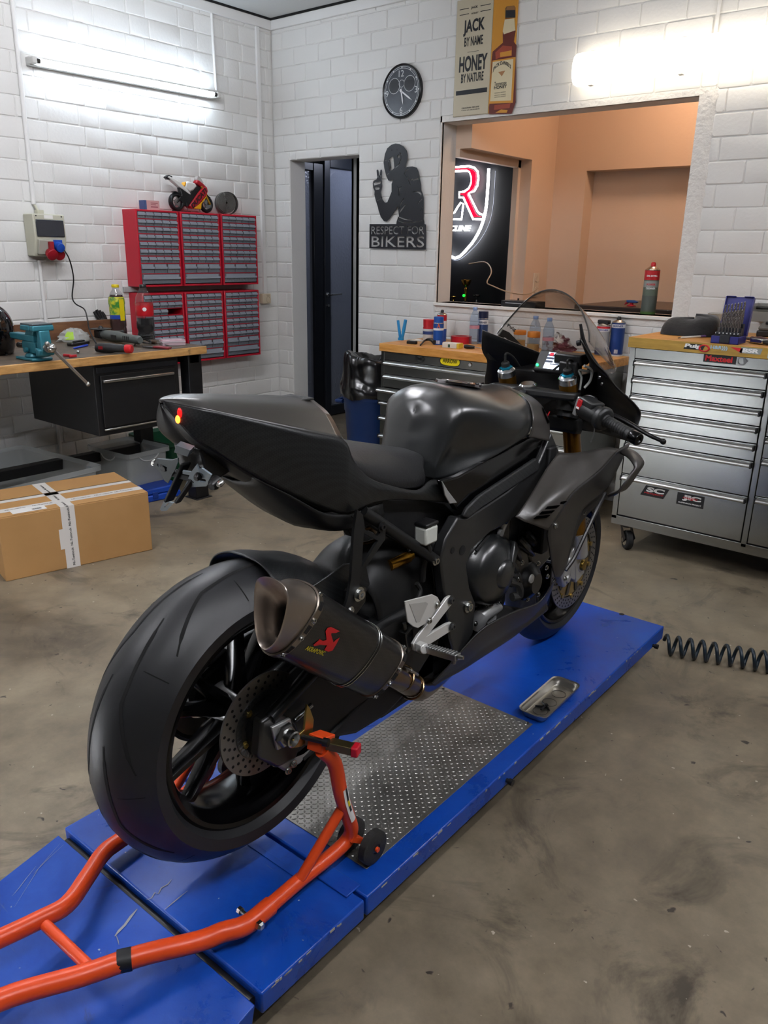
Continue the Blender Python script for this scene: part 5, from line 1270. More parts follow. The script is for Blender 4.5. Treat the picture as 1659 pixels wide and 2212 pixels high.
# ---- engine
m = MB(); m.box(-.13, .12, .56, .93, .33, .64); m.box(-.11, .11, .78, 1.0, .5, .78); EN = child(m, 'engine', M_eng, bevel=.02)
cc = B(1062, 1232, .15); cc.x = .12
m = MB(); m.lathe([(.0, .082), (.030, .082), (.036, .078), (.040, .070), (.066, .062), (.088, .052), (.094, .040), (.098, .018), (.108, .008), (.108, 0)], cc, (1, 0, 0), 48); cl = m.build('clutch_cover', mat('satin_engine_cover', '#1b1d1e', .3, .0, spec=1.), EN, smooth=40)
m = MB(); c2 = cc + V3((.072, .045, .045))
m.prism([cc + V3((.068, .02, .028)), cc + V3((.052, .055, .078)), cc + V3((.05, .08, .05)), cc + V3((.068, .032, .012))], (.014, 0, 0)); m.build('cover_rib', mat('satin_engine_cover'), cl, bevel=.004)
for a in range(0, 360, 40):
    an = math.radians(a); bolt(cl, cc + V3((.006, .103 * math.sin(an), .103 * math.cos(an))), .0055)
c3 = B(1150, 1258, .15); c3.x = .13
m = MB(); m.lathe([(0, .036), (.03, .036), (.036, .03), (.05, .02), (.054, .01), (.06, .006), (.06, 0)], c3, (1, 0, 0), 40); al = m.build('pulser_cover', M_eng, EN)
p = B(1147, 1250, .168); m = MB(); m.lathe([(0, .005), (.005, .005), (.0065, .004), (.013, .004), (.014, 0)], p, (1, 0, 0), 24); m.build('timing_plug', M_sil, al)
for q in ((1162, 1217), (1180, 1226), (1182, 1245), (1162, 1284), (1139, 1294), (1146, 1264), (1120, 1250), (1127, 1215)): bolt(EN, B(q[0], q[1], .148), .0055)
m = MB(); m.lathe([(0, .03), (.02, .03), (.028, .02), (.03, 0)], B(1045, 1330, .115), (1, -.2, .1), 24)
pmp = m.build('water_pump', M_alc, EN)
m = MB(); m.tube([B(1030, 1355, .13), B(1040, 1330, .14), B(1060, 1318, .14), B(1078, 1312, .135)], [.02, .022, .02, .012], 14, sm=3); m.build('pump_housing', M_alc, pmp)
for q in ((1027, 1347), (1050, 1307), (1078, 1298), (1066, 1300)): bolt(pmp, B(q[0], q[1], .148), .005)
m = MB()
for (a, b_, r) in (((1105, 1170), (1120, 1205), .013), ((1122, 1165), (1150, 1195), .012), ((1095, 1200), (1115, 1235), .012), ((1135, 1155), (1165, 1180), .015), ((1110, 1235), (1125, 1262), .014)):
    m.tube([B(a[0], a[1], .125), B((a[0] + b_[0]) / 2, (a[1] + b_[1]) / 2, .14), B(b_[0], b_[1], .13)], r, 10, sm=3)
m.build('cylinder_fittings', M_enm, EN)
m = MB(); m.tube([B(1106, 1290, .13), B(1122, 1285, .14), B(1118, 1262, .14), B(1100, 1255, .13)], .013, 10, sm=3); m.build('oil_pipe', mat('dull_grey_metal', '#6b6b69', .4, .7), EN)
m = MB(); m.tube([B(1055, 1158, .14), B(1040, 1175, .15), B(1028, 1190, .15)], .004, 8, sm=3); m.tube([B(1096, 1192, .14), B(1120, 1180, .15), B(1150, 1200, .14)], .004, 8, sm=3); m.build('wiring', M_rub, EN)
m = MB(); p = B(1080, 1148, .13); m.cyl(p, p + V3((.01, .0, .03)), .012); p = B(1078, 1150, .14); m.cyl(p, p + X * .01, .01); m.build('sensor', M_alc, EN)
m = MB(); m.obox(B(1110, 1215, .118), (.02, 0, 0), (0, .05, .02), (0, -.02, .05)); m.obox(B(1150, 1190, .105), (.03, 0, 0), (0, .06, .02), (0, -.02, .05)); m.build('cylinder_head', M_eng, EN, bevel=.01)
m = MB()
for k in range(7):
    m.obox(B(1130 + k * 6, 1175 + k * 2, .12), (.012, 0, 0), (0, .002, 0), (0, 0, .035))
m.build('cooling_fins', M_enm, EN)
# radiator mass behind fairing
m = MB(); m.box(-.17, .17, 1.02, 1.06, .48, .8); child(m, 'radiator', M_in, bevel=.005)

# ---- right and left side fairing
NI = M_in
FA = sheet('side_fairing', [
    Bs([(1206, 978, .185), (1238, 978, .205), (1268, 974, .225), (1310, 966, .248), (1338, 970, .262)]),
    Bs([(1180, 1012, .19), (1208, 1012, .214), (1235, 1012, .235), (1268, 1012, .256), (1297, 1015, .27)]),
    Bs([(1148, 1065, .2), (1170, 1068, .224), (1190, 1068, .245), (1216, 1064, .262), (1241, 1060, .272)]),
    Bs([(1128, 1096, .204), (1148, 1104, .225), (1165, 1108, .243), (1188, 1108, .258), (1210, 1106, .266)]),
    Bs([(1114, 1116, .205), (1133, 1126, .222), (1150, 1133, .234), (1168, 1140, .246), (1185, 1146, .254)])], M_gry, 5, 5, .004, inner=NI)
sheet('fairing_front_face', [
    Bs([(1338, 970, .262), (1350, 964, .258), (1362, 957, .25)]),
    Bs([(1297, 1015, .27), (1309, 1030, .268), (1318, 1046, .262)]),
    Bs([(1241, 1060, .272), (1272, 1062, .266), (1302, 1066, .255)]),
    Bs([(1210, 1106, .266), (1236, 1104, .262), (1262, 1098, .254)]),
    Bs([(1185, 1146, .254), (1218, 1140, .256), (1250, 1130, .25)]),
    Bs([(1188, 1185, .248), (1212, 1186, .25), (1234, 1188, .245)]),
    Bs([(1194, 1225, .24), (1206, 1228, .242), (1220, 1232, .236)]),
    Bs([(1200, 1249, .234), (1204, 1250, .234), (1208, 1250, .232)])], mat('fairing_black', '#1c1b1b', .38, .0, spec=.8), 4, 5, .004, inner=NI)
for k, (px, py) in enumerate(((1206, 1086), (1191, 1095), (1180, 1106), (1170, 1116))):
    c_ = B(px, py, .259 - .004 * k); d1 = (B(px + 14, py - 1.5, .268 - .004 * k) - c_); d2 = (B(px - 6, py + 6, .256 - .004 * k) - c_) * .55
    nrm = d1.cross(d2).normalized(); nrm = nrm if nrm.x > 0 else -nrm
    m = MB(); m.prism([c_ - d1 - d2 - nrm * .006, c_ + d1 - d2 * .8 - nrm * .006, c_ + d1 * .85 + d2 - nrm * .006, c_ - d1 * 1.0 + d2 - nrm * .006], nrm * .0125); m.build('vent_slot', mat('slot_void', '#040404', 1., spec=0.), FA, bevel=.001)
m = MB(); m.tube([B(1308, 1066, .257), B(1290, 1100, .255), B(1262, 1160, .25), B(1240, 1206, .243), B(1222, 1232, .236)], .006, 8, sm=4); child(m, 'front_rail', mat('fairing_black'))
for q in ((1200, 1135, .258), (1262, 1107, .2), (1235, 1166, .2), (1220, 1250, .225)): bolt(BK, B(*q), .0055)
sheet('fairing_inner', [Bs([(1304, 1066, .235), (1262, 1098, .225), (1240, 1140, .22)]), Bs([(1295, 1085, .17), (1255, 1130, .17), (1235, 1185, .17)])], NI, 3, 3, .003)
# winglet
wp = Bs([(1341, 978, .262), (1356, 986, .295), (1367, 998, .322), (1372, 1010, .334), (1362, 1026, .334), (1346, 1050, .322), (1332, 1066, .305), (1314, 1072, .262)])
w_ = smooth_path(wp, 4)[0]
for s in (1, -1):
    m = MB(); m.grid([[V3((s * p.x, p.y + dy, p.z + dz)) for p in w_] for dy, dz in ((-.004, 0), (.012, .004), (.03, .004), (.06, 0))]); child(m, 'winglet', M_gry, solid=.007, off=0, smooth=50, bevel=.0)
# nose cowl
rimA = Bs([(1254, 730, .163), (1284, 779, .19), (1310, 805, .205), (1331, 833, .225), (1356, 856, .25), (1376, 876, .268), (1385, 893, .275), (1379, 918, .272), (1362, 955, .26)])
nz = [V3((0, 1.56 + .075 * math.sin(PI * min(1, i / 6.4)) + .05 * i / 8, .945 - .215 * i / 8)) for i in range(9)]
def cowl_row(t, bul): return [a.lerp(b, t) + V3((bul, bul, 0)) for a, b in zip(rimA, nz)]
sheet('nose_cowl', [rimA, cowl_row(.3, .006), cowl_row(.6, .012), cowl_row(.85, .012), nz], M_gry, 4, 4, .003, inner=NI, up=(1, 1, .2))
# left inner cowl wing with slot, mirrored right stay
lp_ = [(1087, 712), (1060, 748), (1053, 765), (1060, 777), (1112, 789), (1160, 790), (1185, 783), (1160, 772), (1130, 748), (1100, 718)]
poly('screen_side_panel', lp_, M_mbk, .004, bx=-.182, holes=[[(1086, 731), (1091, 728), (1117, 747), (1121, 757), (1114, 756), (1088, 738)]], bevel=.0)
m = MB(); m.tube([B(1254, 700, .155), B(1262, 742, .165), B(1284, 785, .18), B(1312, 812, .195)], [.004, .007, .009, .006], 8, sm=4); child(m, 'screen_rim', M_mbk)
m = MB(); m.cyl(B(1246, 742, .15), B(1254, 740, .16), .008); child(m, 'screen_bolt', M_blk2)
# windscreen
M_scr = clear('smoked_screen', '#eceae8', .03)
def scr(pts): return [V3(p) for p in pts]
rows = [scr([(-.172, 1.262, 1.075), (-.150, 1.275, 1.108), (-.105, 1.290, 1.165), (-.055, 1.285, 1.20), (0, 1.277, 1.213), (.055, 1.266, 1.203), (.105, 1.252, 1.172), (.150, 1.228, 1.115), (.168, 1.208, 1.078)]),
        scr([(-.178, 1.30, 1.045), (-.158, 1.325, 1.075), (-.112, 1.355, 1.125), (-.058, 1.37, 1.155), (0, 1.37, 1.165), (.058, 1.355, 1.157), (.112, 1.33, 1.128), (.158, 1.285, 1.08), (.175, 1.255, 1.048)]),
        scr([(-.178, 1.35, 1.01), (-.16, 1.39, 1.03), (-.115, 1.44, 1.065), (-.06, 1.465, 1.088), (0, 1.47, 1.095), (.06, 1.46, 1.088), (.115, 1.43, 1.065), (.16, 1.37, 1.03), (.178, 1.33, 1.01)]),
        scr([(-.165, 1.42, .975), (-.145, 1.47, .98), (-.10, 1.525, .99), (-.05, 1.555, .998), (0, 1.565, 1.0), (.05, 1.555, .998), (.10, 1.525, .99), (.145, 1.47, .98), (.165, 1.42, .975)]),
        scr([(-.15, 1.43, .962), (-.13, 1.48, .955), (-.09, 1.53, .95), (-.045, 1.555, .947), (0, 1.565, .945), (.045, 1.555, .947), (.09, 1.53, .95), (.13, 1.48, .955), (.15, 1.43, .962)])]
SCN = sheet('windscreen', rows, M_scr, 4, 4, .003, mirror=False)
e_ = smooth_path(rows[0], 5)[0]
m = MB(); m.tube(e_, .0022, 6); m.build('screen_edge', mat('screen_edge_dark', '#3a3836', .15), SCN)
p = B(1104, 708, -.158); m = MB(); m.text('Puig', p + V3((.004, -.004, 0)), V3((1, .2, -.5)), V3((.3, -.1, 1)), .014, .032, .0004, .03, .2); m.build('lettering', M_sk, SCN, smooth=0)
# belly pan
sheet('belly_pan', [
    Bs([(1200, 1250, .232), (1192, 1275, .22), (1182, 1300, .2), (1172, 1322, .18)]) + [V3((0, 1.03, .27))],
    Bs([(1168, 1299, .215), (1155, 1318, .205), (1145, 1338, .19), (1135, 1350, .17)]) + [V3((0, .96, .255))],
    Bs([(1110, 1322, .205), (1105, 1345, .195), (1100, 1365, .18), (1095, 1382, .155)]) + [V3((0, .87, .24))],
    Bs([(1049, 1355, .19), (1042, 1385, .175), (1038, 1405, .16), (1034, 1422, .135)]) + [V3((0, .76, .225))],
    Bs([(1008, 1395, .17), (1000, 1420, .155), (996, 1440, .14), (994, 1447, .12)]) + [V3((0, .66, .215))],
    Bs([(965, 1445, .145), (955, 1458, .135), (950, 1466, .125), (946, 1474, .11)]) + [V3((0, .56, .21))],
    Bs([(928, 1484, .12), (922, 1490, .115), (915, 1497, .11), (905, 1503, .1)]) + [V3((0, .47, .21))]], mat('fairing_black'), 5, 5, .004, inner=NI)
m = MB(); m.box(-.09, .1, .42, .9, .225, .36); child(m, 'oil_pan', M_in, bevel=.03)

# ---- exhaust
A_, F_ = B(618, 1333, .228), B(838, 1452, .172)
a_ = (F_ - A_).normalized(); wv = X - a_ * X.dot(a_); wv.normalize(); vv = wv.cross(a_); vv = vv if vv.z > 0 else -vv
Lm = (F_ - A_).length
BASE = [(-.040, .066), (.0, .076), (.036, .070), (.056, .044), (.053, .004), (.042, -.034), (.024, -.066), (-.002, -.078), (-.028, -.066), (-.044, -.034), (-.053, .004), (-.053, .042)]
KS = .9
def sec(t, k, kw=1., pts=None, tilt=0.):
    c = A_ + a_ * (t * Lm)
    return [c + wv * x * k * kw * KS + vv * y * k * KS + a_ * tilt * y for x, y in (pts or BASE)]
out = [(-.034, .050), (-.006, .058), (.026, .052), (.036, .034), (.034, .002), (.026, -.030), (.010, -.056), (-.006, -.064), (-.022, -.054), (-.034, -.026), (-.040, .006), (-.042, .034)]
def ring(secs, n=4): return [smooth_path(s_, n, True)[0] for s_ in secs]
MU = MB(); MU.grid(ring([sec(.025, 1.0), sec(.06, 1.015), sec(.57, 1.03)]), cv=True); mu = child(MU, 'muffler', M_car2, smooth=40)
m = MB(); m.grid(ring([sec(.565, 1.0), sec(.57, 1.045), sec(.59, 1.045), sec(.595, 1.0)]), cv=True); m.build('clamp_band', mat('band_carbon_black', '#141414', .25, .3), mu, smooth=40)
for tt in (.568, .592): m = MB(); m.tube(smooth_path(sec(tt, 1.05), 4, True)[0], .0014, 6, closed=True); m.build('band_wire', M_bolt, mu)
m = MB(); m.grid(ring([sec(.57, 1.02), sec(.87, .98)]), cv=True); m.build('front_sleeve', M_car2, mu, smooth=40)
m = MB(); m.grid(ring([sec(.855, .97), sec(.858, 1.02), sec(.9, 1.0), sec(.905, .95), sec(.925, .6), sec(.96, .42)]), cv=True); m.build('front_cap', M_ti, mu, smooth=30)
m = MB(); m.grid(ring([sec(-.005, 1.0), sec(-.002, 1.045), sec(.033, 1.045), sec(.035, 1.0)]), cv=True); m.build('rear_ring', M_ti, mu, smooth=30)
for tt in (.016, .88):
    s_ = smooth_path(sec(tt, 1.05), 4, True)[0]
    for i in (9, 15, 19, 24): 
        q = s_[i]; c = A_ + a_ * (tt * Lm); d = (q - c).normalized(); bolt(mu, q - d * .002, .0048, d)
    for i in (12, 17, 22):
        q = s_[i]; q2 = s_[i + 1]; c = A_ + a_ * (tt * Lm); d = (q - c).normalized()
        m = MB(); m.obox(q - d * .0005, (q2 - q) * .9, a_ * .005, d * .0012); m.build('ring_slot', M_black, mu)
tl = -.55
out = [(x + .026, y - .010) for x, y in out]
mid = [((x * .9 + u_) / 2 + .002, (y * .95 + v_) / 2) for (x, y), (u_, v_) in zip(BASE, out)]
q_ = -.185
def osec(t, k, sh=0.): 
    cx, cy = .02, -.012
    return sec(t, 1., 1., [(cx + (x - cx) * k, cy + (y - cy) * k) for x, y in out], tl)
m = MB(); m.grid(ring([sec(.0, .985), sec(-.02, .98), sec(-.07, 1.02, 1., mid, tl * .4), osec(q_ + .01, 1.0), osec(q_, 1.03), osec(q_ - .005, 1.01), osec(q_ + .004, .94), osec(q_ + .05, .80), osec(q_ + .10, .68), osec(q_ + .106, .62), osec(q_ + .17, .58)]), cv=True); m.build('end_cone', mat('end_cone_titanium', '#b3aaa1', .36, 1.), mu, smooth=45)
m = MB(); s_ = osec(q_ + .165, .58); m.add(s_, [tuple(range(len(s_)))]); m.build('outlet_dark', M_black, mu)
# logo: red mark and yellow name following the side of the sleeve
_cv = smooth_path([V3((x, y, 0)) for x, y in BASE], 8, True)[0]; _cv = [(p.y, p.x) for p in _cv if p.x > .0]; _cv.sort()
def side_w(y):
    y /= KS * 1.02
    for (y0, x0), (y1, x1) in zip(_cv, _cv[1:]):
        if y0 <= y <= y1: return (x0 + (x1 - x0) * (y - y0) / (y1 - y0 + 1e-9)) * KS * 1.025
    return .04
fc = A_ + a_ * (.34 * Lm) + wv * .047
def L2(px, py):                                # the sleeve side seen at a photo pixel -> (along, up)
    o_ = CAMP - BO; d = _ray(px, py); n = (wv * .978 - vv * .2).normalized(); t_ = (fc - o_).dot(n) / d.dot(n); q = o_ + d * t_ - A_; return (q.dot(a_), q.dot(vv))
def onside(x, y, d=0.): return A_ + a_ * x + vv * y + wv * (side_w(y) + .0008 + d)
def crop(pts): return [L2(540 + x / 3.456, 1220 + y / 3.456) for x, y in pts]
def subdiv(vf, nmax=3):
    bm = bmesh.new(); vs_ = [bm.verts.new((p[0], p[1], 0)) for p in vf[0]]
    for f in vf[1]:
        try: bm.faces.new([vs_[i] for i in f])
        except ValueError: pass
    bmesh.ops.triangulate(bm, faces=bm.faces); bmesh.ops.subdivide_edges(bm, edges=bm.edges, cuts=nmax, use_grid_fill=True)
    bm.verts.index_update(); r = ([tuple(v.co) for v in bm.verts], [tuple(v.index for v in f.verts) for f in bm.faces]); bm.free(); return r
lg = crop([(558, 492), (575, 468), (600, 462), (667, 494), (636, 507), (602, 508), (600, 520), (618, 578), (632, 560), (665, 540), (612, 640), (585, 648), (553, 638), (570, 600), (520, 598), (478, 608), (473, 596), (510, 560), (512, 552), (540, 566), (566, 558), (562, 520)])
vf = plate([lg], .0); vf = subdiv(vf)
m = MB(); m.add([onside(p[0], p[1]) for p in vf[0]], vf[1]); m.build('logo_mark', mat('logo_red', '#c8161d', .35), mu, smooth=60, weld=True)
pa, pb, pv, pv2 = crop([(418, 640), (551, 682), (430, 616), (414, 652)])
tv, tf, _l = text_poly('AKRAPOVIC', .02); x0 = min(p[0] for p in tv); x1 = max(p[0] for p in tv); y0 = min(p[1] for p in tv); y1 = max(p[1] for p in tv)
tv = [((pa[0] + (pb[0] - pa[0]) * (p[0] - x0) / (x1 - x0) + (pv[0] - pv2[0]) * (p[1] - y0) / (y1 - y0)), (pa[1] + (pb[1] - pa[1]) * (p[0] - x0) / (x1 - x0) + (pv[1] - pv2[1]) * (p[1] - y0) / (y1 - y0))) for p in tv]
vf = subdiv((tv, tf), 1)
m = MB(); m.add([onside(p[0], p[1]) for p in vf[0]], vf[1]); m.build('lettering', mat('logo_yellow', '#d8c81a', .4), mu, smooth=60, weld=True)
# connecting pipe
m = MB(); m.tube([F_ - a_ * .01, F_ + a_ * .03, B(885, 1478, .15), B(903, 1490, .13), B(925, 1480, .08), B(960, 1450, .0)], [.03, .030, .029, .028, .027, .026], 18, sm=5); lk = child(m, 'link_pipe', M_tip)
for q in ((868, 1464, .16), (890, 1483, .147)):
    c = B(*q); m = MB(); m.torus(c, a_, .031, .0028, 28, 8); m.build('pipe_collar', M_tip, lk)
m = MB(); m.obox(B(882, 1448, .165), a_ * .024, vv * .004, wv * .02); m.build('pipe_clamp', M_bolt, lk, bevel=.002)
for q in ((825, 1471, .165), (846, 1480, .16)):
    m = MB(); c = B(*q); m.tube([c + vv * (.006 * math.sin(k * 1.2)) + a_ * (k * .0013) + wv * .006 * math.cos(k * 1.2) for k in range(26)], .0012, 6); m.build('spring', M_bolt, lk)
# exhaust hanger
HG = poly('exhaust_hanger', [(772, 1101), (765, 1146), (759, 1247), (752, 1290), (742, 1322), (756, 1324), (770, 1292), (780, 1250), (789, 1228), (832, 1165), (833, 1144), (822, 1150), (815, 1158), (789, 1144), (784, 1112)], M_mbk, .007, bx=.142, holes=[[(786, 1152), (817, 1168), (781, 1226)]], bevel=.001)
bolt(HG, B(774, 1283, .143), .011); bolt(HG, B(757, 1318, .15), .006); bolt(HG, B(824, 1138, .143), .008, mt=M_blk2)

# ---- rear set, reservoir
RS = poly('footrest_bracket', [(966, 1292), (975, 1287), (981, 1294), (978, 1304), (925, 1372), (965, 1348), (976, 1344), (982, 1353), (977, 1362), (920, 1398), (908, 1412), (896, 1406), (893, 1392), (905, 1372), (935, 1335)], M_sil, .009, bx=.172, bevel=.002)
for q in ((974, 1296), (976, 1353)): bolt(RS, B(q[0], q[1], .174), .008, mt=M_enm)
HGd = poly('heel_guard', [(875, 1299), (934, 1284), (946, 1290), (952, 1303), (924, 1345), (903, 1357), (893, 1354), (881, 1344)], M_sil, .004, par=RS, bx=.180, bevel=.0015)
poly('guard_recess', [(885, 1305), (920, 1300), (925, 1304), (908, 1342), (900, 1345)], mat('silver_recess', '#bdbdb8', .4, .35), .0006, par=RS, bx=.1812, bevel=.0003)
for q in ((945, 1306), (927, 1341)): bolt(RS, B(q[0], q[1], .182), .0055)
m = MB(); pg0, pg1 = B(918, 1400, .19), B(990, 1420, .29); d_ = (pg1 - pg0)
m.bar(pg0, pg1, .022, .016)
for k in range(10):
    c = pg0.lerp(pg1, .12 + .083 * k); m.obox(c + Z * .0085, d_.normalized() * .003, Z * .002, d_.cross(Z).normalized() * .011)
m.cyl(pg1 - Z * .02 - d_ * .12, pg1 - d_ * .12, .005); m.build('foot_peg', mat('peg_aluminium', '#8f9090', .4, .9), RS, bevel=.002)
m = MB(); m.tube([pg1, B(1001, 1421, .302)], [.007, .005], 8); m.build('peg_tip', M_bolt, RS)
m = MB(); m.cyl(B(905, 1400, .176), B(918, 1402, .2), .012); m.obox(B(910, 1398, .186), (.012, 0, 0), (0, .01, 0), (0, 0, .01)); m.build('peg_pivot', M_sil, RS, bevel=.002)
m = MB(); m.obox(B(878, 1380, .14), (.012, 0, 0), (0, .014, .004), (0, -.006, .028)); m.tube([B(872, 1345, .14), B(876, 1370, .14), B(882, 1400, .14)], .006, 8); m.build('master_cylinder', M_eng, RS, bevel=.003)
m = MB(); m.tube([B(900, 1260, .12), B(908, 1275, .125), B(900, 1300, .13), B(885, 1350, .135)], .006, 8, sm=3); m.build('fluid_hose', M_rub, RS)
RV = B(922, 1150, .152)
m = MB(); m.box(RV.x - .02, RV.x + .016, RV.y - .024, RV.y + .024, RV.z - .026, RV.z + .018); rs = child(m, 'brake_reservoir', mat('milky_plastic', '#c9ccc4', .35, trans=.0), bevel=.006)
m = MB(); m.box(RV.x - .021, RV.x + .017, RV.y - .025, RV.y + .025, RV.z + .018, RV.z + .028); m.build('cap', M_blk2, rs, bevel=.004)
m = MB(); m.tube([RV + V3((0, 0, -.026)), RV + V3((0, .01, -.05)), RV + V3((-.02, .02, -.09)), RV + V3((-.03, .03, -.14))], .008, 8, sm=3); m.build('hose', M_rub, rs)
bolt(rs, RV + V3((.0, .03, .0)), .006, mt=M_blk2)
m = MB(); c = B(862, 1212, .09); m.cyl(c - Y * .04, c + Y * .035, .014); m.cyl(c + Y * .035, c + Y * .05, .010); sh = child(m, 'shock_reservoir', mat('gold_anodised', '#a87a25', .25, .9))
m = MB(); m.tube([c + Y * .03 + Z * .02, c + V3((.01, .05, .03)), c + V3((.01, .08, .01))], .007, 8, sm=3); m.build('reservoir_cap', M_chr, sh)
m = MB(); c = V3((.0, .43, .68)); 
m.tube([V3((.035 * math.cos(t_ * 1.0), .42 + .035 * math.sin(t_), .58 + t_ * .0062)) for t_ in [i * .4 for i in range(80)]], .006, 8); child(m, 'shock_spring', mat('spring_gold_dark', '#5d431b', .4, .5))

# ---- tail light and plate holder
M_led = mat('tail_led', '#d03010', .3, emit='#ff5a18', es=5)
m = MB(); m.sphere(B(384, 906, .033), (.0046, .004, .0072), 12, 8); tlp = child(m, 'tail_light', M_led)
m = MB(); m.sphere(B(388, 892, .034), (.0042, .004, .009), 12, 8); m.build('upper_led', mat('tail_led_red', '#9c0610', .3, emit='#ff1410', es=.9), tlp)
M_pl = mat('zinc_grey_plate', '#8a97a0', .38, .5)
def BY_(px, py, by): return ony(px, py, .939 + by) - BO
m = MB(); m.obox(B(440, 985, .0), (.04, 0, 0), (0, .03, .01), (0, -.008, .036)); m.bar(B(430, 960, 0), B(428, 1040, 0), .07, .02); PH = child(m, 'plate_holder', M_blk2, bevel=.004)
for s, xx in ((1, .045), (-1, -.045)):
    P = [B(415, 1010, 0), B(435, 1015, 0), B(385, 1086, 0), B(365, 1082, 0)]
m = MB(); m.bar(BY_(402, 1000, -.088), BY_(364, 1082, -.093), .022, .006); m.bar(BY_(425, 1025, -.082), BY_(383, 1085, -.088), .014, .006); m.bar(BY_(372, 1020, -.09), BY_(425, 1035, -.08), .016, .012); m.build('holder_arm', M_in, PH, bevel=.002)
fx = V3((1, 0, 0)); 
def rearplate(pxs, y_off, mt, name, t=.003, holes=None):
    o_ = CAMP - BO; nrm = V3((0, -.87, -.49)).normalized(); p0 = V3((0, y_off, .92)); u_ = X; v_ = nrm.cross(u_)
    def q(px, py):
        d = _ray(px, py); tt = (p0 - o_).dot(nrm) / d.dot(nrm); r_ = o_ + d * tt - p0; return (r_.dot(u_), r_.dot(v_))
    nn = u_.cross(v_)
    m = MB(); m.put(plate([[q(*p) for p in pxs]] + [[q(*p) for p in h] for h in (holes or [])], t), p0, u_, v_); return m.build(name, mt, PH, smooth=0)
def cr(pts): return [(x / 3.302, 600 + y / 3.302) for x, y in pts]
rearplate(cr([(1130, 1285), (1235, 1295), (1275, 1280), (1278, 1300), (1255, 1365), (1235, 1395), (1205, 1460), (1180, 1440), (1150, 1380), (1095, 1325)]), -.10, mat('plate_grey_dark', '#5b646b', .4, .5), 'indicator_plate', holes=[cr([(1128, 1320), (1140, 1315), (1200, 1345), (1195, 1360), (1180, 1360), (1130, 1335)])])
rearplate(cr([(1410, 1325), (1425, 1362), (1445, 1350), (1515, 1400), (1480, 1480), (1330, 1490), (1320, 1520), (1268, 1590), (1255, 1580), (1315, 1500), (1360, 1400), (1310, 1392), (1310, 1370), (1370, 1380)]), -.09, M_pl, 'indicator_plate', holes=[cr([(1405, 1425), (1420, 1415), (1475, 1432), (1478, 1448), (1465, 1452), (1420, 1445)])])
rearplate(cr([(1178, 1580), (1210, 1592), (1245, 1600), (1195, 1655), (1160, 1658), (1147, 1645)]), -.105, M_pl, 'plate_foot', holes=[cr([(1205, 1600), (1215, 1602), (1185, 1630), (1178, 1628)])])
rearplate(cr([(1290, 1165), (1390, 1200), (1370, 1245), (1275, 1215)]), -.085, mat('plate_grey_dark'), 'plate_lamp_cover', t=.012)
for (px, py, r, mt) in ((357, 1008, .009, M_blk2), (332, 1000, .005, M_bolt), (427, 1030, .007, M_blk2), (463, 1045, .011, M_blk2), (475, 1045, .006, M_bolt)):
    p = BY_(px, py, -.104 if px < 440 else -.09); m = MB(); m.lathe([(0, r), (r * .6, r), (r, r * .3), (r, -r)], p, (.3, -.9, -.3), 14); m.build('holder_bolt', mt, PH)
m = MB(); m.tube([B(452, 965, .03), B(470, 975, .04), B(476, 990, .03), B(462, 1000, .02)], .005, 8, sm=3); m.tube([B(425, 955, 0), B(440, 975, .02), B(430, 1000, .02)], .006, 8, sm=3); m.build('wiring', M_rub, PH)

# ---- front end
for s in (1, -1):
    top = V3((s * .105, 1.221, .964)); bot = V3((s * .100, 1.432, .36)); d_ = (bot - top).normalized()
    m = MB(); m.cyl(top + d_ * .03, top + d_ * .60, .0265, n=24); fk = child(m, 'fork_tube', M_gold)
    m = MB(); m.cyl(top + d_ * .010, top + d_ * .045, .0275, n=24); m.build('fork_collar', M_gold, fk)
    m = MB(); m.lathe([(0, .014), (.018, .014), (.024, .010), (.028, .006), (.028, -.012), (0, -.012)], top - d_ * .0, -d_, 24); m.build('fork_cap', mat('cap_silver', '#c9ccd0', .2, 1.), fk)
    m = MB(); m.lathe([(0, .020), (.012, .02), (.021, .016), (.021, .0105), (0, .01)], top, -d_, 6); m.build('adjuster_ring', mat('blue_anodised', '#1c8fae', .25, .7), fk)
    m = MB(); m.lathe([(0, .034), (.009, .034), (.013, .03), (.013, .018), (0, .018)], top, -d_, 16); m.tube([top - d_ * .03, top - d_ * .06 + Y * .01, top - d_ * .045 + Y * .05, top + Y * .09 - d_ * .0], .0035, 8, sm=4); m.build('adjuster_lead', M_rub, fk)
    m = MB(); m.cyl(top + d_ * .56, top + d_ * .66, .0285, n=20); m.obox(V3((s * .09, 1.445, .30)), (.013, 0, 0), (0, .03, .01), (0, -.012, .05)); m.cyl((s * .078, 1.455, .3), (s * .105, 1.455, .3), .026)
    m.prism([V3((s * .084, 1.40, .385)), V3((s * .084, 1.37, .36)), V3((s * .084, 1.385, .27)), V3((s * .084, 1.42, .25)), V3((s * .084, 1.44, .30)), V3((s * .084, 1.45, .37))], (s * .016, 0, 0)); m.build('axle_foot', M_alc, fk, bevel=.003)
    m = MB(); m.prism([V3((s * .065, 1.33, .36)), V3((s * .065, 1.36, .39)), V3((s * .065, 1.385, .36)), V3((s * .065, 1.37, .26)), V3((s * .065, 1.335, .25)), V3((s * .065, 1.315, .30))], (s * .04, 0, 0)); cal = m.build('brake_caliper', M_alc, BK, bevel=.008)
    for zz in (.28, .345): m = MB(); m.lathe([(0, .006), (.012, .005), (.015, 0)], V3((s * .105, 1.352, zz)), (s, 0, 0), 18); m.build('piston_cap', mat('cast_aluminium'), cal)
m = MB(); m.cyl((-.14, 1.455, .3), (.104, 1.455, .3), .012); m.lathe([(0, .012), (.017, .011), (.02, .006), (.02, 0)], (.104, 1.455, .3), (1, 0, 0), 24); child(m, 'front_axle', mat('gold_axle', '#8f7636', .25, .9))
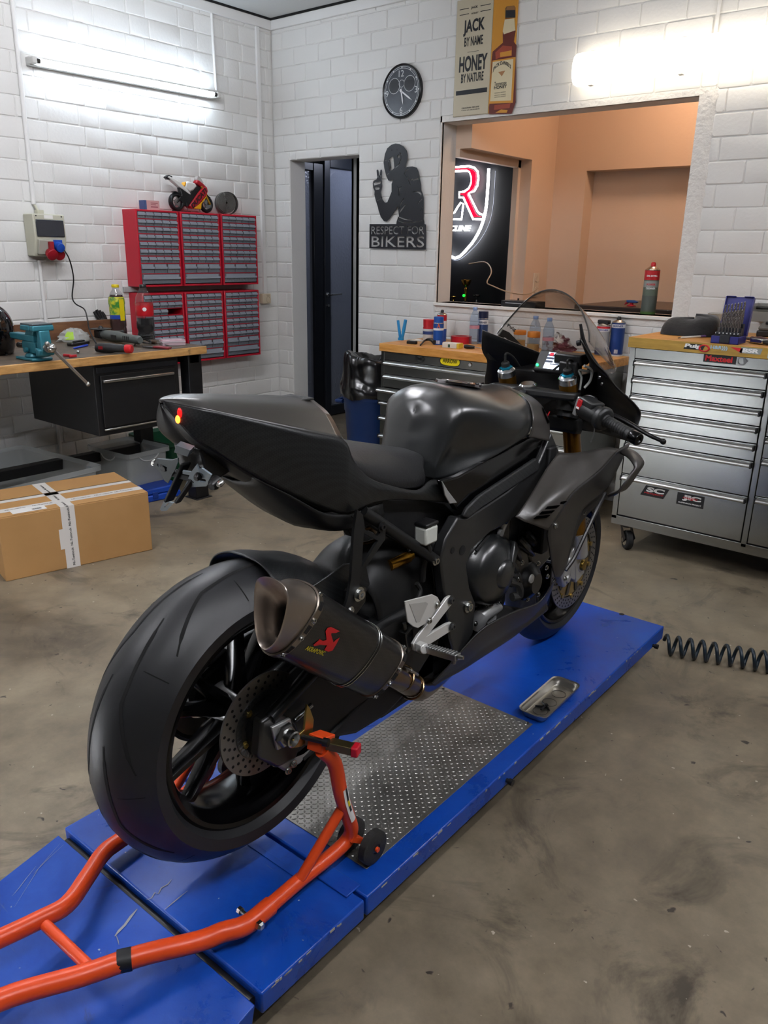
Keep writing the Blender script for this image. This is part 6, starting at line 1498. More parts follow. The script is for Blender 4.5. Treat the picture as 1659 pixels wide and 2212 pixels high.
# front mudguard
rows = []
for a in (-62, -40, -18, 4, 24):
    th = math.radians(a); rows.append([V3((s_ * .068, 1.455 + dr * math.sin(th), .3 + dr * math.cos(th))) for s_, dr in ((0, .318), (.6, .312), (1, .292), (1.08, .262))])
sheet('front_mudguard', rows, M_car, 4, 4, .0025)
# triple clamp, ignition, dash
m = MB()
m.prism([p - Z * .010 for p in (V3((-.145, 1.20, .915)), V3((-.135, 1.255, .913)), V3((-.06, 1.235, .915)), V3((0, 1.22, .917)), V3((.06, 1.235, .915)), V3((.135, 1.255, .913)), V3((.145, 1.20, .915)), V3((.12, 1.165, .92)), V3((.05, 1.135, .924)), V3((0, 1.125, .926)), V3((-.05, 1.135, .924)), V3((-.12, 1.165, .92)))], (0, .004, .022)); tc_ = child(m, 'triple_clamp', M_mbk, bevel=.006)
m = MB(); m.lathe([(0, .012), (.022, .012), (.026, .008), (.03, .008), (.03, 0)], V3((0, 1.172, .934)), (0, -.2, 1), 8); m.build('stem_nut', M_chr, tc_)
m = MB(); m.lathe([(0, .02), (.018, .02), (.026, .012), (.026, 0)], V3((.0, 1.115, .915)), (0, -.2, 1), 20); m.build('ignition_lock', M_blk2, tc_)
m = MB(); m.prism([V3((-.14, 1.235, .80)), V3((.14, 1.235, .80)), V3((.14, 1.285, .79)), V3((-.14, 1.285, .79))], (0, 0, .05)); m.build('lower_clamp', M_mbk, tc_, bevel=.01)
for s in (1, -1):
    m = MB(); m.cyl((s * .105, 1.228, .87), (s * .105, 1.234, .905), .033); m.cyl((s * .105, 1.24, .845), (s * .105, 1.245, .86), .034); m.build('clip_on_clamp', M_mbk, tc_)
dz0 = B(1205, 803, .045); 
m = MB(); fn_ = V3((0, -.80, .60)); du_ = X; dv2 = fn_.cross(du_); dv2 = dv2 if dv2.z > 0 else -dv2
dc = V3((.052, 1.25, 1.008))
m.obox(dc - fn_ * .012, du_ * .072, dv2 * .036, fn_ * .012); DS = child(m, 'dash_display', M_blk2, bevel=.006)
m = MB(); m.obox(dc + du_ * .008 + fn_ * .0006, du_ * .046, dv2 * .028, fn_ * .0006); scn = m.build('screen', mat('lit_screen', '#cfd6e2', .3, emit='#c4d2ea', es=.9), DS, smooth=0)
m = MB()
for k in range(3):
    m.obox(dc + du_ * (-.026) + dv2 * (.018 - .011 * k) + fn_ * .0016, du_ * .012, dv2 * .0035, fn_ * .0003)
m.obox(dc + du_ * .01 + dv2 * -.012 + fn_ * .0016, du_ * .03, dv2 * .0015, fn_ * .0003); m.obox(dc + du_ * .02 + dv2 * .012 + fn_ * .0016, du_ * .0015, dv2 * .018, fn_ * .0003); m.build('screen_graphics', mat('screen_dark', '#39465e', .4), scn, smooth=0)
m = MB(); m.obox(dc + du_ * -.026 + dv2 * .021 + fn_ * .002, du_ * .006, dv2 * .005, fn_ * .0003); m.build('screen_symbol', mat('screen_red', '#b8122a', .4, emit='#c81a30', es=.4), scn, smooth=0)
m = MB(); m.sphere(dc + du_ * -.060 + dv2 * -.02 + fn_ * .002, .0045, 10, 8); m.build('indicator_lamp', mat('green_led', '#12a83c', .3, emit='#1ee05a', es=3), DS)
m = MB(); m.obox(B(1235, 775, .09) , X * .045, V3((0, .03, 0)), Z * .016); m.obox(B(1232, 795, .10), X * .03, V3((0, .02, 0)), Z * .02); m.obox(V3((0, 1.34, .93)), X * .12, Y * .06, Z * .04); m.build('dash_bracket', M_blk2, DS, bevel=.006)
m = MB(); m.tube([B(1195, 800, .06), B(1208, 790, .07), B(1218, 792, .08), B(1224, 808, .1)], .0035, 8, sm=4); m.build('cable', M_rub, DS)
# handlebars, switchgear, levers
for s in (1, -1):
    def S(v): return V3((s * v[0], v[1], v[2]))
    b0, b1 = S((.12, 1.215, .905)), S((.36, 1.133, .843))
    g0, g1 = b0.lerp(b1, .55), b0.lerp(b1, .965)
    d_ = (b1 - b0).normalized()
    m = MB(); m.cyl(b0, b1, .011); hb = child(m, 'clip_on_bar', M_blk2)
    m = MB(); pr = [(.0165, 0), (.021, .002), (.021, .008), (.0172, .012)]
    L_ = (g1 - g0).length; n_ = 9
    for k in range(n_):
        h0 = .014 + (L_ - .03) * k / n_; h1 = .014 + (L_ - .03) * (k + .82) / n_; pr += [(.0162, h0), (.0168, h0 + .001), (.0172, (h0 + h1) / 2), (.0168, h1 - .001), (.0158, h1)]
    pr += [(.017, L_ - .014), (.019, L_ - .01), (.019, L_ - .002), (.0165, L_)]
    m.lathe(pr, g0, d_, 24); m.build('grip', mat('grip_rubber', '#161718', .6), hb)
    m = MB(); m.lathe([(.0175, 0), (.0185, .002), (.0185, .024), (.016, .028), (.008, .0285), (.006, .025), (0, .025)], g1, d_, 24); m.build('bar_end', mat('bar_end_black', '#0d0d0e', .2, .5), hb)
    c = b0.lerp(b1, .36); up_ = d_.cross(Y).normalized(); up_ = up_ if up_.z > 0 else -up_; fw_ = up_.cross(d_).normalized()
    fw_ = fw_ if fw_.y > 0 else -fw_
    m = MB(); m.lathe([(.012, -.045), (.026, -.04), (.030, -.02), (.030, .012), (.026, .03), (.034, .034), (.036, .05), (.030, .058), (.02, .06)], c, d_, 20); sw = m.build('switch_housing', mat('switch_black', '#1b1c1d', .45), hb, bevel=.002)
    m = MB(); m.obox(c + up_ * .02 - d_ * .012 + fw_ * .0, d_ * .03, up_ * .014, fw_ * .026); m.build('switch_top', mat('switch_black'), sw, bevel=.006)
    if s > 0:
        q = c - d_ * .030 - fw_ * .024 + up_ * .012; m = MB(); m.obox(q, d_ * .008, up_ * .015, fw_ * .006); m.build('kill_switch', mat('switch_red', '#b01c22', .35), sw, bevel=.002)
        m = MB(); m.obox(q - up_ * .010 - fw_ * .0055, d_ * .006, up_ * .003, fw_ * .001); m.build('switch_mark', M_sw, sw)
        m = MB(); m.obox(c - d_ * .045 + up_ * .0, d_ * .008, up_ * .028, fw_ * .02); m.build('bar_clamp', M_alc, sw, bevel=.003)
    q0 = c + fw_ * .035 - up_ * .0; m = MB()
    m.tube([q0, q0 + d_ * .03 + fw_ * .03, q0 + d_ * .09 + fw_ * .04, q0 + d_ * .15 + fw_ * .035, q0 + d_ * .2 + fw_ * .045], [.008, .0085, .0065, .006, .0055], 10, sm=4); m.sphere(q0 + d_ * .203 + fw_ * .046, .0085, 12, 8); m.build('lever', mat('lever_black', '#0e0e10', .3, .5), hb)
    m = MB(); m.obox(c + fw_ * .03, d_ * .03, up_ * .012, fw_ * .014); m.tube([c + fw_ * .03 - d_ * .02, c + fw_ * .06 - d_ * .05 + up_ * .02, c + fw_ * .05 - d_ * .09 + up_ * .01, c - d_ * .1 + fw_ * .03 - up_ * .06], .0045, 8, sm=4); m.build('brake_master', M_eng, hb, bevel=.003)
m = MB(); m.tube([B(1252, 842, .14), B(1256, 815, .14), B(1250, 800, .13), B(1272, 802, .15)], .0035, 8, sm=4); m.tube([B(1280, 905, .2), B(1284, 930, .2), B(1276, 955, .19)], .002, 6, sm=4); m.tube([B(1262, 790, .16), B(1278, 800, .17), B(1275, 822, .16), B(1262, 838, .15)], .004, 8, sm=4); child(m, 'brake_lines', mat('clear_hose', '#8d8f8c', .3))
for q in ((1296, 815, .19), (1301, 829, .19)): bolt(BK, B(*q), .005, d=(-.7, -.6, .2), washer=False)
# ================================================================== THINGS ON THE WALLS
def wy(px, py, d=.012): return ony(px, py, YB - d)
M_cream = mat('tin_cream', '#bdb49c', .38); M_amber = mat('tin_amber', '#c58a2c', .38); M_print = mat('tin_black', '#14161c', .4)
x0, x1, z0, z1 = -3.187, -2.757, 2.283, 2.925
t = thing('tin_sign', 'tall tin advertising sign with whiskey bottle on the wall above the hatch', 'sign', ((x0 + x1) / 2, YB, (z0 + z1) / 2)); o = Vector(t.location)
xs = wy(1060, 125).x - o.x
m = MB(); m.m(M_cream); m.box(x0 - o.x, xs, -.012, -.002, z0 - o.z, z1 - o.z); m.m(M_amber); m.box(xs, x1 - o.x, -.012, -.002, z0 - o.z, z1 - o.z); pn = m.build('panel', None, t, bevel=.004)
def T(txt, px, py, h, wd, bold=.0, mt=M_print, par=None, d=.0128, arc=None, dep=.0004):
    p = wy(px, py, d) - o; m = MB(); m.text(txt, p, X, Z, h, wd, dep, bold, arc=arc); return m.build('lettering', mt, par or pn, smooth=0)
T('JACK', 1024, 58, .088, .155, .035); T('BY NAME', 1023, 88, .05, .135, .02); T('HONEY', 1022, 136, .088, .205, .035); T('BY NATURE', 1020, 167, .05, .165, .02)
T('ORIGINAL RECIPE', 1016, 232, .008, .13, .02); T('TENNESSEE', 1016, 237, .005, .14, .01)
def bar_(px0, py0, px1, py1, hh, mt=M_print, d=.0128):
    a, b = wy(px0, py0, d) - o, wy(px1, py1, d) - o; m = MB(); m.obox((a + b) / 2, ((b.x - a.x) / 2, 0, 0), (0, .0003, 0), (0, 0, hh)); m.build('printed_bar', mt, pn, smooth=0)
bar_(985, 201, 1052, 194, .012); bar_(985, 206, 1052, 198.5, .0012); 
for (a, b, c_, d_) in ((993, 21, 1013, 18), (993, 33, 1013, 30), (1038, 12, 1060, 9), (1038, 24, 1060, 21)): bar_(a, b, c_, d_, .0018)
T('JACK', 1025, 16, .016, .05, .03); T('HONEY', 1026, 28, .009, .05, .02); bar_(1010, 112.5, 1034, 110, .001)
def tin_poly(pxs, mt, d, name='printed_shape'):
    pts = [wy(980 + x / 4.887, y / 4.885, d) - o for x, y in pxs]; m = MB(); m.put(plate([[(p.x, p.z) for p in pts]], .0004), (0, -(d), 0), X, Z); return m.build(name, mt, pn, smooth=0)
M_wh = mat('tin_whiskey', '#5e1f14', .35); M_wh2 = mat('tin_whiskey_light', '#97402a', .35)
tin_poly([(545, 195), (640, 195), (655, 330), (640, 400), (635, 440), (665, 480), (655, 610), (655, 1080), (620, 1180), (610, 1200), (372, 1205), (372, 1130), (378, 1095), (400, 640), (412, 545), (520, 450), (518, 360), (530, 250)], M_wh, .0126)
tin_poly([(440, 555), (520, 480), (615, 490), (615, 590), (480, 610), (445, 625)], M_wh2, .0130); tin_poly([(490, 555), (612, 530), (610, 585), (490, 602)], M_amber, .0133)
tin_poly([(548, 85), (562, 65), (640, 60), (652, 80), (652, 185), (545, 190)], M_print, .0130); tin_poly([(560, 66), (640, 62), (648, 80), (650, 104), (552, 108)], mat('tin_gold_dark', '#8a6238', .35), .0133)
tin_poly([(540, 205), (640, 195), (652, 320), (530, 362), (518, 330)], mat('tin_label_cream', '#cfc3a0', .4), .0132)
tin_poly([(410, 640), (655, 600), (625, 1085), (375, 1095)], M_amber, .0130); tin_poly([(412, 655), (630, 622), (605, 1060), (385, 1070)], mat('tin_label_cream'), .0134)
tin_poly([(430, 1110), (600, 1090), (590, 1140), (425, 1160)], M_wh2, .0131); tin_poly([(440, 1190), (500, 1155), (570, 1160), (560, 1190)], M_amber, .0133)
T("JACK DANIEL'S", 1084, 149, .026, .125, .035, par=pn, d=.014, arc=.03); T('Tennessee', 1081, 180, .022, .085, .01, d=.014); T('HONEY', 1081, 188, .018, .09, .03, d=.014)
for yv in (200, 205, 209): T('ORIGINAL LIQUEUR', 1080, yv, .005, .08, .01, d=.014)
tin_poly([(470, 760), (545, 745), (508, 805)], mat('tin_tan', '#a5764a', .4), .0138)
# clock
c = wy(871, 198, .0); t = thing('wall_clock', 'round black wall clock with printed gauges above the biker sign', 'clock', (c.x, YB, c.z)); R = .163
m = MB(); m.lathe([(0, .018), (R - .012, .018), (R - .003, .024), (R, .02), (R, 0)], (0, 0, 0), (0, -1, 0), 64); m.build('case', mat('clock_black', '#0c0d10', .25), t)
m = MB(); m.lathe([(0, .0186), (R - .014, .0186)], (0, 0, 0), (0, -1, 0), 64); df = m.build('dial', mat('clock_dial', '#26292f', .25, var=('#4c525a', 5, .3)), t)
M_ci = mat('clock_ink', '#c3c6c8', .4)
m = MB()
for rr_, w_ in ((R - .018, .0012), (R - .028, .0012)): m.lathe([(rr_ - w_, .0190), (rr_ + w_, .0190)], (0, 0, 0), (0, -1, 0), 64)
for i in range(12):
    a = 2 * PI * i / 12; u_ = V3((math.sin(a), 0, math.cos(a))); m.obox(u_ * (R - .023) - Y * .019, u_ * .005, Y * .0003, u_.cross(Y) * .004)
for (cx, cz_, r) in ((-.062, .036, .046), (.066, .040, .046), (0, .045, .022)): m.lathe([(r - .0018, .0191), (r + .001, .0191)], (cx, 0, cz_), (0, -1, 0), 40)
m.build('chapter_ring', M_ci, df, smooth=0)
m = MB()
for (cx, cz_, r) in ((-.062, .036, .044), (.066, .040, .044)): m.lathe([(0, .01885), (r, .01885)], (cx, 0, cz_), (0, -1, 0), 40)
m.build('gauge_print', mat('clock_gauge', '#191b20', .35), df, smooth=0)
for txt, x_, z_ in (('12', -.004, .105), ('3', .12, .0), ('6', 0, -.112), ('9', -.122, -.006)):
    m = MB(); m.text(txt, (x_, -.0188, z_), X, Z, .038, None, .0004, .0); m.build('numeral', M_ci, df, smooth=0)
m = MB()
for a, l, w_ in ((math.radians(168), .085, .005), (math.radians(124), .11, .0045)):
    u_ = V3((math.sin(a), 0, math.cos(a))); s_ = u_.cross(Y); m.prism([u_ * -.015 + s_ * w_ - Y * .021, u_ * -.015 - s_ * w_ - Y * .021, u_ * l * .7 - s_ * w_ * 1.1 - Y * .021, u_ * l - Y * .021, u_ * l * .7 + s_ * w_ * 1.1 - Y * .021], (0, -.0012, 0))
m.cyl((0, -.019, 0), (0, -.025, 0), .008); m.build('hands', mat('clock_hand', '#d4d6d8', .3), t)
# biker sign: one cut-out steel plate
t = thing('biker_sign', 'black cut-out steel sign of a helmeted rider giving a peace sign', 'sign', (-3.63, YB - .014, 1.6)); o = Vector(t.location)
def bz(pts): return [(lambda p: (p.x - o.x, p.z - o.z))(ony(780 + x / 7.9, 280 + y / 7.9, YB - .014)) for x, y in pts]
fig = bz([(150, 1612), (605, 1612), (610, 1570), (635, 1495), (650, 1480), (640, 1390), (625, 1310), (600, 1370), (575, 1390), (540, 1450), (480, 1530), (430, 1570), (395, 1565), (340, 1490), (305, 1390), (290, 1320), (270, 1260), (258, 1220), (245, 1170), (230, 1110), (235, 1050), (210, 990), (205, 920), (215, 875), (265, 850), (280, 820), (268, 700), (275, 680), (295, 690), (305, 780), (320, 790), (335, 690), (350, 680), (358, 700), (352, 830), (360, 950), (350, 1020), (335, 1070), (360, 1180), (395, 1230), (410, 1250), (450, 1240), (490, 1150), (525, 1060), (525, 930), (550, 850), (500, 875), (470, 870), (435, 800), (400, 660), (388, 560), (410, 420), (450, 320), (520, 260), (590, 238), (660, 248), (730, 290), (780, 360), (795, 440), (790, 520), (765, 600), (755, 655), (800, 635), (880, 628), (950, 650), (980, 720), (1000, 830), (1020, 930), (1025, 1030), (1050, 1090), (1070, 1170), (1070, 1400), (1065, 1520), (1080, 1580), (1080, 1612), (1110, 1618), (1105, 2050), (145, 2025)])
cuts = [bz(l) for l in (
    [(470, 505), (550, 450), (560, 520), (572, 660), (500, 715), (515, 640), (490, 520)], [(467, 545), (480, 548), (498, 700), (485, 705)], [(408, 528), (440, 515), (438, 530), (408, 541)], [(440, 762), (480, 738), (482, 750), (444, 774)],
    [(580, 655), (650, 580), (685, 490), (690, 440), (660, 400), (650, 392), (680, 395), (700, 440), (690, 530), (640, 620), (585, 665)], [(625, 440), (645, 420), (662, 440), (658, 480), (638, 490), (622, 470)],
    [(215, 915), (250, 900), (290, 895), (330, 880), (342, 905), (330, 925), (270, 940), (225, 955)], [(238, 990), (260, 980), (310, 982), (322, 1000), (310, 1025), (255, 1028), (240, 1010)], [(285, 775), (297, 790), (298, 820), (288, 818)], [(330, 780), (345, 775), (345, 805), (334, 815)],
    [(272, 1210), (346, 1168), (348, 1180), (276, 1220)], [(850, 850), (875, 838), (890, 852), (975, 830), (985, 850), (900, 872), (880, 865), (855, 875)], [(880, 1065), (950, 1045), (1010, 1065), (1035, 1100), (1015, 1165), (1018, 1110), (970, 1075)], [(962, 1285), (990, 1220), (1055, 1160), (1045, 1190), (1000, 1240)],
    [(650, 1360), (670, 1260), (735, 1165), (742, 1175), (690, 1270), (660, 1350)], [(652, 1430), (680, 1360), (765, 1265), (770, 1280), (700, 1380), (660, 1425)], [(650, 1485), (760, 1520), (900, 1545), (870, 1555), (745, 1540), (648, 1500)], [(632, 1550), (720, 1580), (880, 1580), (1050, 1545), (1050, 1560), (900, 1590), (720, 1595), (635, 1562)],
    [(615, 965), (630, 975), (658, 1000), (690, 968), (690, 980), (668, 1015), (655, 1130), (645, 1120), (648, 1015)], [(735, 755), (760, 700), (835, 652), (835, 662), (775, 705), (745, 765), (800, 820), (852, 940), (842, 940), (790, 830)], [(1015, 1395), (1055, 1310), (1058, 1325), (1025, 1395)])]
def hole_text(txt, x0_, x1_, y0_, y1_):
    vs_, fs, loops = text_poly(txt, .012); ax = min(p[0] for p in vs_); bx_ = max(p[0] for p in vs_); ay = min(p[1] for p in vs_); by_ = max(p[1] for p in vs_)
    (X0, Zb), (X1, Zt) = bz([(x0_, y1_)])[0], bz([(x1_, y0_)])[0]; out_ = []
    for lp in loops:
        q = [(X0 + (p[0] - ax) / (bx_ - ax) * (X1 - X0), Zb + (p[1] - ay) / (by_ - ay) * (Zt - Zb)) for p in lp]
        A2 = sum(a[0] * b[1] - b[0] * a[1] for a, b in zip(lp, lp[1:] + lp[:1]))
        if A2 > 0: out_.append(q)                                   # letters cut clean through, counters fall out
        else: out_.append(q)
    return out_
cuts += hole_text('RESPECT FOR', 176, 1084, 1642, 1788) + hole_text('BIKERS', 176, 1084, 1818, 2000)
m = MB(); m.put(plate([fig] + cuts, .003), (0, 0, 0), X, Z); m.build('cut_plate', mat('sign_black', '#14161c', .45), t, smooth=0)
for q in ((525, 350), (615, 345), (270, 1090)):
    p = bz([q])[0]; m = MB(); m.cyl((p[0], -.005, p[1]), (p[0], .014, p[1]), .004, n=10); m.build('spacer_screw', M_blk2, t)

# ================================================================== TOP OF THE RED CABINETS
ZK = 1.703
p0_, p1_ = onx(315, 453, -4.72), onx(347, 453, -4.72)
t = thing('small_box', 'small pink and blue carton on top of the red cabinets', 'box', (-4.76, (p0_.y + p1_.y) / 2, ZK)); w_ = (p1_.y - p0_.y) / 2
m = MB(); m.m(mat('carton_pink', '#c59a98', .6)); m.box(-.03, .03, -w_ * .72, w_, 0, .058); m.m(mat('carton_blue', '#39507c', .6)); m.box(-.03, .0302, -w_, -w_ * .72, 0, .058); m.build('carton', None, t)
m = MB(); m.box(.0302, .0306, -.01, .045, .015, .022); m.box(.0302, .0306, -.01, .03, .03, .034); m.box(.0302, .0306, -.01, .045, .04, .044); m.build('print', mat('carton_print', '#8a4a55', .6), t)
# toy motorcycle
yb0, yb1 = onx(383, 438, -4.74).y, onx(447, 440, -4.74).y
t = thing('toy_motorcycle', 'small white, red and yellow toy race motorcycle on the red cabinets', 'toy', (-4.75, yb0, ZK)); WB = yb1 - yb0; k = WB / .22
M_tb = mat('toy_black', '#101114', .35); M_tw = mat('toy_white', '#d2d2cf', .35); M_tr = mat('toy_red', '#9e1522', .35); M_tyl = mat('toy_yellow', '#d89a10', .35)
def tq(x, y, z): return V3((x * k, y * k, z * k))
for yv, r, wd in ((0, .053, .03), (.22, .051, .02)):
    m = MB(); m.torus(tq(0, yv, r + .0), (1, 0, 0), (r - .012) * k, .0115 * k, 36, 10)
    for i in range(len(m.v)): a = m.v[i]; m.v[i] = (a[0] * wd / .02, a[1], a[2])
    w_ = m.build('wheel', M_tb, t)
    m = MB(); m.lathe([((r - .016) * k, -.006 * k), ((r - .014) * k, .008 * k), ((r - .019) * k, .008 * k), ((r - .02) * k, -.006 * k)], tq(0, yv, r), (1, 0, 0), 32)
    for i in range(5): a = 2 * PI * i / 5; u_ = V3((0, math.sin(a), math.cos(a))); m.bar(tq(.004, yv, r), tq(.004, yv, r) + u_ * (r - .017) * k, .006 * k, .004 * k, X)
    m.lathe([(0, .01 * k), (.02 * k, .009 * k), (.02 * k, .006 * k)], tq(0.002, yv, r), (1, 0, 0), 20); m.build('rim', mat('toy_rim', '#9a9c9e', .3, .9), w_)
def tplate(name, pts, x, th, mt, bv=.002):
    m = MB(); m.prism([tq(x, a, b) for a, b in pts], (-th * k, 0, 0)); return m.build(name, mt, t, bevel=bv * k)
tplate('tail', [(-.062, .185), (-.05, .19), (.02, .165), (.075, .125), (.10, .10), (.085, .10), (.02, .135), (-.02, .16)], .018, .036, M_tw, .004)
tplate('tail_end', [(-.075, .183), (-.05, .198), (-.025, .192), (-.03, .172), (-.06, .172)], .014, .028, M_tb, .004)
tplate('tank', [(.055, .135), (.065, .162), (.085, .172), (.13, .165), (.145, .15), (.12, .125), (.09, .115)], .02, .04, M_tw, .008)
tplate('seat_pad', [(.045, .145), (.06, .165), (.068, .168), (.064, .15), (.055, .138)], .017, .034, M_tyl, .003)
tplate('frame', [(.02, .135), (.10, .10), (.15, .15), (.19, .14), (.17, .10), (.14, .04), (.05, .03), (.02, .06), (-.005, .045), (-.005, .06), (.03, .09)], .016, .032, M_tb, .004)
f_ = tplate('fairing', [(.075, .035), (.15, .115), (.185, .145), (.215, .15), (.222, .125), (.205, .095), (.16, .055), (.13, .03), (.09, .02)], .026, .052, M_tr, .006)
tplate('belly_pan', [(.105, .022), (.16, .02), (.165, .05), (.20, .085), (.215, .11), (.205, .095), (.16, .055)], .0265, .053, M_tyl, .004)
tplate('nose', [(.14, .165), (.15, .185), (.165, .182), (.195, .165), (.215, .15), (.205, .13), (.18, .145)], .02, .04, M_tr, .006)
tplate('windscreen', [(.15, .185), (.155, .205), (.165, .208), (.185, .19), (.2, .168), (.18, .17)], .016, .032, mat('toy_screen', '#b9b6b4', .1, alpha=.5), .003)
tplate('front_mudguard', [(.165, .09), (.19, .108), (.22, .109), (.25, .09), (.245, .086), (.22, .103), (.19, .102), (.17, .086)], .013, .026, M_tb)
tplate('rear_mudguard', [(-.03, .108), (-.01, .112), (.03, .10), (.055, .085), (.05, .078), (.03, .092), (-.01, .104)], .014, .028, M_tb)
m = MB(); m.bar(tq(.02, .175, .15), tq(.02, .235, .05), .01 * k, .008 * k, X); m.build('fork', mat('toy_fork', '#b98a2c', .3, .8), t)
m = MB(); m.lathe([(.010 * k, 0), (.024 * k, 0), (.024 * k, .003 * k)], tq(.012, .222, .05), (1, 0, 0), 24); m.bar(tq(.016, .20, .05), tq(.016, .215, .075), .02 * k, .006 * k, X); m.build('brake', mat('toy_rim'), t)
m = MB(); a0, a1 = tq(.0268, .092, .03), tq(.0268, .205, .135); m.text('DUCATI', (a0 + a1) / 2, (a1 - a0), X.cross(a1 - a0), .028 * k, (a1 - a0).length * .98, .0006, .05, .2); m.build('lettering', mat('toy_ink', '#2b0d14', .4), f_, smooth=0)
m = MB(); m.tube([tq(.016, .06, .05), tq(.03, .055, .02), tq(.034, .05, .002), tq(.034, -.0, .002)], .002 * k, 8); m.tube([tq(.034, .075, .002), tq(.034, -.06, .002)], .0022 * k, 8); m.build('paddock_stand', M_tb, t)
# roll of webbing
c = onx(498, 441, -4.72); t = thing('webbing_roll', 'loosely wound roll of dark grey webbing beside the toy motorcycle', 'strap roll', (-4.77, c.y, ZK), -.35)
m = MB(); r = .075
pts = []
for i in range(220):
    a = 2 * PI * i / 24; pts.append((.010 + .0068 * i / 24, a))
rows = [[(xx, rr_ * math.sin(a), .078 + rr_ * math.cos(a)) for xx in (-.024, .026)] for rr_, a in pts]
m.grid(rows); m.build('rolled_strap', mat('grey_webbing', '#4d4c48', .6, bump=(90, .2)), t, solid=.0045, smooth=40)
m = MB(); rows = [[(xx, rr_ * math.sin(a), .078 + rr_ * math.cos(a)) for xx in (-.03, .02)] for rr_, a in [(.075 + .012 * max(0, math.sin(a * .9)), a) for a in [i * .2 for i in range(33)]]]; m.grid(rows); m.build('outer_turn', mat('grey_webbing'), t, solid=.002, smooth=40)

# ================================================================== BENCH TOP
M_glass = clear('clear_pet', '#eef1f2', milk=.02); M_glassb = clear('clear_pet_blue', '#dfe8f2', milk=.08)
def bottle(name, label, cat, px, bpy_, tpy, z, wpx, prof, parts, group=None):
    """prof (r,h in 0..1 units of radius, height); parts: list of (name, profile, material)"""
    p = onz(px, bpy_, z); h = ony(px, tpy, p.y).z - z; r = wpx / 2 * (p - CAMP).dot(_f) / FPX
    t = thing(name, label, cat, p, group=group)
    for nm, pr, mt in parts:
        m = MB(); m.lathe([(a * r, b * h) for a, b in pr], n=28); m.build(nm, mt, t, smooth=50)
    return t, r, h
PET = [(0, .01), (.9, 0), (1, .02), (1, .12), (.94, .16), (1, .2), (1, .3), (.93, .36), (.93, .6), (1, .63), (.98, .72), (.75, .82), (.42, .90), (.38, .945), (.38, .96)]
bt, r, h = bottle('drink_bottle', 'iced tea bottle with yellow cap and yellow tag on the workbench', 'bottle', 258, 724, 615, BZ, 34, PET, [('bottle', PET, M_glass), ('tea', [(0, .02), (.88, .015), (.96, .03), (.96, .12), (.9, .16), (.96, .2), (.96, .3), (.89, .36), (.89, .6), (.96, .63), (.95, .70), (.72, .80), (0, .80)], mat('iced_tea', '#3b1a16', .15)), ('label', [(.955, .36), (.96, .37), (.96, .60), (1.01, .63), (1.0, .70), (.9, .76)], mat('tea_label', '#c9c428', .4, var=('#3f8a3a', 30, .08))), ('label_band', [(.965, .33), (.965, .41)], mat('tea_label_blue', '#1b3f9a', .4)), ('cap', [(0, 1), (.42, 1), (.46, .985), (.46, .945), (.44, .94)], mat('yellow_cap', '#d9c11a', .4))])
m = MB(); m.box(.02, .021, -.016, .016, .3 * h, .72 * h); m.build('tag', mat('tag_yellow', '#dcc80e', .45), bt).location = (r - .018, -.0, 0)
bt, r, h = bottle('drink_bottle', 'half full cola bottle with black cap and red label on the workbench', 'bottle', 317, 733, 615, BZ, 38, PET, [('bottle', [(0, .01), (.8, 0), (1, .03), (.95, .1), (.86, .15), (1, .22), (1, .3), (.95, .36), (.97, .6), (1, .66), (.85, .78), (.5, .88), (.36, .93), (.34, .96)], M_glass), ('cola', [(0, .02), (.78, .015), (.95, .035), (.91, .1), (.82, .15), (.96, .22), (.96, .3), (.9, .36), (.9, .40), (0, .40)], mat('cola', '#0c0505', .1, spec=.7)), ('label', [(.97, .44), (.985, .45), (.985, .66), (.97, .67)], mat('cola_label', '#b1121d', .4)), ('cap', [(0, 1), (.34, 1), (.38, .985), (.38, .945), (.36, .94)], mat('black_cap', '#151516', .4))])
m = MB(); dcam = (CAMP - bt.location); dcam.z = 0; dcam.normalize(); m.lathe([(0, .002), (.011, .001), (.013, -.002)], dcam * r * .985 + Z * .56 * h, dcam, 20); m.build('label_mark', M_sw, bt)
# helmet
p = onz(22, 772, BZ); t = thing('motorcycle_helmet', 'shiny black open-face helmet behind the vise on the workbench', 'helmet', (p.x - .2, p.y - .02, BZ), .6)
m = MB(); rows = []
for j in range(13):
    ph = PI * .5 * j / 12; row = []
    for i in range(37):
        a = -2.35 + 4.7 * i / 36; rr_ = .135 * math.sin(ph) ** .9 if j else 0
        zz = .135 + .125 * math.cos(ph)
        row.append((rr_ * math.cos(a), rr_ * 1.02 * math.sin(a), zz))
    rows.append(row)
for zz, q in ((.09, 1.0), (.04, .96), (.01, .9)):
    rows.append([(.135 * q * math.cos(-2.2 + 4.4 * i / 36), .1377 * q * math.sin(-2.2 + 4.4 * i / 36), zz) for i in range(37)])
m.grid(rows); m.build('shell', mat('helmet_gloss_black', '#050506', .06, spec=.7), t, smooth=60, solid=.006)
m = MB(); m.sphere((-.01, 0, .125), (.118, .118, .118), 24, 14); m.build('liner', mat('helmet_liner', '#141416', .8), t)
m = MB(); m.tube([(.135 * .9 * math.cos(a), .1377 * .9 * math.sin(a), .012) for a in [-2.2 + 4.4 * i / 24 for i in range(25)]], .006, 8); m.build('rim_trim', M_rub, t)
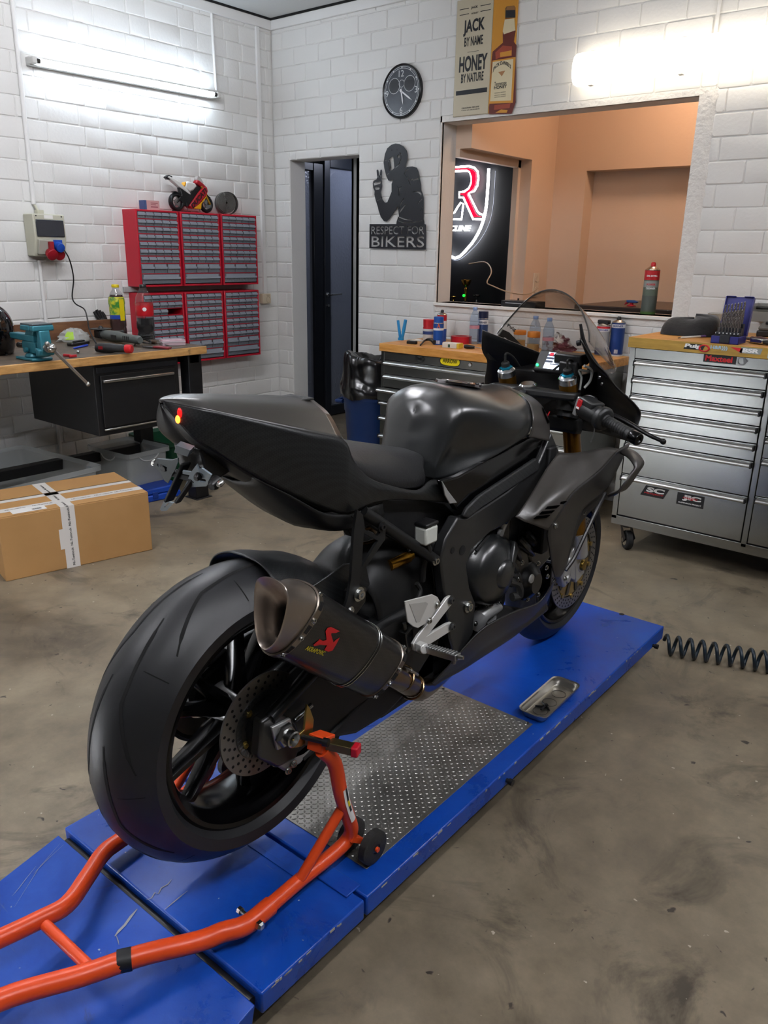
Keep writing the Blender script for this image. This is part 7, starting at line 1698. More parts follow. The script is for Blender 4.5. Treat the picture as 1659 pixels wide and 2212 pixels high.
# bench vise
vb = onz(105, 782, BZ); VX, VY = -3.83, vb.y
t = thing('bench_vise', 'teal bench vise clamped to the front edge of the workbench', 'vise', (VX, VY, BZ)); M_vise = mat('teal_vise_paint', '#2a6f7c', .38, .2, var=('#245f6b', 12, .2))
m = MB(); m.prism([(-.11, -.055, 0), (.05, -.055, 0), (.065, -.03, 0), (.065, .03, 0), (.05, .055, 0), (-.11, .055, 0)], (0, 0, .014)); m.cyl((-.025, 0, .014), (-.025, 0, .034), .045, .036, 24); m.prism([(-.075, -.026, .034), (.03, -.026, .034), (.042, -.026, .06), (.036, -.026, .09), (-.085, -.026, .09), (-.09, -.026, .06)], (0, .052, 0)); m.build('base', M_vise, t, bevel=.005)
m = MB(); m.prism([(-.20, -.027, .092), (.03, -.027, .088), (.03, -.027, .125), (-.205, -.027, .122)], (0, .054, 0)); m.prism([(-.045, -.03, .12), (.035, -.03, .12), (.045, -.03, .15), (-.02, -.03, .152)], (0, .06, 0)); m.prism([(-.035, -.055, .148), (.052, -.055, .146), (.056, -.055, .174), (-.025, -.055, .174)], (0, .11, 0)); bd = m.build('fixed_body', M_vise, t, bevel=.006)
m = MB(); m.prism([(.062, -.028, .018), (.098, -.028, .028), (.112, -.028, .07), (.106, -.028, .12), (.10, -.028, .15), (.066, -.028, .15), (.072, -.028, .12), (.06, -.028, .09)], (0, .056, 0)); m.prism([(.060, -.055, .146), (.098, -.055, .146), (.094, -.055, .174), (.060, -.055, .174)], (0, .11, 0)); m.prism([(.066, -.042, .025), (.10, -.042, .03), (.105, -.042, .06), (.07, -.042, .07)], (0, .084, 0)); m.build('moving_jaw', M_vise, t, bevel=.007)
m = MB(); m.box(-.028, .058, -.052, .052, .172, .181); m.box(.058, .09, -.052, .052, .172, .181); m.build('jaw_plates', mat('jaw_steel', '#5c646a', .35, .9), t, bevel=.002)
m = MB(); m.cyl((-.17, 0, .06), (.06, 0, .06), .014); m.cyl((.10, 0, .07), (.125, 0, .07), .024); m.cyl((.12, 0, .07), (.16, 0, .07), .015); m.sphere((.152, 0, .07), .022, 16, 10); m.build('screw', M_bolt, t)
hA = V3((.152, 0, .07)); hB = onx(190, 830, VX + .17) - V3((VX, VY, BZ)); m = MB(); m.cyl(hA - (hB - hA) * .12, hB, .008); m.sphere(hB, .012, 14, 8); m.sphere(hA - (hB - hA) * .12, .012, 14, 8); m.build('handle', mat('vise_bar_steel', '#a3a29e', .3, 1.), t)
m = MB(); m.cyl((-.02, -.05, .05), (-.02, -.034, .05), .012); m.bar((-.02, -.055, .05), (-.02, -.055, -.0 + .012), .008, .008); m.build('swivel_lock', M_vise, t)
# rest of the bench
def bench(px, py): return onz(px, py, BZ)
p = bench(228, 718); t = thing('work_glove', 'black rubber work glove leaning behind the iced tea bottle', 'glove', (p.x - .02, p.y + .0, BZ)); M_gl = mat('glove_black', '#131416', .5)
m = MB(); m.sphere((0, 0, .05), (.022, .04, .05), 14, 10)
for k_, (dy, l) in enumerate(((-.028, .055), (-.009, .065), (.01, .06), (.028, .05))):
    m.tube([V3((0, dy * .8, .08)), V3((-.006, dy - .01, .08 + l * .5)), V3((-.012, dy - .022, .08 + l))], [.012, .0115, .009], 10, sm=3)
m.tube([V3((.005, .03, .04)), V3((.015, .05, .065)), V3((.015, .055, .09))], [.013, .012, .009], 10, sm=3); m.build('glove_body', M_gl, t, smooth=60)
a_g, b_g = bench(225, 735), bench(298, 748)
t = thing('angle_grinder', 'grey angle grinder with black cutting disc lying on the workbench', 'power tool', ((a_g.x + b_g.x) / 2 - .0, (a_g.y + b_g.y) / 2, BZ), math.atan2(b_g.y - a_g.y, b_g.x - a_g.x)); L_ = (b_g - a_g).length
M_gg = mat('grinder_grey', '#4d5250', .45)
m = MB(); m.lathe([(0, -L_ * .5), (.026, -L_ * .5), (.030, -L_ * .3), (.032, -L_ * .05), (.026, L_ * .1), (.024, L_ * .4), (.026, L_ * .52), (.018, L_ * .58), (0, L_ * .58)], (0, 0, .036), (1, 0, 0), 20); m.build('body', M_gg, t)
m = MB(); m.obox((-L_ * .5 - .03, 0, .036), (.04, 0, 0), (0, .03, 0), (0, 0, .026)); m.build('gear_head', M_blk2, t, bevel=.01)
m = MB(); m.cyl((-L_ * .5 - .03, 0, .064), (-L_ * .5 - .03, 0, .068), .062, n=36); m.lathe([(0, .016), (.008, .016), (.012, .01), (.016, .006), (.018, 0)], (-L_ * .5 - .03, 0, .068), n=16); m.build('cutting_disc', mat('grinder_disc', '#2b2a2a', .5, .3), t)
m = MB(); m.cyl((-L_ * .5 - .02, .03, .036), (-L_ * .5 - .02, .14, .036), .013, .016); m.build('side_handle', M_blk2, t)
for k_ in range(4): m = MB(); m.obox((L_ * (.2 + .05 * k_), -.0245, .04), (.003, 0, .002), (0, .001, 0), (0, 0, .01)); m.build('air_slot', M_black, t)
m = MB(); m.obox((-.02, -.031, .036), (.03, 0, 0), (0, .0012, 0), (0, 0, .012)); m.build('name_plate', M_blk2, t)
a_g, b_g = bench(210, 762), bench(288, 765)
t = thing('rotary_tool', 'black die grinder with red tail end on the workbench', 'power tool', ((a_g.x + b_g.x) / 2, (a_g.y + b_g.y) / 2, BZ), math.atan2(b_g.y - a_g.y, b_g.x - a_g.x)); L_ = (b_g - a_g).length
m = MB(); m.lathe([(0, -L_ * .5), (.022, -L_ * .5), (.026, -L_ * .35), (.026, -L_ * .1), (.022, 0), (.021, L_ * .32), (0, L_ * .33)], (0, 0, .027), (1, 0, 0), 20); m.build('body', mat('tool_black', '#17181a', .45), t)
m = MB(); m.lathe([(.021, L_ * .3), (.023, L_ * .32), (.023, L_ * .45), (.018, L_ * .48), (0, L_ * .48)], (0, 0, .027), (1, 0, 0), 20); m.build('tail_cap', mat('tool_red', '#b5141f', .4), t)
m = MB(); m.obox((-L_ * .33, -.024, .03), (.012, 0, 0), (0, .003, 0), (0, 0, .008)); m.build('switch', mat('tool_red_dark', '#7c1018', .4), t)
m = MB(); m.cyl((-L_ * .5, 0, .027), (-L_ * .5 - .03, 0, .027), .006, .002); m.build('bit', M_bolt, t)
p = bench(316, 745); m = MB(); pts = []
for i in range(70): a = i * .42; pts.append(V3((p.x + .045 * math.sin(a * 1.02) * (.8 + .3 * math.sin(i * .37)), p.y + .03 * math.cos(a) * (.9 + .3 * math.cos(i * .5)) + .01 * math.sin(i * .2), BZ + .012 + .045 * (.5 + .5 * math.sin(a * .5 + 1)))))
pts.append(V3((p.x - .02, p.y - .06, BZ + .008))); pts.append(V3((p.x + .03, p.y - .1, BZ + .006)))
m.tube(pts, .0036, 6, sm=2); tag(m.build('tool_cable', M_rub, smooth=60), 'tangled black cable of the die grinder on the workbench', 'cable')
a_g, b_g = bench(308, 752), bench(368, 755)
t = thing('pliers', 'dark red handled pliers lying in front of the pink box', 'pliers', ((a_g.x + b_g.x) / 2, (a_g.y + b_g.y) / 2, BZ), math.atan2(b_g.y - a_g.y, b_g.x - a_g.x)); L_ = (b_g - a_g).length / 2
m = MB(); m.tube([V3((-L_ * .2, .004, .008)), V3((L_ * .3, .014, .01)), V3((L_, .008, .008))], [.006, .007, .006], 8, sm=4); m.tube([V3((-L_ * .2, -.004, .008)), V3((L_ * .3, -.014, .01)), V3((L_, -.012, .008))], [.006, .007, .006], 8, sm=4); m.build('handles', mat('plier_red', '#6e0f1c', .4), t)
m = MB(); m.prism([(-L_ * .2, -.012, .003), (-L_ * .2, .012, .003), (-L_ * .6, .01, .003), (-L_, .003, .003), (-L_, -.003, .003), (-L_ * .6, -.01, .003)], (0, 0, .01)); m.build('jaws', M_enm, t, bevel=.002)
a_g, b_g = bench(325, 742), bench(366, 750); t = thing('screwdriver', 'old wooden handled screwdriver behind the red pliers', 'screwdriver', a_g, math.atan2(b_g.y - a_g.y, b_g.x - a_g.x)); L_ = (b_g - a_g).length
m = MB(); m.lathe([(0, 0), (.01, .002), (.012, .02), (.009, .06), (.007, .075), (0, .076)], (0, 0, .012), (1, 0, 0), 14); m.build('handle', mat('old_wood', '#4b3726', .6), t)
m = MB(); m.cyl((.076, 0, .012), (L_ + .02, 0, .008), .0035); m.build('blade', M_bolt, t)
p0_, p1_ = bench(362, 749), bench(412, 747); ang = math.atan2(p1_.y - p0_.y, p1_.x - p0_.x); L_ = (p1_ - p0_).length
t = thing('sorting_box', 'clear plastic box with pink contents on the bench corner', 'box', (p0_ + p1_) / 2 + V3((-.06, .0, 0)), ang); M_pk = mat('pink_foam', '#c98f9c', .6)
m = MB(); m.box(-L_ / 2 + .006, L_ / 2 - .006, -.03, .045, .004, .03); m.build('contents', M_pk, t)
m = MB(); m.box(-L_ / 2, L_ / 2, -.035, .05, 0, .036); m.build('case', mat('clear_case', '#d9cdd4', .2, alpha=.45), t, bevel=.003); m = MB(); m.box(-L_ / 2 - .001, L_ / 2 + .001, -.036, .051, .022, .025); m.build('lid_edge', mat('clear_rim'), t)
a_g, b_g = bench(158, 755), bench(190, 748); t = thing('pen', 'blue pen lying between the vise and the die grinder', 'pen', a_g, math.atan2(b_g.y - a_g.y, b_g.x - a_g.x)); L_ = (b_g - a_g).length
m = MB(); m.lathe([(0, 0), (.002, .004), (.0055, .018), (.0055, L_ - .004), (0, L_)], (0, 0, .006), (1, 0, 0), 12); m.build('barrel', mat('pen_blue', '#1d3fb0', .35), t); m = MB(); m.box(L_ * .6, L_ - .004, -.002, .002, .011, .014); m.build('clip', mat('pen_blue_dark', '#16308c', .35), t)
p = bench(169, 764); m = MB(); m.sphere((0, 0, .009), .009, 14, 10); ob = m.build('steel_ball', M_chr); ob.location = p; tag(ob, 'small shiny steel ball on the bench near the blue pen', 'ball')
for i, (u0, u1, lab) in enumerate((((138, 770), (152, 771), 'red chalk stick touching the vise foot'), ((150, 773), (165, 771), 'red chalk stick further from the vise foot'))):
    a_g, b_g = bench(*u0), bench(*u1); m = MB(); m.bar(a_g + Z * .007, b_g + Z * .007, .012, .012); tag(m.build('chalk_stick', mat('chalk_red', '#b3202a', .7), bevel=.002), lab + ' on the workbench', 'chalk')
p = bench(160, 737); t = thing('plastic_bag', 'crumpled clear bag with green label beside the vise', 'bag', (p.x, p.y, BZ)); rnd = random.Random(5)
m = MB(); rows = []
for j in range(9):
    ph = PI * .5 * j / 8; rows.append([((.075 + rnd.uniform(-.012, .012)) * math.cos(ph) * math.cos(a), (.10 + rnd.uniform(-.015, .015)) * math.cos(ph) * math.sin(a), max(.002, (.075 + rnd.uniform(-.008, .008)) * math.sin(ph))) for a in [2 * PI * i / 18 for i in range(18)]])
m.grid(rows, cv=True); m.build('bag', mat('clear_bag', '#c7ccc9', .15, alpha=.5, spec=.8), t, smooth=25)
m = MB(); m.grid([[(.076 * math.cos(b) * math.cos(a), .1 * math.cos(b) * math.sin(a), .078 * math.sin(b)) for b in (.2, .45, .7, .9)] for a in (-1.0, -.8, -.6, -.4)]); m.build('label', mat('lime_label', '#8fb523', .5), t, smooth=60)
p = bench(172, 745); t = thing('angle_bracket', 'flat black tool lying in front of the clear bag', 'tool', (p.x, p.y, BZ), .4)
m = MB(); m.prism([(-.03, -.075, 0), (.01, -.08, 0), (.03, .02, 0), (.02, .07, 0), (-.03, .06, 0)], (0, 0, .018)); m.build('body', M_blk2, t, bevel=.005); m = MB(); m.box(-.01, .01, -.05, .04, .018, .026); m.build('grip', M_rub, t, bevel=.003)
m = MB(); m.tube([bench(0, 742) + Z * .004, bench(18, 745) + Z * .02, bench(30, 758) + Z * .006, bench(15, 768) + Z * .004, bench(0, 765) + Z * .004], .004, 8, sm=5); tag(m.build('power_cable', M_rub), 'black cable loop on the bench left of the vise', 'cable')
pts = [(139, 541), (148, 556), (155, 578), (159, 605), (156, 640), (163, 656), (182, 668), (189, 690), (192, 708), (200, 728), (208, 742)]
xs_ = [XA + .14, XA + .14, XA + .1, XA + .06, XA + .06, XA + .12, XA + .2, -4.40, -4.36, -4.28, -4.2]
m = MB(); m.tube([onx(a, b, c) for (a, b), c in zip(pts, xs_)], .0042, 8, sm=5); tag(m.build('power_cable', M_rub), 'black cable hanging from the blue socket plug to the bench tools', 'cable')

# ================================================================== HATCH SILL AND LEFT CHEST TOP
def spray(name, label, px, bpy_, tpy, z, wpx, col, bands, cap, group=None, text=None, tcol=None):
    """aerosol can: body colour, bands [(h0,h1,colour)], cap 'nozzle' / colour of a full cap / 'trigger'"""
    p = onz(px, bpy_, z); h = ony(px, tpy, p.y).z - z; r = wpx / 2 * (p - CAMP).dot(_f) / FPX
    t = thing(name, label, 'can', p, group=group)
    hb = .84 if cap in ('nozzle', 'trigger') else .76
    m = MB(); m.lathe([(0, .004), (r * .9, 0), (r, .004), (r, hb * h - .008), (r * .98, hb * h)], n=28); b = m.build('can_body', mat('can_' + col.strip('#'), col, .32, .25), t)
    for i, (a0, a1, c) in enumerate(bands):
        m = MB(); m.lathe([(r + .0003, a0 * h), (r + .0004, a0 * h + .0005), (r + .0004, a1 * h)], n=28); m.build('label_band', mat('band_' + c.strip('#'), c, .4), b)
    m = MB(); m.lathe([(r * .98, hb * h), (r * 1.02, hb * h + .002), (r * .95, hb * h + .006), (r * .5, hb * h + .07 * h), (r * .4, hb * h + .08 * h), (0, hb * h + .08 * h)], n=28); m.build('shoulder', M_bolt, t)
    if cap == 'nozzle':
        m = MB(); m.lathe([(r * .34, (hb + .08) * h), (r * .34, .97 * h), (r * .22, h), (0, h)], n=14); m.build('nozzle', M_blk2, t)
    elif cap == 'trigger':
        m = MB(); m.obox((0, 0, .94 * h), (r * .9, 0, 0), (0, r * .5, 0), (0, 0, .055 * h)); m.build('nozzle', M_blk2, t, bevel=.005)
    else:
        m = MB(); m.lathe([(r * .97, hb * h), (r * .97, .99 * h), (r * .9, h), (0, h)], n=28); m.build('cap', mat('cap_' + cap.strip('#'), cap, .4), t)
    if text:
        dc_ = CAMP - p; dc_.z = 0; dc_.normalize(); a0 = math.atan2(dc_.y, dc_.x)
        for (s_, hz, th, wd, tc2) in text:
            m = MB(); m.text(s_, (0, 0, 0), X, Z, th * h, wd * r, .0004, .03)
            m.v = [((r + .0008) * math.cos(a0 + q[0] / r), (r + .0008) * math.sin(a0 + q[0] / r), q[2] + hz * h) for q in m.v]; m.build('lettering', mat('ink_' + tc2.strip('#'), tc2, .4), b, smooth=0)
    return t
CT = .903
spray('spray_can', 'tall spray can with red top band on the hatch sill', 1399, 678, 566, 1.1405, 31, '#5f6a5e', [(.66, .84, '#b51f26'), (.0, .05, '#4c6b35'), (.52, .64, '#8e9692'), (.05, .36, '#4f5650')], 'nozzle', text=[('50% EXTRA', .74, .035, 1.5, '#e8e8e6'), ('POWER', .575, .04, 1.2, '#c21a22'), ('CLEANER', .5, .035, 1.3, '#dfe2e4')])
ob = bpy.data.objects['spray_can']
for c_ in ob.children:
    if c_.name.startswith('nozzle'): c_.data.materials.clear(); c_.data.materials.append(mat('nozzle_red', '#c4161f', .4))
spray('spray_can', 'blue spray can with orange and white print at the left of the chest top', 946, 744, 684, CT, 22, '#1d4f9e', [(.52, .60, '#dfe2e4'), (.60, .76, '#1b478f'), (.0, .16, '#1a4a98')], '#1d4f9e', text=[('A', .68, .16, .7, '#d9602a'), ('||||', .1, .12, .7, '#d8dadc')])
spray('spray_can', 'silver topped red and white spray can behind the blue can', 953, 737, 669, CT, 21, '#b9222c', [(.40, .66, '#d2d3d2'), (.0, .40, '#2b4d94')], 'nozzle')
spray('spray_can', 'dark blue capped spray can beside the clear bottle on chest', 1041, 742, 672, CT, 22, '#33476f', [(.60, .74, '#d4d6d8'), (.0, .05, '#9aa3ad')], '#141c3c', text=[('BERNER', .665, .06, 1.6, '#2a3550')])
spray('spray_can', 'grey spray can with black trigger head on the right end of the chest', 1298, 767, 690, CT, 28, '#a3a5a6', [(.76, .82, '#b7222b'), (.68, .76, '#d9dbdd'), (.03, .22, '#1f2f5c')], 'trigger', text=[('BERNER', .72, .045, 1.5, '#2a3f8a')])
spray('spray_can', 'taller blue spray can with silver shoulder on the right end of the chest', 1329, 768, 683, CT, 29, '#1d3a78', [(.72, .81, '#cfd3d8'), (.0, .04, '#b9bcc0')], 'nozzle', text=[('BERNER', .765, .05, 1.5, '#22356f'), ('||||||', .12, .1, .5, '#e3e4e6')])
WB_ = [(0, .01), (.9, 0), (1, .02), (1, .25), (.95, .3), (1, .34), (1, .46), (.97, .5), (1, .55), (1, .68), (.8, .8), (.45, .9), (.4, .93)]
for (px, by_, ty, lab) in ((1023, 743, 663, 'clear water bottle left of the dark blue capped can'), (1152, 763, 682, 'clear water bottle behind the windscreen, further from its edge'), (1181, 771, 686, 'clear water bottle behind the windscreen, nearest the crumpled cloth')):
    bottle('water_bottle', lab, 'bottle', px, by_, ty, CT, 21 if px < 1100 else 24, WB_, [('bottle', WB_, M_glassb), ('label', [(1.01, .42), (1.015, .43), (1.015, .5), (1.01, .51)], mat('bottle_label_pink', '#cf8a93', .4, alpha=.7)), ('cap', [(0, 1), (.42, 1), (.46, .99), (.46, .92), (.42, .91)], mat('bottle_cap_blue', '#7f9cc8', .4))])
bottle('tin_can', 'red and white tin left of the blue spray can', 'tin', 925, 734, 690, CT, 24, None, [('tin', [(0, .0), (.96, 0), (1, .02), (1, .55)], mat('tin_white', '#cfd0cf', .35)), ('label', [(1.01, .28), (1.012, .3), (1.012, .42), (1.01, .44)], mat('tin_label_blue', '#33477c', .4)), ('upper', [(1, .55), (1.0, .6), (.94, .66), (.98, .72), (1.0, .96), (1.02, .98), (1.0, 1), (.9, .985), (0, .98)], mat('tin_red', '#b3202a', .35))])
for (px, by_, ty, lab) in ((1121, 752, 713, 'clear jar with orange lid, nearer the screen edge'), (1150, 766, 716, 'larger clear jar with orange lid and tan powder')):
    bottle('jar', lab + ' behind the windscreen', 'jar', px, by_, ty, CT, 26, None, [('jar_body', [(0, .0), (.95, 0), (1, .03), (1, .72), (.92, .76)], M_glass), ('contents', [(0, .02), (.93, .02), (.95, .05), (.95, .45), (0, .47)], mat('tan_powder', '#b28a4c', .8)), ('lid', [(1.0, .76), (1.05, .78), (1.05, .97), (1.0, 1), (0, 1)], mat('orange_lid', '#cf7f2a', .45))])
def ct(px, py): return onz(px, py, CT)
p = ct(866, 735); t = thing('spring_clamp', 'blue plastic clamp standing at the back of the chest top', 'clamp', p); hh = ony(866, 690, p.y).z - CT
m = MB(); m.tube([V3((-.004, 0, 0)), V3((-.016, 0, hh * .5)), V3((-.028, 0, hh * .95))], [.009, .010, .009], 10, sm=3); m.build('arm', mat('clamp_blue', '#1f87c4', .4), t); m = MB(); m.tube([V3((.008, 0, 0)), V3((.022, 0, hh * .5)), V3((.036, 0, hh))], [.009, .012, .011], 10, sm=3); m.build('arm', mat('clamp_blue'), t); m = MB(); m.box(-.02, .02, -.008, .008, 0, .018); m.build('jaw', mat('clamp_blue'), t, bevel=.003)
p = ct(996, 741); t = thing('tape_roll', 'red adhesive tape roll lying on the chest top', 'tape', p); rr_ = .068
m = MB(); m.lathe([(rr_ * .6, 0), (rr_, 0), (rr_, .045), (rr_ * .6, .045), (rr_ * .6, 0)], n=40); m.build('tape', mat('tape_red', '#b31a28', .35), t); m = MB(); m.lathe([(rr_ * .55, .001), (rr_ * .6, .001), (rr_ * .6, .046), (rr_ * .55, .046), (rr_ * .55, .001)], n=40); m.build('core', mat('card_core', '#8f2a2c', .7), t)
p0_, p1_ = ct(962, 752), ct(993, 750); t = thing('small_box', 'small white and yellow packet in front of the red tape', 'box', (p0_ + p1_) / 2, .12); L_ = (p1_ - p0_).length / 2
m = MB(); m.m(mat('packet_white', '#d2d0c6', .5)); m.box(-L_, L_ * .75, -.03, .03, 0, .03); m.m(mat('packet_yellow', '#d0b030', .5)); m.box(L_ * .75, L_, -.03, .03, 0, .03); m.build('packet', None, t, bevel=.001); m = MB(); m.box(-L_ * .3, -L_ * .05, -.0305, -.03, .004, .022); m.build('print', mat('packet_green', '#2c4a38', .5), t)
a_g, b_g = ct(1003, 753), ct(1060, 758); t = thing('screwdriver', 'screwdriver with black handle on the chest top by the tape', 'screwdriver', a_g, math.atan2(b_g.y - a_g.y, b_g.x - a_g.x))
m = MB(); m.lathe([(0, 0), (.011, .002), (.013, .02), (.010, .06), (.008, .07), (0, .071)], (0, 0, .013), (1, 0, 0), 12); m.build('handle', M_blk2, t); m = MB(); m.cyl((.07, 0, .013), (.2, 0, .006), .003); m.build('blade', M_bolt, t)
a_g = ct(890, 743); t = thing('allen_key_set', 'small black bar lying at the left front of the chest top', 'tool', a_g, .1); m = MB(); m.box(-.035, .035, -.012, .012, 0, .018); m.build('body', M_blk2, t, bevel=.003); m = MB(); m.box(-.03, .03, -.008, .008, .018, .021); m.build('insert', M_enm, t)
a_g = ct(903, 737); t = thing('cable_tie_bag', 'flat pale packet behind the small black bar', 'packet', a_g, .2); m = MB(); m.box(-.05, .05, -.02, .02, 0, .008); m.build('packet', mat('pale_grey', '#c3c1b8', .5), t, bevel=.003); m = MB(); m.box(-.02, .02, -.012, .012, .008, .012); m.build('tag', mat('paper_white'), t)
m = MB(); pts = [ct(908, 748) + Z * .007, ct(918, 740) + Z * .014, ct(930, 741) + Z * .022, ct(938, 745) + Z * .016]; m.tube(pts, [.005, .006, .012, .014], 8, sm=4); tag(m.build('hook_tool', M_blk2), 'curved black tool in front of the blue spray can', 'tool')
p = ct(1062, 746); t = thing('black_cup', 'low black pot between the spray can and windscreen', 'pot', (p.x, p.y, CT)); m = MB(); m.lathe([(0, 0), (.045, 0), (.048, .05), (.05, .055), (.046, .056), (.043, .006), (0, .006)], n=28); m.build('pot', mat('dark_navy', '#10131f', .4), t)
p = ct(1205, 757); t = thing('cleaning_cloth', 'crumpled white and maroon cloth behind the windscreen', 'cloth', (p.x, p.y, CT)); rnd = random.Random(8)
m = MB(); rows = []
for j in range(10):
    ph = PI * .5 * j / 9; rows.append([((.10 + rnd.uniform(-.03, .03)) * math.cos(ph) * math.cos(a), (.07 + rnd.uniform(-.02, .02)) * math.cos(ph) * math.sin(a), max(.002, (.085 + rnd.uniform(-.03, .03)) * math.sin(ph))) for a in [2 * PI * i / 16 for i in range(16)]])
m.grid(rows, cv=True); m.build('cloth', mat('rag_white', '#bdbcb8', .8, var=('#5b2a34', 14, .05)), t, smooth=25)
p = ct(1170, 772); t = thing('paper_note', 'flat pale papers under the bottles behind the windscreen', 'paper', (p.x, p.y, CT), .3); m = MB(); m.box(-.07, .07, -.03, .03, 0, .003); m.build('sheet', mat('paper_white'), t); m = MB(); m.box(-.05, .05, -.02, .02, .003, .005); m.build('top_sheet', mat('tan_paper', '#b99a72', .7), t)
m = MB(); m.tube([ct(1190, 775) + Z * .004, ct(1215, 769) + Z * .004, ct(1235, 770) + Z * .004], .004, 8, sm=4); tag(m.build('red_wire', mat('wire_red', '#a03020', .5)), 'red wire lying behind the windscreen on the chest', 'wire')
# sill: black set-top box, sprayer head behind
p0_, p1_ = ony(1082, 660, 4.575), ony(1156, 668, 4.575); t = thing('router_box', 'flat black box standing on the hatch sill by windscreen', 'box', ((p0_.x + p1_.x) / 2, 4.64, 1.1405)); L_ = (p1_.x - p0_.x) / 2
m = MB(); m.box(-L_, L_, -.065, .065, 0, .038); m.build('case', M_blk2, t, bevel=.003); m = MB(); m.box(-L_ * .75, L_ * .2, -.0655, -.065, .022, .025); m.build('display_strip', mat('strip_grey', '#c4c6c8', .3), t); m = MB(); m.cyl((-L_ * .3, .0, .038), (-L_ * .3, .0, .052), .006); m.build('knob', M_blk2, t)
p = ony(1363, 668, 5.15); t = thing('spray_bottle', 'blue and red trigger sprayer behind the hatch sill', 'bottle', (p.x, 5.15, OZ0 + .013)); hb = p.z - (OZ0 + .012)
b0 = ony(1363, 648, 5.15).z - (OZ0 + .013)
m = MB(); m.lathe([(0, 0), (.03, 0), (.03, .004), (.012, b0 * .3), (.012, b0 * .55), (0, b0 * .55)], n=20); m.build('neck', mat('sprayer_red', '#a31d2c', .4), t)
m = MB(); m.prism([(-.03, -.013, b0 * .55), (.035, -.013, b0 * .5), (.045, -.013, b0 * .75), (.02, -.013, b0), (-.035, -.013, b0 * .98)], (0, .026, 0)); m.build('head', mat('sprayer_blue', '#20508e', .4), t, bevel=.004)
m = MB(); m.prism([(-.03, -.006, b0 * .8), (-.02, -.006, b0 * .5), (-.042, -.006, b0 * .15), (-.05, -.006, b0 * .2), (-.04, -.006, b0 * .55)], (0, .012, 0)); m.build('trigger', mat('sprayer_red'), t, bevel=.002)

# ================================================================== RIGHT CHEST TOP
RT = 1.0915
def rt_(px, py): return onz(px, py, RT)
a_g, b_g = rt_(1412, 722), rt_(1500, 727); c = (a_g + b_g) / 2 + V3((.04, .09, 0)); t = thing('black_bag', 'folded black fabric bag on the right tool chest', 'bag', (c.x, c.y, RT), .12)
m = MB(); rows = []; rnd = random.Random(3)
prof = [(0, 1.0, 1.0), (.014, 1.04, 1.03), (.035, 1.0, 1.0), (.055, .93, .85), (.07, .84, .62), (.078, .68, .4), (.08, .3, .2), (.08, 0.02, .02)]
for z, sx, sy in prof:
    row = []
    for i in range(40):
        a = 2 * PI * i / 40; cx = math.copysign(abs(math.cos(a)) ** .55, math.cos(a)); sy_ = math.copysign(abs(math.sin(a)) ** .55, math.sin(a))
        q = 1 + .04 * math.sin(3 * a + z * 60) + rnd.uniform(-.012, .012)
        row.append((.135 * sx * cx * q + .018 * (z / .08), .085 * sy * sy_ * q + .02 * (z / .08), max(.001, z + (.006 * math.sin(2 * a + 1) if z > .02 else 0) + (.018 if cx > .3 and z > .05 else 0))))
    rows.append(row)
m.grid(rows, cv=True); m.build('folded_fabric', mat('black_fabric', '#151516', .85, sheen=.3, bump=(40, .3)), t, smooth=50, sub=1)
m = MB(); m.box(.1, .15, -.02, .0, .02, .035); m.build('strap_end', mat('black_fabric'), t, bevel=.002)
a_g, b_g = rt_(1468, 732), rt_(1530, 728); t = thing('pen', 'white pen with purple end in front of the black bag', 'pen', a_g, math.atan2(b_g.y - a_g.y, b_g.x - a_g.x)); L_ = (b_g - a_g).length
m = MB(); m.lathe([(0, 0), (.001, .002), (.005, .014), (.005, L_ * .75)], (0, 0, .0055), (1, 0, 0), 12); m.build('barrel', mat('pen_white', '#cfcfca', .4), t); m = MB(); m.lathe([(.0052, L_ * .7), (.0055, L_), (0, L_)], (0, 0, .0055), (1, 0, 0), 12); m.build('cap', mat('pen_purple', '#6a4a8e', .4), t); m = MB(); m.cyl((-.012, 0, .0045), (.004, 0, .0052), .0022); m.build('tip', M_blk2, t)
p = rt_(1543, 722); t = thing('plastic_cup', 'tall clear plastic cup behind the blue drill case', 'cup', p); hh = ony(1543, 676, p.y).z - RT
m = MB(); m.lathe([(0, .003), (.036, .003), (.037, .0), (.045, hh * .98), (.0475, hh), (.045, hh), (.036, .005)], n=32); m.build('cup', clear('clear_cup', '#ece9e3', milk=.05), t); m = MB(); m.torus((0, 0, hh), (0, 0, 1), .046, .0015, 32, 6); m.build('rim', mat('clear_rim'), t); m = MB(); m.torus((0, 0, hh * .45), (0, 0, 1), .0405, .0008, 32, 6); m.build('mark_ring', mat('clear_rim'), t)
# drill bit case
a_g, b_g = rt_(1538, 741), rt_(1590, 745); ang = math.atan2((b_g - a_g).y, (b_g - a_g).x) ; L_ = (b_g - a_g).length
M_dc = mat('drill_case_blue', '#23246e', .4)
c = (a_g + b_g) / 2; t = thing('drill_case', 'open blue case of twist drills on the right tool chest', 'drill set', (c.x, c.y, RT), ang); w2 = L_ / 2 + .008; dp = .13
m = MB(); m.box(-w2, w2, 0, dp, 0, .004); m.box(-w2, w2, 0, .004, 0, .034); m.box(-w2, -w2 + .004, 0, dp, 0, .034); m.box(w2 - .004, w2, 0, dp, 0, .034); m.box(-w2, w2, dp - .004, dp, 0, .034); m.build('case_base', M_dc, t, bevel=.002)
ld = V3((0, .26, 1)).normalized(); ln_ = ld.cross(X)
base = V3((0, dp, .03)); hh = .175
m = MB(); m.obox(base + ld * hh / 2 - ln_ * .0, X * w2, ld * hh / 2, ln_ * .002); m.obox(base + ld * hh / 2 - X * w2 - ln_ * -.0, X * .002, ld * hh / 2, ln_ * .014); m.obox(base + ld * hh / 2 + X * w2, X * .002, ld * hh / 2, ln_ * .014)
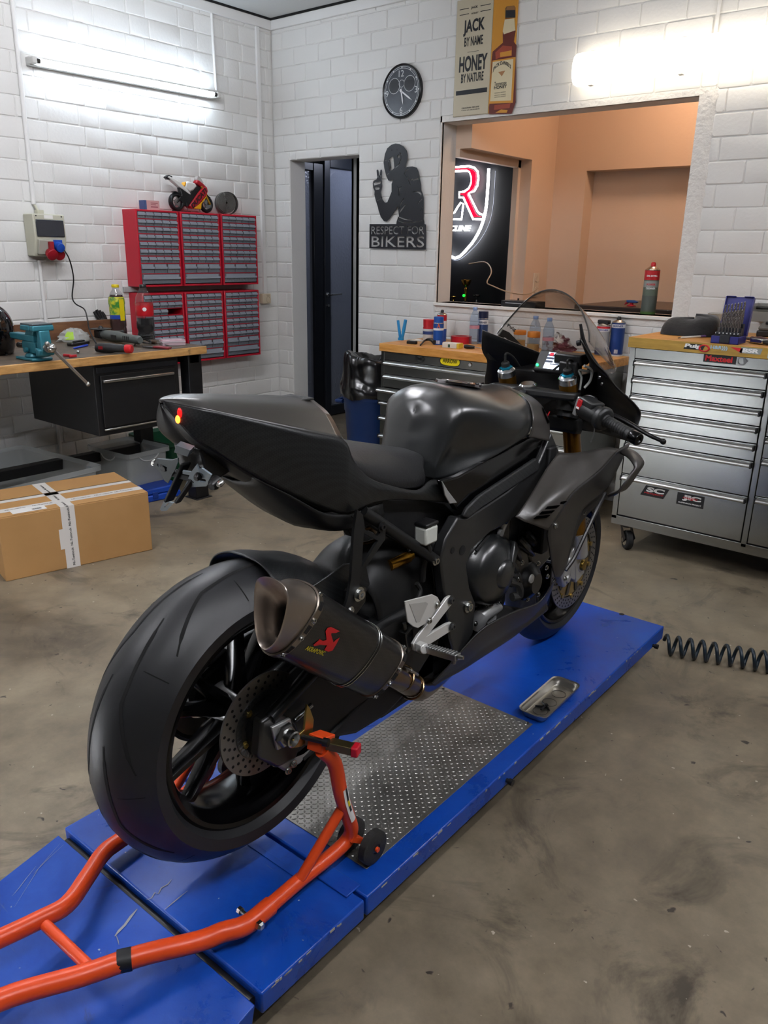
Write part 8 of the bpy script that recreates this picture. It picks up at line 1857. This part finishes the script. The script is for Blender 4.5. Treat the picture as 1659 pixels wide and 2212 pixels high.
m.obox(base + ld * hh - X * w2 * .65, X * w2 * .35, ld * .002, ln_ * .014); m.obox(base + ld * hh + X * w2 * .65, X * w2 * .35, ld * .002, ln_ * .014); m.build('lid', M_dc, t, bevel=.0015)
m = MB(); m.box(-.022, .022, -.004, .006, .004, .04); m.build('latch', mat('latch_black', '#15161c', .4), t, bevel=.002)
for j in range(3):
    y_ = .04 + .028 * j; z_ = .05 + .018 * j; bk_ = MB(); bk_.box(-w2 + .008, w2 - .008, y_ - .012, y_ + .012, .006, z_); bk_.build('drill_holder', mat('holder_black', '#14161b', .45), t, bevel=.002)
    for i in range(7):
        x_ = (-w2 + .02) + (2 * w2 - .04) * i / 6; r = .0018 + .0004 * (j * 7 + i) * .35; hl = .05 + .016 * j + .003 * i; q = MB(); rows = []
        n_ = 26
        for s_ in range(n_ + 1):
            tt = s_ / n_; tw = tt * 9; rr_ = r if s_ < n_ else r * .1
            rows.append([(x_ + rr_ * math.cos(a + tw) * (1 if k_ % 3 else .62), y_ + rr_ * math.sin(a + tw) * (1 if k_ % 3 else .62), z_ + hl * tt) for k_, a in enumerate([2 * PI * u / 9 for u in range(9)])])
        q.grid(rows, cv=True); ob = q.build('twist_drill', mat('drill_steel', '#8f8a86', .28, 1.), None); ob.parent = None; ob.location = (c.x, c.y, RT); ob.rotation_euler = (0, 0, ang); tag(ob, 'steel twist drill standing in the open blue case', 'drill bit', 'twist drills in the blue case')
m = MB(); m.text('1  2  3  4  5  6  7', (0, .0275, .045), X, Z, .006, w2 * 1.7, .0003, .02); m.build('size_numbers', M_sw, t, smooth=0)
p = rt_(1622, 738); t = thing('pliers', 'pliers with dark red grips right of the drill case', 'pliers', p, .9)
for s in (-1, 1): m = MB(); m.tube([V3((0, .0, .012)), V3((s * .018, -.03, .016)), V3((s * .022, -.07, .014)), V3((s * .014, -.1, .012))], [.009, .012, .012, .009], 10, sm=4); m.build('grip', mat('plier_maroon', '#4a1c22', .45), t)
m = MB(); m.prism([(-.013, 0, .006), (.013, 0, .006), (.008, .05, .006), (-.008, .05, .006)], (0, 0, .012)); m.build('jaws', M_enm, t, bevel=.002)
p = rt_(1652, 745); t = thing('crimping_tool', 'chrome crimping tool with black grips at chest front', 'pliers', p, 1.2)
m = MB(); m.prism([(-.02, 0, .004), (.02, 0, .004), (.016, .07, .004), (-.014, .07, .004)], (0, 0, .02)); m.build('head', M_chr, t, bevel=.004)
for s in (-1, 1): m = MB(); m.tube([V3((s * .008, 0, .012)), V3((s * .02, -.05, .012)), V3((s * .018, -.12, .012))], [.008, .011, .010], 10, sm=4); m.build('grip', M_rub, t)
p = rt_(1648, 728); t = thing('tool_battery', 'black tool battery behind the crimping tool', 'battery', (p.x + .02, p.y + .05, RT), .1)
m = MB(); m.box(-.06, .06, -.04, .06, 0, .03); m.build('pack', M_blk2, t, bevel=.006); m = MB(); m.prism([(-.055, -.035, .03), (.055, -.035, .03), (.05, .05, .05), (-.05, .05, .05)], (0, 0, .018)); m.build('top_shell', mat('battery_grey', '#56534e', .5), t, bevel=.006); m = MB(); m.box(-.03, .03, .0, .05, .058, .072); m.build('rail', M_blk2, t, bevel=.003)
# holder rail and clear bin on the wall at the picture's right edge
p0_, p1_ = wy(1567, 661, .05), wy(1700, 664, .05); t = thing('tool_rail', 'black rail on the wall behind the drill case', 'rail', (p0_.x, YB - .05, p0_.z))
m = MB(); m.cyl((0, 0, 0), (p1_.x - p0_.x, 0, 0), .008); m.build('rail', M_blk2, t)
for x_ in (.03, p1_.x - p0_.x - .03): m = MB(); m.cyl((x_, 0, 0), (x_, .05, 0), .006); m.build('rail_mount', M_blk2, t)
p = wy(1662, 695, .06); t = thing('wall_bin', 'grey clear open bin hanging under the black rail', 'bin', (p.x, YB - .06, p.z))
m = MB(); m.box(-.08, .08, -.05, .05, -.0, .004); m.box(-.08, -.076, -.05, .05, 0, .09); m.box(.076, .08, -.05, .05, 0, .09); m.box(-.08, .08, .046, .05, 0, .09); m.box(-.08, .08, -.05, -.046, 0, .05); m.build('tub', mat('clear_grey_bin', '#8e8d88', .3, alpha=.6), t, bevel=.002)
m = MB(); m.box(-.05, .05, -.03, .03, .004, .03); m.build('contents', mat('grey_white'), t)
